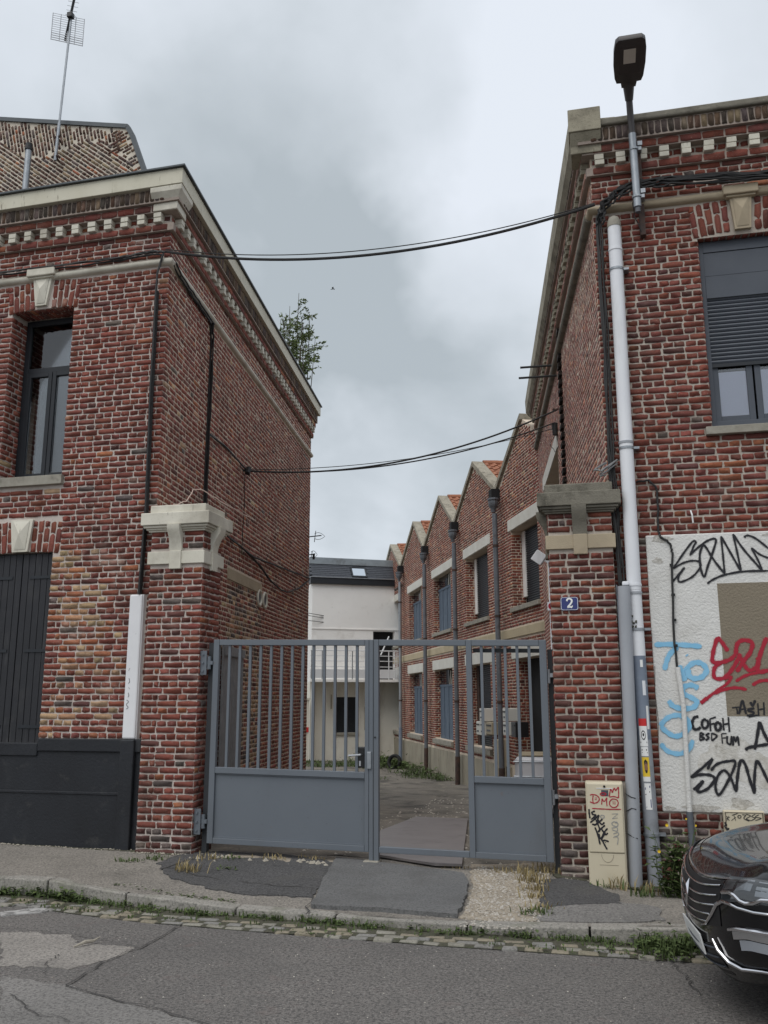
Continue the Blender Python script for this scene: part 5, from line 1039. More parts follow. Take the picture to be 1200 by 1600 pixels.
# tall white downpipe, patched paint lower down
DX = lambda z: lerp(z, [-.1, 1.4, 2.8, 6.8], [.485, .455, .447, .462])
DP = thing('drain_pipe', (.48, 9.2, -.1), 'tall white rain downpipe on the right facade with stickers on its grey lower half', 'drainpipe')
R_ = .070
def seg(z0, z1, r, mat, nm='pipe'):
    g = G(); g.tube([(DX(z), 9.205, z) for z in (z0, (z0+z1)/2, z1)], r, 16); return soft(g.obj(nm, mat, DP), 50)
seg(2.75, 6.72, R_, PVC); seg(2.10, 2.75, R_*.97, PVC); seg(1.30, 2.10, R_*.97, PIPEB); lowp = seg(-.12, 1.30, R_*.97, PIPEP)
g = G(); g.sweep([[(DX(z)+rr*math.cos(a), 9.205+rr*math.sin(a), z) for a in [i*PI/8 for i in range(16)]] for z, rr in ((6.72, .074), (6.78, .072), (6.83, .055), (6.855, .02))]); soft(g.obj('end_cap', SILL, DP))
for z in (6.45, 4.28, 2.72, 2.80): seg(z-.012, z+.012, R_+.006, PVC if z in (2.80, 6.45) else PVCG, 'joint_ring')
for z in (6.22, 4.22, 2.36, .43):
    seg(z-.012, z+.012, R_+.008, GALV, 'pipe_clip'); g = G(); g.box((DX(z)+.06, 9.19, z-.012), (DX(z)+.13, 9.30, z+.012)); g.obj('pipe_clip', GALV, DP)
SF = lambda z: TFr((DX(z), 9.205, z), (1, 0, 0), (0, -1, 0), (0, 0, 1))
def sticker(z0, z1, a0, a1, mat, lift=.0015, nm='sticker'):
    g = G(); n = 6; b_ = len(g.v); r = R_*.97+lift
    for i in range(n+1):
        a = rad(a0+(a1-a0)*i/n)
        for z in (z0, z1): g.v.append(Vector((DX(z)+r*math.sin(a), 9.205-r*math.cos(a), z)))
    g.f = [(2*i, 2*i+2, 2*i+3, 2*i+1) for i in range(n)]; return g.obj(nm, mat, DP)
sticker(1.43, 1.50, -38, 25, REDP); sticker(1.24, 1.43, -38, 25, WHITEP); sticker(1.40, 1.62, 30, 55, WHITEP)
sticker(1.15, 1.235, -34, 22, WHITEP); sticker(.93, 1.14, -34, 22, YELP); sticker(.915, .96, -34, 22, WHITEP, .002); sticker(.66, .90, -30, 20, WHITEP)
sticker(1.99, 2.06, 5, 28, WHITEP); sticker(1.72, 1.86, 12, 40, PVC)
def pic(z, a, poly, mat, lift):   # flat print wrapped on the pipe: list of (degrees, z)
    g = G(); r = R_*.97+lift; g.quad(*[(DX(zz)+r*math.sin(rad(q)), 9.205-r*math.cos(rad(q)), zz) for q, zz in poly]); g.obj('sticker_print', mat, DP)
cir = lambda a, z, ra, rz_, n=12: [(a+ra*math.cos(2*PI*i/n), z+rz_*math.sin(2*PI*i/n)) for i in range(n)]
pic(0, 0, cir(-6, 1.345, 17, .045), CARBLK, .0035); pic(0, 0, cir(-6, 1.345, 13, .034), WHITEP, .0042); pic(0, 0, cir(-6, 1.35, 7, .016, 6), CARBLK, .005)
pic(0, 0, [(-32, 1.285), (18, 1.285), (18, 1.270), (-32, 1.270)], CARBLK, .0035); pic(0, 0, [(-28, 1.215), (12, 1.215), (12, 1.20), (-28, 1.20)], CARBLK, .0035); pic(0, 0, [(-28, 1.185), (16, 1.185), (16, 1.178), (-28, 1.178)], CARBLK, .0035)
pic(0, 0, cir(-5, 1.045, 13, .052), SKINP, .0035); pic(0, 0, [(-18, 1.06), (-17, 1.105), (-5, 1.12), (8, 1.10), (8, 1.06), (4, 1.082), (-13, 1.082)], CARBLK, .0042); pic(0, 0, [(-14, 1.02), (4, 1.02), (0, .995), (-9, .995)], CARBLK, .0042)
pic(0, 0, [(-26, .68), (14, .68), (14, .76)], BLUEP, .0035); pic(0, 0, [(-26, .86), (14, .88), (14, .86), (-26, .84)], BLUEP, .0035); pic(0, 0, [(-26, .80), (10, .83), (10, .82), (-26, .79)], CARBLK, .0035)
g = G()
for k in range(9): a = rad(rnd.uniform(-60, 10)); z = 2.37+rnd.uniform(0, .14); c = Vector((DX(z)+.072*math.sin(a), 9.205-.072*math.cos(a), z)); g.tube([c, c+Vector((rnd.uniform(-.02, .02), -.012, rnd.uniform(.0, .03)))], [.012, .004], 5)
g.obj('moss_tuft', SOIL, DP)
# shorter grey pipe beside it
D2 = thing('drain_pipe', (.30, 9.12, -.05), 'shorter plain grey pipe between the right gate pillar and the white downpipe', 'drainpipe')
g = G(); g.tube([(.345, 9.115, 2.78), (.325, 9.115, 1.3), (.30, 9.10, -.05)], .062, 14); soft(g.obj('pipe', PVCG, D2), 50)
g = G(); g.box((.275, 9.165, 0.0), (.285, 9.20, 2.80)); g.box((.272, 9.12, -.0), (.280, 9.165, 2.80)); g.obj('edge_strip', LEAD, D2)
for z, s_ in ((.78, 1), (.68, -1), (.42, 1)):
    g = G(); g.tube([(.25, 9.06, z+.03*s_), (.30, 9.048, z), (.34, 9.05, z-.01)], .005, 5); g.obj('wire_tie', CABLE, D2)
g = G(); g.box((.33, 9.10, 2.79), (.395, 9.16, 2.83)); g.obj('torn_cap', PVC, D2, bevel=.01)
# conduit down the rendered patch
CN = thing('cable_conduit', (.83, 9.26, -.02), 'thin cable and white conduit running down the graffiti covered render', 'conduit')
yb = 9.262
g = G(); g.tube(wobble([(.53, 9.28, 3.88), (.66, 9.27, 3.885), (.72, 9.27, 3.82), (.735, 9.27, 3.70), (.718, 9.27, 3.36), (.735, yb, 3.29), (.83, yb, 3.22), (.838, yb, 3.12), (.80, yb, 2.26), (.812, yb, 1.98)], .006, 5, 2), .011, 6); g.obj('cable', CABLE, CN)
for z in (3.0, 2.7, 2.45, 2.2): 
    g = G(); g.box((.795+.015*(z-2.2), yb-.012, z-.012), (.83+.015*(z-2.2), yb+.01, z+.012)); g.obj('cable_clip', CARBLK, CN)
g = G(); g.tube([(.815, yb-.012, 1.99), (.845, yb-.012, 1.62), (.835, yb-.012, .64)], .024, 10); soft(g.obj('conduit', ROUGHCAST, CN), 50); g = G(); g.tube([(.835, yb-.012, .64), (.845, yb-.012, -.03)], .032, 10); soft(g.obj('conduit_foot', LEAD, CN), 50)
g = G(); g.tube([(.60, 9.22, 2.0), (.585, 9.20, 1.75), (.60, 9.22, 1.5), (.585, 9.24, 1.2)], .004, 4); g.obj('cable', IRONB, CN)
# white nail strip above the patch
for (x, z) in ((1.055, 3.50), ): 
    g = G(); g.tube([(x-.01, 9.27, z+.05), (x, 9.255, z), (x+.004, 9.26, z-.08)], .008, 6); tag(g.obj('wall_hook', WHITEP), 'tiny white hook on the brick above the graffiti render', 'hook')
# conduit on the inner edge of the right pillar, with round sticker
CV = thing('cable_conduit', (-.385, 9.7, .1), 'pale conduit down the inner edge of the right gate pillar with a round sticker', 'conduit')
g = G(); g.box((-.412, 9.60, .3), (-.378, 9.66, 3.22)); g.obj('conduit', PVC, CV, bevel=.005); g = G(); g.box((-.43, 9.55, 2.60), (-.372, 9.598, 2.69)); st_ = g.obj('sticker', PVC, CV); g = G(); fv = Fr((-.40, 9.549), 0); g.prism(fv, [(.022*math.cos(i*PI/8), 2.645+.03*math.sin(i*PI/8)) for i in range(16)], 0, .002); g.obj('print', SPRAY_R, CV)
# white cable cover on the left building
CC = thing('cable_cover', tuple(FL.p(-.27, .1, .03)), 'white metal cable guard on the left facade painted black below the plinth line', 'cable cover')
g = G(); g.fbox(FL, -.352, -.192, 1.258, 2.86, .0, .075); g.obj('guard', PVCD, CC, bevel=.018); g = G(); g.fbox(FL, -.205, -.185, 1.258, 2.86, .0, .05); g.obj('guard_flange', PVCD, CC)
g = G(); g.fbox(FL, -.357, -.187, .02, 1.256, .036, .095); g.obj('guard_foot', BLACKP, CC, bevel=.015)
g = G()
for s_ in [[(-.30, 1.92), (-.29, 1.88), (-.305, 1.86)], [(-.30, 1.82), (-.285, 1.80)], [(-.30, 1.76), (-.29, 1.73), (-.30, 1.71)], [(-.315, 1.68), (-.29, 1.66), (-.315, 1.63), (-.29, 1.60), (-.315, 1.58)], [(-.31, 2.0), (-.295, 2.03)]]: ribbon(g, FL, s_, .006, .0765)
g.obj('marker_scribble', SPRAY_K, CC)

# ------------------------------------------------------------------ cables
def bundle(name, runs, n, spread, r, label, mat=CABLE, seed=0):
    """several cables side by side, each its own strand"""
    rr = random.Random(seed); c = Vector(runs[0][-1] if False else runs[0][0]); t = thing(name, tuple(c), label, 'cables')
    for run in runs:
        for k in range(n):
            o_ = Vector((rr.uniform(-spread, spread), -rr.uniform(0, spread), rr.uniform(-spread, spread))); g = G(); g.tube([Vector(p)+o_ for p in wobble(run, spread*.35, 5, seed*31+k)], r*rr.uniform(.7, 1.2), 5); soft(g.obj('cable', mat if rr.random() < .85 else CABLEG if rr.random() < .25 else CABLE, t))
    return t
fl_ = lambda u, z, d=.07: tuple(FL.p(u, z, d)); sl_f = lambda s_, z, d=.07: tuple(SLF.p(s_, z, d))
bundle('cable_bundle', [[fl_(-4.5, 7.09), fl_(-2.5, 7.09), fl_(-1.3, 7.075), fl_(-.75, 7.075), fl_(-.3, 7.10), fl_(-.15, 7.07)]], 7, .026, .011, 'black cables running along the cream string course of the left house front', seed=1)
vb = bundle('cable_bundle', [[fl_(-.16, 7.08), fl_(-.23, 6.82), fl_(-.237, 5.4), fl_(-.214, 3.83), fl_(-.24, 2.87)]], 3, .012, .012, 'black cable drop down the left house front to the white guard', seed=2)
g = G(); g.tube([fl_(-.238, 6.6, .035), fl_(-.238, 5.4, .035), fl_(-.22, 3.83, .035), fl_(-.25, 2.86, .035)], .026, 8); soft(g.obj('cable', CABLE, vb))
bundle('cable_bundle', [[sl_f(.05, 6.98, .05), sl_f(.5, 6.93, .04), sl_f(1.1, 6.91, .04), sl_f(1.70, 6.89, .04)], [sl_f(1.66, 6.90, .035), sl_f(1.73, 6.7, .03), sl_f(1.715, 5.3, .03), sl_f(1.71, 3.9, .03)]], 4, .022, .012, 'black cables under the string course of the left side wall dropping beside the pillar cap', seed=3)
bundle('cable_bundle', [[sl_f(1.78, 5.30, .03), sl_f(2.6, 5.34, .03), sl_f(3.62, 5.27, .05)]], 2, .012, .011, 'short black cable across the left side wall to the anchor hook', seed=4)
sag_ = [sl_f(1.9, 4.15, .05), sl_f(2.79, 4.02, .05), sl_f(4.2, 3.95, .05)]
bundle('cable_bundle', [sag_+[sl_f(6.5, 4.08, .04), sl_f(8.95, 4.22, .04)], [sl_f(3.75, 4.0, .04), sl_f(4.6, 3.90, .05), sl_f(5.4, 3.73, .06), sl_f(6.2, 3.66, .06), sl_f(6.8, 3.68, .06), sl_f(7.95, 3.90, .05), sl_f(8.95, 4.2, .05)]], 3, .014, .012, 'black cable looping along the left side wall below the pillar cap height', seed=5)
bundle('cable_bundle', [[(4.8, 9.2, 7.16), (3.0, 9.2, 7.10), (2.08, 9.2, 7.10), (1.04, 9.19, 7.17), (.66, 9.18, 7.17), (.48, 9.18, 7.08), (.35, 9.2, 6.97), (.30, 9.22, 6.80)]], 12, .052, .012, 'thick black cable bundle sagging along the right facade behind the lamp pole', seed=6)
bundle('cable_bundle', [[(.30, 9.22, 6.85), (.31, 9.24, 5.55), (.295, 9.24, 4.26), (.31, 9.22, 3.5), (.33, 9.20, 2.80)]], 7, .026, .012, 'black cables dropping down the right facade beside the white downpipe', seed=7)
bundle('cable_bundle', [[(.36, 9.23, 4.12), (.20, 9.1, 3.98), (.13, 9.2, 4.02), (.25, 9.25, 4.10)], [(.36, 9.23, 4.08), (.18, 9.14, 3.93), (.24, 9.25, 3.97)]], 3, .018, .008, 'loose grey cable loops lying on the right pillar cap', CABLEG, seed=8)
def span(a, b, sag, r, label, grp):
    g = G(); g.tube(catenary(a, b, sag, 30), r, 6); o = soft(g.obj('overhead_cable', CABLE)); tag(o, label, 'cable', grp); return o
pa, pb = Vector(fl_(-.12, 7.09, .09)), Vector((.27, 9.20, 7.02))
span(pa, pb, .325, .0165, 'thicker lower cable of the pair strung high across the gateway', 'cables strung high over the gate'); span(pa+Vector((0, 0, .03)), pb+Vector((0, 0, .02)), .285, .006, 'thin upper cable of the pair strung high across the gateway', 'cables strung high over the gate')
ha = Vector(SLF.p(3.635, 5.26, .08))
wa = [(Vector((-.36, 14, 6.25)), .34, .014), (Vector((-.40, 14.2, 6.10)), .28, .011), (Vector((-.41, 14.25, 6.02)), .18, .006)]
lbl = ['topmost of the three lower cables crossing the yard between the side walls', 'middle cable of the three lower ones crossing the yard', 'thinnest and lowest cable of the three crossing the yard']
for (w_, sg, r), lb in zip(wa, lbl): span(ha+Vector((0, 0, rnd.uniform(-.02, .02))), w_, sg, r, lb, 'lower cables crossing the yard')
AK = thing('cable_anchor', tuple(ha), 'black anchor clamp holding the yard cables on the left side wall', 'cable anchor'); g = G(); g.tube([SLF.p(3.63, 5.26, 0), SLF.p(3.64, 5.26, .09)], .02, 6); g.tube([SLF.p(3.60, 5.20, .08), SLF.p(3.66, 5.30, .09)], .045, 6); g.obj('clamp', CABLE, AK); g = G(); g.tube(wobble([SLF.p(3.66, 5.25, .05), SLF.p(3.5, 5.1, .06), SLF.p(3.6, 4.9, .05), SLF.p(3.65, 4.4, .02), SLF.p(3.65, 3.9, .02)], .01, 4, 3), .006, 5); g.obj('cable_tail', CABLE, AK)
AK2 = thing('cable_anchor', (-.37, 14.1, 6.05), 'black hook and junction blob holding the yard cables on the right side wall', 'cable anchor'); g = G(); g.tube([(-.30, 14, 6.28), (-.38, 14, 6.25), (-.42, 14, 6.27)], .02, 6); g.obj('hook', IRONB, AK2); g = G(); g.tube([(-.40, 14.25, 5.90), (-.40, 14.25, 6.10)], [.05, .065], 8); g.obj('junction_box', CABLE, AK2, bevel=.01)
g = G(); g.tube(wobble([(-.40, 14.25, 5.92), (-.5, 14.2, 5.75), (-.42, 14.2, 5.6), (-.36, 14.2, 5.7)], .01, 4, 9), .005, 5); g.obj('cable_tail', CABLE, AK2)
BK = thing('rod_bracket', (-.36, 14, 6.9), 'pair of black rods sticking out from the right side wall under the cornice', 'bracket')
for z0_, xx in ((7.01, -.92), (6.83, -.95)):
    g = G(); g.tube([(-.2, 14, z0_), (xx, 14, z0_+.01)], .018, 6); g.obj('rod', CABLE, BK)
WA = thing('wall_aerial', tuple(SLF.p(9.06, 4.3, .2)), 'small wire aerial and bracket on the far end of the left side wall', 'antenna')
for (dx, z0_, k) in ((.12, 5.15, 1.0), (.05, 4.75, .6)):
    c = SLF.p(9.05, z0_, dx); g = G(); g.tube([SLF.p(9.05, z0_, 0), c+Vector((.16*k, 0, .02))], .012, 5); g.tube([c+Vector((0, 0, -.12*k)), c+Vector((.03, 0, .13*k))], .008, 5); g.tube(catenary(c+Vector((.0, 0, .06)), c+Vector((.2*k, 0, .03)), -.04, 6)+[c+Vector((.24*k, 0, .0))]+catenary(c+Vector((.2*k, 0, -.03)), c+Vector((0, 0, -.04)), .03, 6), .006, 4); g.obj('element', CABLE, WA)
g = G(); c = SLF.p(9.05, 4.72, .11); g.tube([c+Vector((0, 0, -.07)), c+Vector((0, 0, .05))], .03, 6); g.obj('insulator', CABLE, WA)

g = G(); g.tube(wobble([(-4.72, 9.28, 3.80), (-4.62, 9.22, 3.88), (-4.52, 9.35, 3.95), (-4.47, 9.42, 4.10), (-4.40, 9.5, 4.12), (-4.2, 9.75, 3.98), (-4.0, 10.2, 3.86)], .008, 5, 12), .006, 5); tag(soft(g.obj('loose_wire', M('pale_wire', (.55, .42, .36), rough=.6))), 'thin pale wire curling over the left gate pillar cap', 'wire')
# ------------------------------------------------------------------ street lamp
SLP = thing('street_lamp', (.70, 9.28, 6.6), 'wall mounted street lamp with flat dark head on a grey pole at the right facade', 'street lamp')
g = G(); g.tube([(.712, 9.08, 6.86), (.705, 9.08, 7.74)], .042, 12); soft(g.obj('pole', GALV, SLP)); g = G(); g.tube([(.713, 9.08, 6.80), (.713, 9.08, 6.87)], .03, 10); soft(g.obj('pole_foot', LEAD, SLP))
g = G(); g.tube([(.705, 9.08, 7.73), (.70, 9.07, 7.87), (.695, 9.04, 8.00), (.69, 8.99, 8.13)], .036, 12); soft(g.obj('arm', LAMPD, SLP)); g = G(); g.tube([(.69, 9.0, 8.10), (.688, 8.93, 8.205), (.687, 8.86, 8.245)], [.042, .058, .066], 12); soft(g.obj('neck', LAMPD, SLP))
lh = TFr((.685, 8.88, 8.22), (1, 0, 0), (0, -.13, -1), (0, -1, .13)); g = G()
o_ = [(-.075, -.02), (-.085, .05), (-.13, .055), (-.150, .12), (-.165, .30), (-.165, .48), (-.15, .60), (-.115, .635), (.115, .635), (.15, .60), (.165, .48), (.165, .30), (.150, .12), (.13, .055), (.085, .05), (.075, -.02)]
g.sweep([[lh.p(u*k, .3+(z-.3)*k, d) for u, z in o_] for d, k in ((.035, .93), (.03, .985), (.01, 1.0), (-.03, .98), (-.06, .86), (-.075, .6))]); hd = soft(g.obj('lamp_head', LAMPD, SLP), 40)
g = G(); g.fbox(lh, -.065, .06, .32, .51, .0, .040); g.obj('light_panel', LAMPL, hd, bevel=.006); g = G(); g.fbox(lh, -.12, .12, .17, .56, .0, .0375); g.obj('lens_frame', LAMPD, hd, bevel=.01)
for z in (7.55, 6.98):
    g = G(); g.tube([(.712, 9.08, z-.012), (.712, 9.08, z+.012)], .052, 12); g.box((.74, 9.06, z-.02), (.79, 9.10, z+.02)); g.box((.752, 9.05, z+.03), (.80, 9.30, z+.08)); g.obj('bracket', GALV, SLP)
for x0, z0_, z1_ in ((.735, 6.60, 6.96), (.735, 7.10, 7.58)):
    g = G(); g.box((x0, 9.20, z0_), (x0+.055, 9.29, z1_)); g.obj('back_plate', IRONB, SLP)
g = G(); g.tube(wobble([(.70, 9.05, 7.0), (.66, 9.1, 6.92), (.68, 9.15, 6.8), (.74, 9.18, 6.62)], .008, 4, 6), .006, 5); g.obj('lamp_cable', CABLE, SLP)

# ------------------------------------------------------------------ meter boxes
def meter(name, x0, x1, z0, z1, dpt, label, y=9.16, split=None):
    t = thing(name, ((x0+x1)/2, y-dpt/2, z0), label, 'meter box'); F = Fr((x0, y), 0)
    g = G(); g.fbox(F, 0, x1-x0, z0, z1, 0, dpt); g.obj('case', BOXC, t, bevel=.012); return t, F
mb1, BF = meter('meter_box', -.118, .228, -.07, .917, .16, 'tall cream meter cabinet with red and black graffiti leaning on the right gate pillar')
w = .346
g = G(); g.fbox(BF, .012, w-.012, .285, .905, .16, .178); g.obj('door', BOXC, mb1, bevel=.01); g = G(); g.fbox(BF, .012, w-.012, -.065, .278, .16, .170); g.obj('lower_cover', BOXC, mb1, bevel=.008)
g = G(); g.fbox(BF, .10, .25, .858, .863, .178, .182); g.obj('door_slot', PVC, mb1); g = G(); g.tube([BF.p(.175, .878, .178), BF.p(.175, .878, .186)], .011, 8); g.obj('lock', CARBLK, mb1)
g = G(); g.fbox(BF, .145, .21, .79, .845, .178, .1795); g.obj('label_plate', SLATEG, mb1)
g = G(); g.tube([BF.p(.175+.055*math.cos(a), .27+.07*math.sin(a), .1705) for a in [PI+i*PI/10 for i in range(11)]], .0022, 4); g.fbox(BF, .10, .27, .175, .178, .170, .1715); g.fbox(BF, .10, .30, -.005, -.002, .170, .1715); g.obj('moulded_line', TAUPE, mb1)
for mk, w_, strokes in [('R', 0.0095, [[(-0.078, 0.796), (-0.059, 0.803), (-0.019, 0.797), (0.006, 0.77), (-0.007, 0.739), (-0.045, 0.725), (-0.081, 0.738)], [(-0.048, 0.797), (-0.054, 0.76), (-0.052, 0.727)], [(-0.035, 0.773), (-0.014, 0.772)], [(-0.036, 0.759), (-0.015, 0.757)], [(0.053, 0.821), (0.066, 0.816), (0.07, 0.809), (0.063, 0.802), (0.049, 0.797), (0.033, 0.797), (0.021, 0.802), (0.017, 0.809), (0.023, 0.816), (0.037, 0.821), (0.053, 0.821)], [(0.025, 0.714), (0.029, 0.744), (0.032, 0.769)], [(0.032, 0.769), (0.049, 0.743), (0.077, 0.778)], [(0.077, 0.778), (0.072, 0.741), (0.074, 0.701)], [(0.154, 0.766), (0.172, 0.752), (0.177, 0.728), (0.167, 0.706), (0.146, 0.692), (0.121, 0.693), (0.103, 0.708), (0.098, 0.731), (0.108, 0.754), (0.129, 0.767), (0.154, 0.766)], [(0.131, 0.749), (0.131, 0.719)], [(0.148, 0.747), (0.147, 0.717)], [(0.098, 0.788), (0.106, 0.824), (0.114, 0.857)], [(0.114, 0.857), (0.122, 0.842), (0.129, 0.823)], [(0.129, 0.823), (0.139, 0.849), (0.149, 0.867)], [(0.149, 0.867), (0.155, 0.853), (0.16, 0.841)], [(0.16, 0.841), (0.175, 0.862), (0.187, 0.878)], [(0.187, 0.878), (0.186, 0.826), (0.183, 0.777)], [(0.183, 0.777), (0.143, 0.789), (0.099, 0.784)], [(-0.065, 0.678), (0.023, 0.675), (0.111, 0.674), (0.201, 0.676)]]),
 ('K', 0.015, [[(-0.093, 0.672), (-0.092, 0.629), (-0.088, 0.588)], [(-0.039, 0.655), (-0.068, 0.64), (-0.057, 0.623), (-0.032, 0.615), (-0.078, 0.578)], [(-0.087, 0.55), (-0.043, 0.583), (-0.004, 0.621)], [(-0.004, 0.621), (-0.017, 0.579), (-0.032, 0.536), (-0.072, 0.535)], [(-0.054, 0.525), (-0.009, 0.554), (0.026, 0.585)], [(-0.017, 0.579), (0.016, 0.537), (0.044, 0.555)], [(-0.046, 0.51), (-0.023, 0.442), (-0.006, 0.357)], [(-0.022, 0.468), (0.015, 0.503), (0.047, 0.53)], [(-0.014, 0.455), (0.001, 0.409), (0.039, 0.47), (0.069, 0.503)], [(0.014, 0.494), (0.047, 0.448), (0.069, 0.462)], [(0.048, 0.466), (0.01, 0.4), (0.044, 0.395), (0.074, 0.385)], [(0.014, 0.399), (0.035, 0.354), (0.056, 0.315)], [(0.042, 0.379), (0.047, 0.376)], [(-0.034, 0.579), (-0.003, 0.49), (-0.022, 0.468)]]),
 ('G', 0.0075, [[(0.114, 0.633), (0.17, 0.636)], [(0.17, 0.636), (0.115, 0.59)], [(0.115, 0.59), (0.166, 0.6)], [(0.135, 0.556), (0.164, 0.55), (0.157, 0.523), (0.121, 0.53), (0.109, 0.55), (0.13, 0.564), (0.162, 0.56)], [(0.104, 0.506), (0.153, 0.514), (0.153, 0.481), (0.107, 0.493)], [(0.117, 0.455), (0.159, 0.469), (0.162, 0.446), (0.117, 0.425)], [(0.129, 0.434), (0.159, 0.422), (0.15, 0.362)]]),
 ('G', 0.0075, [[(0.034, 0.619), (0.042, 0.614), (0.044, 0.606), (0.04, 0.598), (0.031, 0.593), (0.02, 0.593), (0.012, 0.598), (0.009, 0.607), (0.014, 0.615), (0.023, 0.62), (0.034, 0.619)]])]:
    g = G()
    for s_ in strokes: ribbon(g, Fr((0, 9.16), 0), s_, w_, .1800)
    g.obj('graffiti', dict(R=SPRAY_R, K=SPRAY_K, G=SPRAY_G)[mk], mb1)
mb2, BF2 = meter('meter_box', 1.13, 1.49, .0, .664, .07, 'small cream meter cabinet with black and blue scribbles behind the black car', y=9.27)
g = G(); g.fbox(BF2, .02, .34, .02, .645, .07, .082); g.obj('door', BOXC, mb2, bevel=.008); fr_ = G(); fr_rect(fr_, BF2, .012, .348, .012, .652, .006, .07, .085); fr_.obj('door_rim', TAUPE, mb2)
for mk, w_, strokes in [('K', 0.007, [[(1.202, 0.624), (1.229, 0.633), (1.253, 0.642)], [(1.218, 0.63), (1.233, 0.577)], [(1.193, 0.576), (1.236, 0.609)], [(1.274, 0.625), (1.28, 0.62), (1.282, 0.613), (1.278, 0.605), (1.27, 0.601), (1.261, 0.601), (1.255, 0.606), (1.253, 0.614), (1.257, 0.621), (1.265, 0.625), (1.274, 0.625)], [(1.292, 0.632), (1.323, 0.627), (1.305, 0.6), (1.35, 0.575)], [(1.324, 0.638), (1.365, 0.623), (1.326, 0.596), (1.367, 0.581)], [(1.408, 0.64), (1.375, 0.618), (1.405, 0.603), (1.367, 0.581)], [(1.439, 0.636), (1.406, 0.614), (1.457, 0.604), (1.403, 0.582)], [(1.154, 0.618), (1.168, 0.586), (1.177, 0.576)], [(1.147, 0.591), (1.185, 0.608)], [(1.153, 0.575), (1.175, 0.618)]]),
 ('K', 0.012, [[(1.137, 0.564), (1.148, 0.535), (1.131, 0.526), (1.15, 0.495)], [(1.131, 0.558), (1.154, 0.506)], [(1.14, 0.495), (1.167, 0.506), (1.141, 0.468), (1.17, 0.48)], [(1.142, 0.458), (1.163, 0.464), (1.153, 0.432), (1.169, 0.43)]]),
 ('U', 0.013, [[(1.202, 0.486), (1.263, 0.501)], [(1.263, 0.501), (1.252, 0.451)], [(1.2, 0.465), (1.204, 0.442), (1.267, 0.451)], [(1.209, 0.478), (1.249, 0.485)]]),
 ('U', 0.006, [[(1.332, 0.494), (1.337, 0.49), (1.338, 0.484), (1.335, 0.479), (1.329, 0.475), (1.323, 0.476), (1.318, 0.479), (1.317, 0.485), (1.32, 0.49), (1.326, 0.494), (1.332, 0.494)], [(1.363, 0.499), (1.368, 0.496), (1.369, 0.491), (1.366, 0.486), (1.361, 0.483), (1.355, 0.483), (1.351, 0.486), (1.35, 0.491), (1.352, 0.496), (1.358, 0.499), (1.363, 0.499)], [(1.278, 0.451), (1.296, 0.478), (1.299, 0.452)]])]:
    g = G()
    for s_ in strokes: ribbon(g, Fr((0, 9.27), 0), s_, w_, .0840)
    g.obj('graffiti', dict(R=SPRAY_R, K=SPRAY_K, U=SPRAY_U)[mk], mb2)

# ------------------------------------------------------------------ things in the yard
def letterbox(name, s0, s1, z0, z1, mat, label, d=.30, slot=True):
    t = thing(name, tuple(WF.p(-(s0+s1)/2, z0, d/2)), label, 'letterbox' if slot else 'cabinet', 'letterboxes on the workshop wall' if slot else None)
    g = G(); g.fbox(WF, -s1, -s0, z0, z1, .0, d); g.obj('case', mat, t, bevel=.01)
    if slot:
        w_ = s1-s0; g = G(); g.fbox(WF, -s1+.05, -s0-.05, z1-.09, z1-.055, d, d+.01); g.obj('slot', CARBLK, t); g = G(); g.fbox(WF, -s1+.08, -s0-.12, z0+.07, z0+.11, d, d+.008); g.obj('name_card', SLATEG, t)
letterbox('letterbox', 3.77, 4.23, 1.135, 1.44, MAILW, 'single cream letterbox on top of the left cluster behind the right gate bars')
letterbox('letterbox', 4.21, 4.57, .80, 1.12, MAILW, 'cream letterbox at the far end of the lower row behind the right gate bars')
letterbox('letterbox', 3.80, 4.19, .80, 1.12, MAILW, 'cream letterbox between the beige one and the far cream one behind the right gate bars')
letterbox('letterbox', 3.27, 3.78, .84, 1.12, MAILB, 'beige letterbox below the single cream one behind the right gate bars', .27)
letterbox('letterbox', 1.94, 2.24, 1.18, 1.46, MAILW, 'upper white letterbox right of the nearest workshop downpipe'); letterbox('letterbox', 1.94, 2.24, .88, 1.165, MAILW, 'lower white letterbox right of the nearest workshop downpipe')
letterbox('letterbox', 1.30, 1.62, .86, 1.18, MAILK, 'black letterbox nearest the doorway of the workshop')
letterbox('utility_cabinet', 2.95, 3.22, -.1, .74, BOXC, 'narrow cream utility cabinet below the beige letterbox behind the gate', .25, False)
TK = thing('water_tank', (-1.0, 16.2, -.28), 'white plastic bulk tank standing by the workshop behind the right gate panel', 'tank')
g = G(); g.box((-1.36, 15.7, -.2), (-.66, 16.6, .72)); g.obj('body', TANKW, TK, bevel=.09, seg=4)
g = G(); g.box((-1.30, 15.75, .724), (-.72, 16.55, .76)); g.obj('lid', MAILB, TK, bevel=.01)
for z in (-.1, .15, .4, .64):
    g = G(); fr_tube = [(-1.37, 15.69, z), (-.65, 15.69, z), (-.65, 16.61, z), (-1.37, 16.61, z), (-1.37, 15.69, z)]; g.tube(fr_tube, .012, 5); g.obj('cage_rail', GALV, TK)
FD = thing('flood_light', tuple(SRF.p(-7.4, 4.1, .25)), 'white square floodlight on the right side wall above the gate', 'light')
c = SRF.p(-7.5, 4.27, .20); g = G(); fd = TFr(c, (1, 0, -.75), (-.35, -.93, .0), (.75, 0, 1)); g.fbox(fd, -.11, .11, -.11, .11, -.03, .03); g.obj('lamp_case', PVC, FD, bevel=.015); g = G(); g.tube([c, SRF.p(-7.5, 4.15, 0)], .02, 6); g.obj('arm', PVC, FD)
tyre = thing('tyre', tuple(WF.p(-13.2, -.68, .75)), 'old black tyre half hidden in the weeds at the foot of the workshop wall', 'tyre')
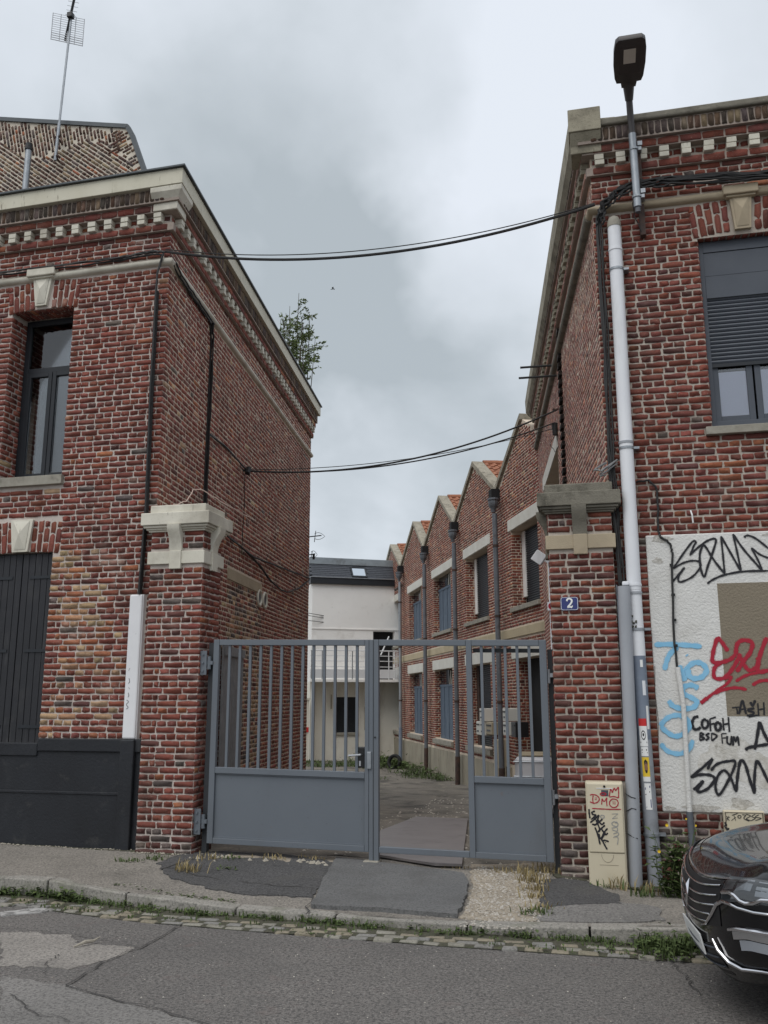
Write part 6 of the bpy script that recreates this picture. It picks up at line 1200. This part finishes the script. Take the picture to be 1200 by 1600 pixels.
g = G(); c = WF.p(-13.2, -.44, .9); ax = (WF.n*.6+WF.u*.8+Vector((0, 0, .25))).normalized(); e1 = ax.orthogonal().normalized(); e2 = ax.cross(e1); b_ = []
st = []
for i in range(24): 
    a = 2*PI*i/24; dr = e1*math.cos(a)+e2*math.sin(a); st.append([c+dr*(.21+.06*math.cos(q))+ax*.08*math.sin(q) for q in [j*PI/4 for j in range(8)]])
st.append(st[0]); g.sweep(st); soft(g.obj('rubber', TYRE, tyre))
g = G(); sp_ = Vector((-3.797, 6.506, -0.105)); g.tube([sp_+Vector((-.05, -.09, .0)), sp_+Vector((.0, -.02, .02)), sp_+Vector((.03, .05, .012)), sp_+Vector((.055, .10, .03))], [.005, .013, .010, .003], 6); tag(g.obj('dead_leaf', CRUMB), 'curled dry leaf lying on the pale patch of the road', 'leaf')

# ------------------------------------------------------------------ weeds, grass, gravel, crumbs
def blades(g, c, n, h, spread, r, lean=.35, wd=.006):
    for k in range(n):
        a = r.uniform(0, 2*PI); p = Vector(c)+Vector((r.gauss(0, spread), r.gauss(0, spread*.6), 0)); hh = h*r.uniform(.4, 1.1); d = Vector((math.cos(a), math.sin(a), 0)); q = d*hh*lean*r.uniform(.2, 1.4); n_ = Vector((-d.y, d.x, 0))*wd*r.uniform(.6, 1.3)
        p1 = p+Vector((0, 0, hh*.6))+q*.4; p2 = p+Vector((0, 0, hh*r.uniform(.8, 1)))+q
        g.add([p-n_, p+n_, p1+n_*.8, p1-n_*.8, p2], [(0, 1, 2, 3), (3, 2, 4)])
def leaves(g, c, n, size, spread, r, hmax):
    for k in range(n):
        p = Vector(c)+Vector((r.gauss(0, spread), r.gauss(0, spread*.6), abs(r.gauss(0, hmax*.5)))); a = r.uniform(0, 2*PI); d = Vector((math.cos(a), math.sin(a), r.uniform(-.2, .6))).normalized(); s = size*r.uniform(.5, 1.3); n_ = d.cross(Vector((0, 0, 1))).normalized()*s*.32; up = Vector((0, 0, s*.12))
        g.add([p, p+d*s*.45+n_+up, p+d*s, p+d*s*.45-n_+up], [(0, 1, 2, 3)])
rw = random.Random(21); g = G(); gd = G()
x = -7.5
while x < 1.6:      # strip of weeds between kerb and setts
    dens = 1.0 if x < -4.4 else .75 if x < -1.8 else .45 if x < -.6 else .75 if x < .15 else 1.4
    if rw.random() < dens:
        zz = -.115; y = KY+bow(x)-.07-abs(rw.gauss(0, .04)); big = 1.35 if x < -4.6 or x > .2 else .8
        leaves(g, (x, y, zz), rw.randint(8, 22), .045*big, .05, rw, .05*big); blades(g, (x, y, zz), rw.randint(5, 16), .075*big, .05, rw)
    if rw.random() < .5*dens: leaves(g, (x, KY+bow(x)-.25-rw.random()*.25, -.105), rw.randint(3, 8), .028, .03, rw, .015); blades(g, (x, KY+bow(x)-.2-rw.random()*.25, -.105), 6, .035, .03, rw)
    x += .055
for k in range(11): c = (rw.uniform(.28, .62), rw.uniform(7.05, 7.4), -.11); leaves(g, c, 30, .05, .06, rw, .10); blades(g, c, 16, .14, .06, rw)
for k in range(30): x = rw.uniform(-4.6, -3.0); leaves(g, (x, KY+bow(x)+.14, kerb_z(x)+.005), 6, .03, .04, rw, .02)
tag(g.obj('kerb_weeds', GRASS), 'low green weeds growing along the kerb and between the setts', 'weeds', kind='stuff')
g = G(); gd = G()
for c, n, h, dry in [((-3.9, 9.0), 30, .10, 1), ((-3.72, 9.1), 20, .06, 0), ((-3.3, 9.2), 25, .07, 1), ((-2.9, 9.3), 20, .06, 1), ((-3.95, 8.55), 60, .13, 1), ((-3.6, 8.75), 10, .05, 0), ((-.62, 8.9), 80, .125, 1), ((-.58, 8.6), 50, .10, 1), ((-.70, 9.15), 40, .14, 1), ((-.56, 8.35), 40, .10, 1), ((-.50, 8.0), 30, .09, 1), ((-.56, 7.85), 40, .09, 0), ((-.9, 9.2), 30, .08, 1), ((-.5, 9.3), 40, .13, 1), ((-4.45, 8.9), 30, .06, 0), ((-4.7, 8.75), 40, .05, 0), ((.14, 8.93), 20, .16, 1), ((.05, 8.92), 18, .10, 0), ((.40, 8.85), 34, .13, 1), ((.36, 8.7), 24, .12, 0), ((-1.4, 9.35), 20, .05, 1)]:
    z = pz(*c); blades(gd if dry else g, (*c, z), n, h, .07, rw, .6); 
    if not dry: leaves(g, (*c, z), 14, .04, .07, rw, .03)
tag(gd.obj('dry_grass', DRYG), 'straw coloured dry grass tufts at the foot of the gate', 'grass', kind='stuff'); tag(g.obj('pavement_weeds', GRASS), 'small green weeds in the pavement cracks', 'weeds', kind='stuff')
# taller flowering weeds beside the pipe foot
for i, (c, h, lb) in enumerate([((.56, 8.72), .62, 'tall green weed with a small yellow flower beside the patched downpipe foot'), ((.68, 8.68), .52, 'dense leafy weed between the pipe foot and the car'), ((.80, 8.95), .62, 'thin seedy weed in front of the grey conduit foot')]):
    t = thing('wild_plant', (c[0], c[1], -.03), lb, 'weed', 'wild plants by the pipe foot'); st_, lf_ = G(), G()
    for k in range(9 if i < 2 else 5):
        a = rw.uniform(0, 2*PI); top = Vector((c[0]+rw.gauss(0, .07), c[1]+rw.gauss(0, .05), h*rw.uniform(.5, 1.0)-.03)); b0 = Vector((c[0]+rw.gauss(0, .03), c[1]+rw.gauss(0, .03), -.04)); md = b0.lerp(top, .5)+Vector((rw.gauss(0, .02), 0, 0)); st_.tube([b0, md, top], [.005, .004, .002], 4)
        for q in range(26 if i < 2 else 10):
            p = b0.lerp(top, rw.uniform(.05, 1)); leaves(lf_, p, 1, .075 if i < 2 else .035, .015, rw, .01)
    st_.obj('stem', GRASS, t); lf_.obj('foliage', GRASS, t)
    for k in range((2, 0, 2)[i]):
        g = G(); p = Vector((c[0]+(-.06, .02)[k], c[1]-.06, h*(.62, .98)[k]-.02)) if i == 0 else Vector((c[0]+(-.03, .05)[k], c[1]-.03, h*(.99, .9)[k]))
        for q in range(9): a = 2*PI*q/9; d = Vector((math.cos(a), -.35, math.sin(a)))*.016*(1 if i == 0 else .6); n_ = Vector((-math.sin(a), 0, math.cos(a)))*.005; g.add([p, p+d*.6+n_, p+d, p+d*.6-n_], [(0, 1, 2, 3)])
        g.obj('flower', FLOWER, t)
# yard greenery
g = G()
for k in range(95):
    s_ = rw.uniform(7.9, 19.5); d = abs(rw.gauss(.25, .55)) + (.3 if s_ > 13 else 0); p = WF.p(-s_, 0, .1+d); p.z = gz(p.x, p.y); sc_ = 1.0 if s_ > 10 else .55
    leaves(g, p, 22, .13*sc_, .16, rw, .22*sc_); blades(g, p, 8, .25*sc_, .12, rw, .5, .012)
for k in range(90):
    p = HF.p(rw.uniform(-.6, 3.2), 0, rw.uniform(.3, 3.6)); p.z = gz(p.x, p.y); leaves(g, p, 10, .07, .25, rw, .05); blades(g, p, 22, .10, .3, rw, .5, .012)
tag(g.obj('yard_weeds', GRASS), 'bright green weeds along the workshop wall and the white house', 'weeds', kind='stuff')
# pebbles in the worn strip of pavement
g = G()
GRP = [(-1.27, 9.43), (-0.61, 9.79), (-0.49, 9.6), (-0.52, 8.59), (-0.49, 7.96), (-0.52, 7.41), (-1.12, 7.38), (-1.13, 8.01), (-1.15, 8.7)]
def pebble(g, p, r, rr):
    a = [Vector((rr.uniform(.7, 1.3)*r*x, rr.uniform(.7, 1.3)*r*y, rr.uniform(.5, .9)*r*z)) for x, y, z in ((1, 0, 0), (0, 1, 0), (-1, 0, 0), (0, -1, 0), (0, 0, 1))]
    g.add([Vector(p)+q for q in a], [(0, 1, 4), (1, 2, 4), (2, 3, 4), (3, 0, 4)])
k = 0
while k < 1500:
    x, y = rw.uniform(-1.35, -.4), rw.uniform(7.4, 9.6)
    if inpoly(x, y, GRP): pebble(g, (x, y, pz(x, y)+.006), rw.uniform(.004, .013)*(2.0 if rw.random() < .12 else 1), rw); k += 1
tag(g.obj('gravel', PEBBLE), 'loose pale pebbles in the worn strip before the gate', 'gravel', kind='stuff')
g = G()
for k in range(420): x, y = rw.uniform(-7, 1), rw.uniform(7.6, 9.2); pebble(g, (x, y, pz(x, y)+.008), rw.uniform(.003, .008), rw)
for k in range(260): x, y = rw.uniform(-5, 1.2), rw.uniform(4.5, 7.0); pebble(g, (x, y, ROADZ+.001), rw.uniform(.003, .0075), rw)
for k in range(600): x, y = rw.uniform(-3.4, -.6), rw.uniform(9.4, 20); pebble(g, (x, y, gz(x, y)), rw.uniform(.006, .03), rw)
tag(g.obj('grit', PEBBLE), 'scattered grit and small stones on the ground', 'grit', kind='stuff')
g = G()
for k in range(150): x = rw.uniform(-7, -4.9); y = 9.24+(-4.87-x)*.02-abs(rw.gauss(0, .035)); pebble(g, (x, y, pz(x, y)+.006), rw.uniform(.004, .013), rw)
for k in range(60): x = rw.uniform(-4.85, -4.2); y = 9.13-abs(rw.gauss(0, .03)); pebble(g, (x, y, pz(x, y)+.006), rw.uniform(.004, .018), rw)
for k in range(60): x = rw.uniform(-.4, .6); y = 9.12-abs(rw.gauss(0, .05)); pebble(g, (x, y, pz(x, y)+.008), rw.uniform(.004, .016), rw)
for cx, cy, n in ((-3.75, 9.12, 9), (-2.75, 9.12, 16), (-2.35, 8.98, 8), (-4.0, 9.0, 5), (-2.0, 9.05, 4)):
    for k in range(n): x, y = cx+rw.gauss(0, .16), cy+rw.gauss(0, .035); pebble(g, (x, y, pz(x, y)+.01), rw.uniform(.012, .045), rw)
tag(g.obj('concrete_crumbs', CRUMB), 'broken pale concrete crumbs along the foot of the gate', 'rubble', kind='stuff')

# ------------------------------------------------------------------ parked car (front half in view)
LAMPG = M('headlamp_housing', (.10, .105, .11), (.05, .052, .055), 14, .3)
XF, YC, Z0 = .455, 5.75, ROADZ
CAR = thing('parked_car', (2.7, YC, Z0), 'glossy black parked car with chrome grille lines cut off by the right edge', 'car')
def plan(z):      # (front x at the centre line, half width)
    return lerp(z, [.12, .20, .30, .45, .58, .66, .72, .78], [.60, .53, .475, .455, .452, .465, .50, .57]), lerp(z, [.12, .25, .5, .7, .78], [.86, .91, .935, .925, .89])
def fx(z, t):     # front surface x at level z, t = -1 (kerb side) .. 1 (street side)
    x0, hw = plan(z); a = abs(t); return x0+.15*a*a+.24*a**4+.30*a**14
def cpt(z, t, d=0.0):
    x0, hw = plan(z); y = YC-t*hw; e = .01; dx = (fx(z, min(1, t+e))-fx(z, max(-1, t-e))); dy = -2*e*hw; n = Vector((dy, -dx, 0)).normalized(); n = -n if n.x > 0 else n
    return Vector((fx(z, t), y, z))+n*d
TS = [-1+2*i/48 for i in range(49)]
def skin(g, z0, z1, t0=-1, t1=1, d=0.0, nz=4, nt_=48):
    b_ = len(g.v)
    for i in range(nz+1):
        z = z0+(z1-z0)*i/nz; g.v += [cpt(z, t0+(t1-t0)*k/nt_, d) for k in range(nt_+1)]
    g.f += [(b_+i*(nt_+1)+k, b_+i*(nt_+1)+k+1, b_+(i+1)*(nt_+1)+k+1, b_+(i+1)*(nt_+1)+k) for i in range(nz) for k in range(nt_)]; return g
g = G(); zs_ = [.12, .20, .30, .38, .45, .52, .58, .63, .67, .71, .745, .78]; rows_ = []
for z in zs_:
    x0, hw = plan(z); row = [Vector((4.95, YC+hw*.93, z)), Vector((3.2, YC+hw, z))]+[Vector((1.75, YC+hw, z)), Vector((1.2, YC+hw, z))]+[cpt(z, t) for t in TS]+[Vector((1.2, YC-hw, z)), Vector((1.75, YC-hw, z)), Vector((3.2, YC-hw, z)), Vector((4.95, YC-hw*.93, z))]; rows_.append(row)
n = len(rows_[0])
for r in rows_: g.v += r
g.f = [(i*n+k, i*n+k+1, (i+1)*n+k+1, (i+1)*n+k) for i in range(len(zs_)-1) for k in range(n-1)]; g.f.append(tuple((len(zs_)-1)*n*0+i*n for i in range(len(zs_)))); g.f.append(tuple(i*n+n-1 for i in range(len(zs_))))
soft(g.obj('body', CARP, CAR), 60)
# bonnet: crowned surface from the leading edge back to the windscreen, with raised shoulders
g = G(); NX, NT = 14, 40
for i in range(NX+1):
    s_ = i/NX
    for k in range(NT+1):
        t = -1+2*k/NT; x0, hw = plan(.78); xs = fx(.78, t*.985)-.004; xe = 1.75+.10*abs(t)**2*0+.12*(1-t*t); x = xs+(xe-xs)*s_; hw2 = hw+(.04*s_ if 1 else 0); crown = (1-abs(t)**3.2); rise = .235*(s_**.62)*(.78+.22*(1-abs(t)**4))
        z = .785+rise*.92+.022*crown*s_**.3+.022*math.exp(-((abs(t)-.62)/.09)**2)*min(1, s_*4)-.012*(1 if s_ == 0 else 0)
        g.v.append(Vector((x, YC-t*hw2*.985, z)))
g.f = [(i*(NT+1)+k, i*(NT+1)+k+1, (i+1)*(NT+1)+k+1, (i+1)*(NT+1)+k) for i in range(NX) for k in range(NT)]
soft(g.obj('bonnet', CARP, CAR), 80)
g = G()      # closing strip under the bonnet lip and the wings beside it
for sgn in (-1, 1):
    b_ = len(g.v)
    for i in range(15):
        s_ = i/14; xs = fx(.78, sgn*.985); x = xs+(1.75-xs)*s_; hw = plan(.78)[1]
        g.v += [Vector((x, YC-sgn*(hw+.005), .76)), Vector((x, YC-sgn*(hw+.04*s_)*.985, .785+.235*(s_**.62)*.78*.92))]
    g.f += [(b_+2*i, b_+2*i+2, b_+2*i+3, b_+2*i+1) for i in range(14)]
soft(g.obj('wing', CARP, CAR), 60)
# cabin
gb = G(); cab_ = [(1.80, 1.05, .80), (2.55, 1.52, .62), (4.1, 1.56, .60), (4.95, 1.05, .76)]
ring = [[Vector((x, YC+sg*hw, z)) for x, z, hw in cab_] for sg in (-1, 1)]
gb.v = ring[0]+ring[1]; gb.f = [(0, 1, 5, 4), (2, 3, 7, 6), (0, 3, 2, 1), (4, 5, 6, 7)]; gb.obj('cabin_glass', GLASSD, CAR)
g = G(); g.add([v+Vector((0, 0, .004)) for v in (ring[0][1], ring[0][2], ring[1][2], ring[1][1])]+[v+Vector((0, 0, .06)) for v in (ring[0][1]+Vector((.12, .06, 0)), ring[0][2]+Vector((-.1, .06, 0)), ring[1][2]+Vector((-.1, -.06, 0)), ring[1][1]+Vector((.12, -.06, 0)))], [(0, 1, 2, 3), (4, 5, 6, 7), (0, 1, 5, 4), (1, 2, 6, 5), (2, 3, 7, 6), (3, 0, 4, 7)]); g.obj('roof', CARP, CAR, bevel=.02)
g = G()
for sg in (0, 1):
    for a, b in ((0, 1), (1, 2), (2, 3)): g.tube([ring[sg][a], ring[sg][b]], .03, 6)
g.obj('pillar_trim', CARP, CAR); g = G(); g.box((1.70, YC-.92, .60), (4.95, YC+.92, 1.04)); g.obj('body_side', CARP, CAR, bevel=.05, seg=3)
for xw in (1.30, 4.15):
    for sg in (-1, 1):
        c = Vector((xw, YC+sg*.822, Z0+.345)); t_ = G(); st = []
        for i in range(29):
            a = 2*PI*i/28; dr = Vector((math.cos(a), 0, math.sin(a))); st.append([c+dr*r_+Vector((0, y_*sg, 0)) for r_, y_ in ((.24, -.10), (.33, -.11), (.345, -.06), (.345, .08), (.33, .125), (.24, .13))])
        t_.sweep(st); tw = soft(t_.obj('wheel', TYRE, CAR), 30); t_ = G(); t_.tube([c+Vector((0, -.05*sg, 0)), c+Vector((0, .115*sg, 0))], .24, 20); t_.obj('rim', ALU, tw)
        g = G(); g.tube([Vector((xw, YC+sg*.70, Z0+.36)), Vector((xw, YC+sg*.937, Z0+.36))], .40, 24); g.obj('wheel_arch', CARBLK, CAR)
# grille between the headlamps
g = G(); skin(g, .47, .715, -.56, .56, .004, 5, 36); soft(g.obj('grille', CARBLK, CAR), 60)
for i, z in enumerate((.685, .635, .585, .535, .492)):
    g = G(); w_ = .555-.018*i if i < 3 else .50-.05*(i-2); g.tube([cpt(z-.012*abs(t)**2*0+.0*t, t*w_, .012) for t in TS[::2]], .005, 6); soft(g.obj('grille_bar', CHROME, CAR))
g = G(); g.tube([cpt(.725+.004, t*.60, .008) for t in TS[::2]], .006, 6); soft(g.obj('bonnet_trim', CHROME, CAR))
emb = G(); cz = .60; emb.v = [cpt(cz+.085*math.sin(a)*(1 if True else 0), .045*math.cos(a), .022) for a in [PI/2*i for i in range(4)]]+[cpt(cz+.05*math.sin(a), .024*math.cos(a), .03) for a in [PI/2*i for i in range(4)]]; emb.f = [(i, (i+1) % 4, 4+(i+1) % 4, 4+i) for i in range(4)]; emb.obj('badge', CHROME, CAR)
for sg in (1, -1):
    # headlamp: dark housing, clear lens, chrome brow and C-shaped light blade
    g = G(); skin(g, .600, .728, .575*sg, .985*sg, .006, 4, 20); hl_ = soft(g.obj('headlamp', LAMPG, CAR), 60)
    g = G()
    for t0, t1, z0_, z1_ in ((.60, .67, .665, .712), (.69, .78, .655, .715), (.80, .91, .635, .712)): skin(g, z0_, z1_, t0*sg, t1*sg, .0075, 2, 5)
    g.obj('reflector', ALU, hl_); g = G(); skin(g, .612, .724, .58*sg, .982*sg, .02, 4, 20); soft(g.obj('lens', GLASSH, hl_), 60)
    g = G(); g.tube([cpt(z, t*sg, .018) for t, z in ((.60, .648), (.66, .645), (.70, .628), (.735, .600), (.765, .593), (.80, .600), (.83, .622), (.87, .628), (.985, .622))], .010, 6); soft(g.obj('light_blade', CHROME, hl_))
    g = G(); g.tube([cpt(z, t*sg, .012) for t, z in ((.30, .462), (.38, .475), (.47, .530), (.545, .590), (.60, .604), (.66, .590), (.72, .565), (.80, .556), (.90, .558), (.985, .562))], [.004, .007, .010, .011, .011, .010, .009, .009, .009, .008], 8); soft(g.obj('chrome_wave', CHROME, CAR))
    g = G(); skin(g, .40, .455, .66*sg, .96*sg, .010, 2, 10); soft(g.obj('fog_lamp', ALU, CAR), 60); g = G(); g.tube([cpt(.455, t*sg, .014) for t in (.64, .70, .80, .90, .97)], .012, 6); soft(g.obj('fog_trim', CHROME, CAR)); g = G(); skin(g, .335, .395, .70*sg, .95*sg, .009, 2, 8); soft(g.obj('fog_recess', PIPEP, CAR), 60)
    g = G(); g.tube([cpt(z, t*sg, .016) for t, z in ((.46, .395), (.50, .33), (.56, .255), (.64, .215), (.76, .205), (.90, .21), (.985, .215))], [.008, .013, .016, .014, .011, .010, .009], 8); soft(g.obj('lower_trim', CHROME, CAR))
g = G(); skin(g, .155, .36, -.47, .47, .004, 3, 30); soft(g.obj('lower_grille', CARBLK, CAR), 60)
for z in (.34, .28, .22):
    g = G(); g.tube([cpt(z, t*.46, .010) for t in TS[::2]], .006, 5); soft(g.obj('lower_grille_bar', SLATEG, CAR))
g = G(); b_ = 0; g.v = [cpt(z, t, d) for d in (.030, .020) for t, z in ((-.28, .275), (.28, .275), (.28, .405), (-.28, .405))]; g.f = [(0, 1, 2, 3), (4, 7, 6, 5), (0, 4, 5, 1), (1, 5, 6, 2), (2, 6, 7, 3), (3, 7, 4, 0)]; g.obj('number_plate', PLATEW, CAR)
g = G(); skin(g, .10, .17, -.96, .96, -.01, 2, 40); soft(g.obj('valance', CARBLK, CAR), 60); g = G(); g.box((.75, YC-.82, .06), (4.9, YC+.82, .12)); g.obj('underbody', CARBLK, CAR)

# seat the car: nose by the weeds, turned a few degrees to the kerb, body at its true ride height
cth, sth = math.cos(rad(5)), math.sin(rad(5)); NY = 6.22; NXF = .53
def seat(o, keep):
    keep = keep or o.name.split('.')[0] in ('wheel', 'wheel_arch')
    if o.type == 'MESH':
        b0 = WL[o.name]
        for v in o.data.vertices:
            p = v.co+b0; dx, dy = p.x-XF, p.y-YC; h = p.z-Z0
            hw0 = min(1, (abs(dy)/.93/.75)**2)*max(0, min(1, (2.2-p.x)/1.2))
            if not keep: h = h*(.58+.34*min(1, h/.9)) if h < .9 else h-.072
            if not keep and h < 1.0: h = .05+h*.93
            if not keep: h += .10*hw0*(1 if h < .72 else max(.25, 1-(h-.72)*5))
            v.co = Vector((NXF+dx*cth-dy*sth, NY+dx*sth+dy*cth, Z0+h))-Vector((2.7, NY, Z0))
    for c in o.children: seat(c, keep)
for c in list(CAR.children): seat(c, False)
CAR.location = (2.7, NY, Z0)
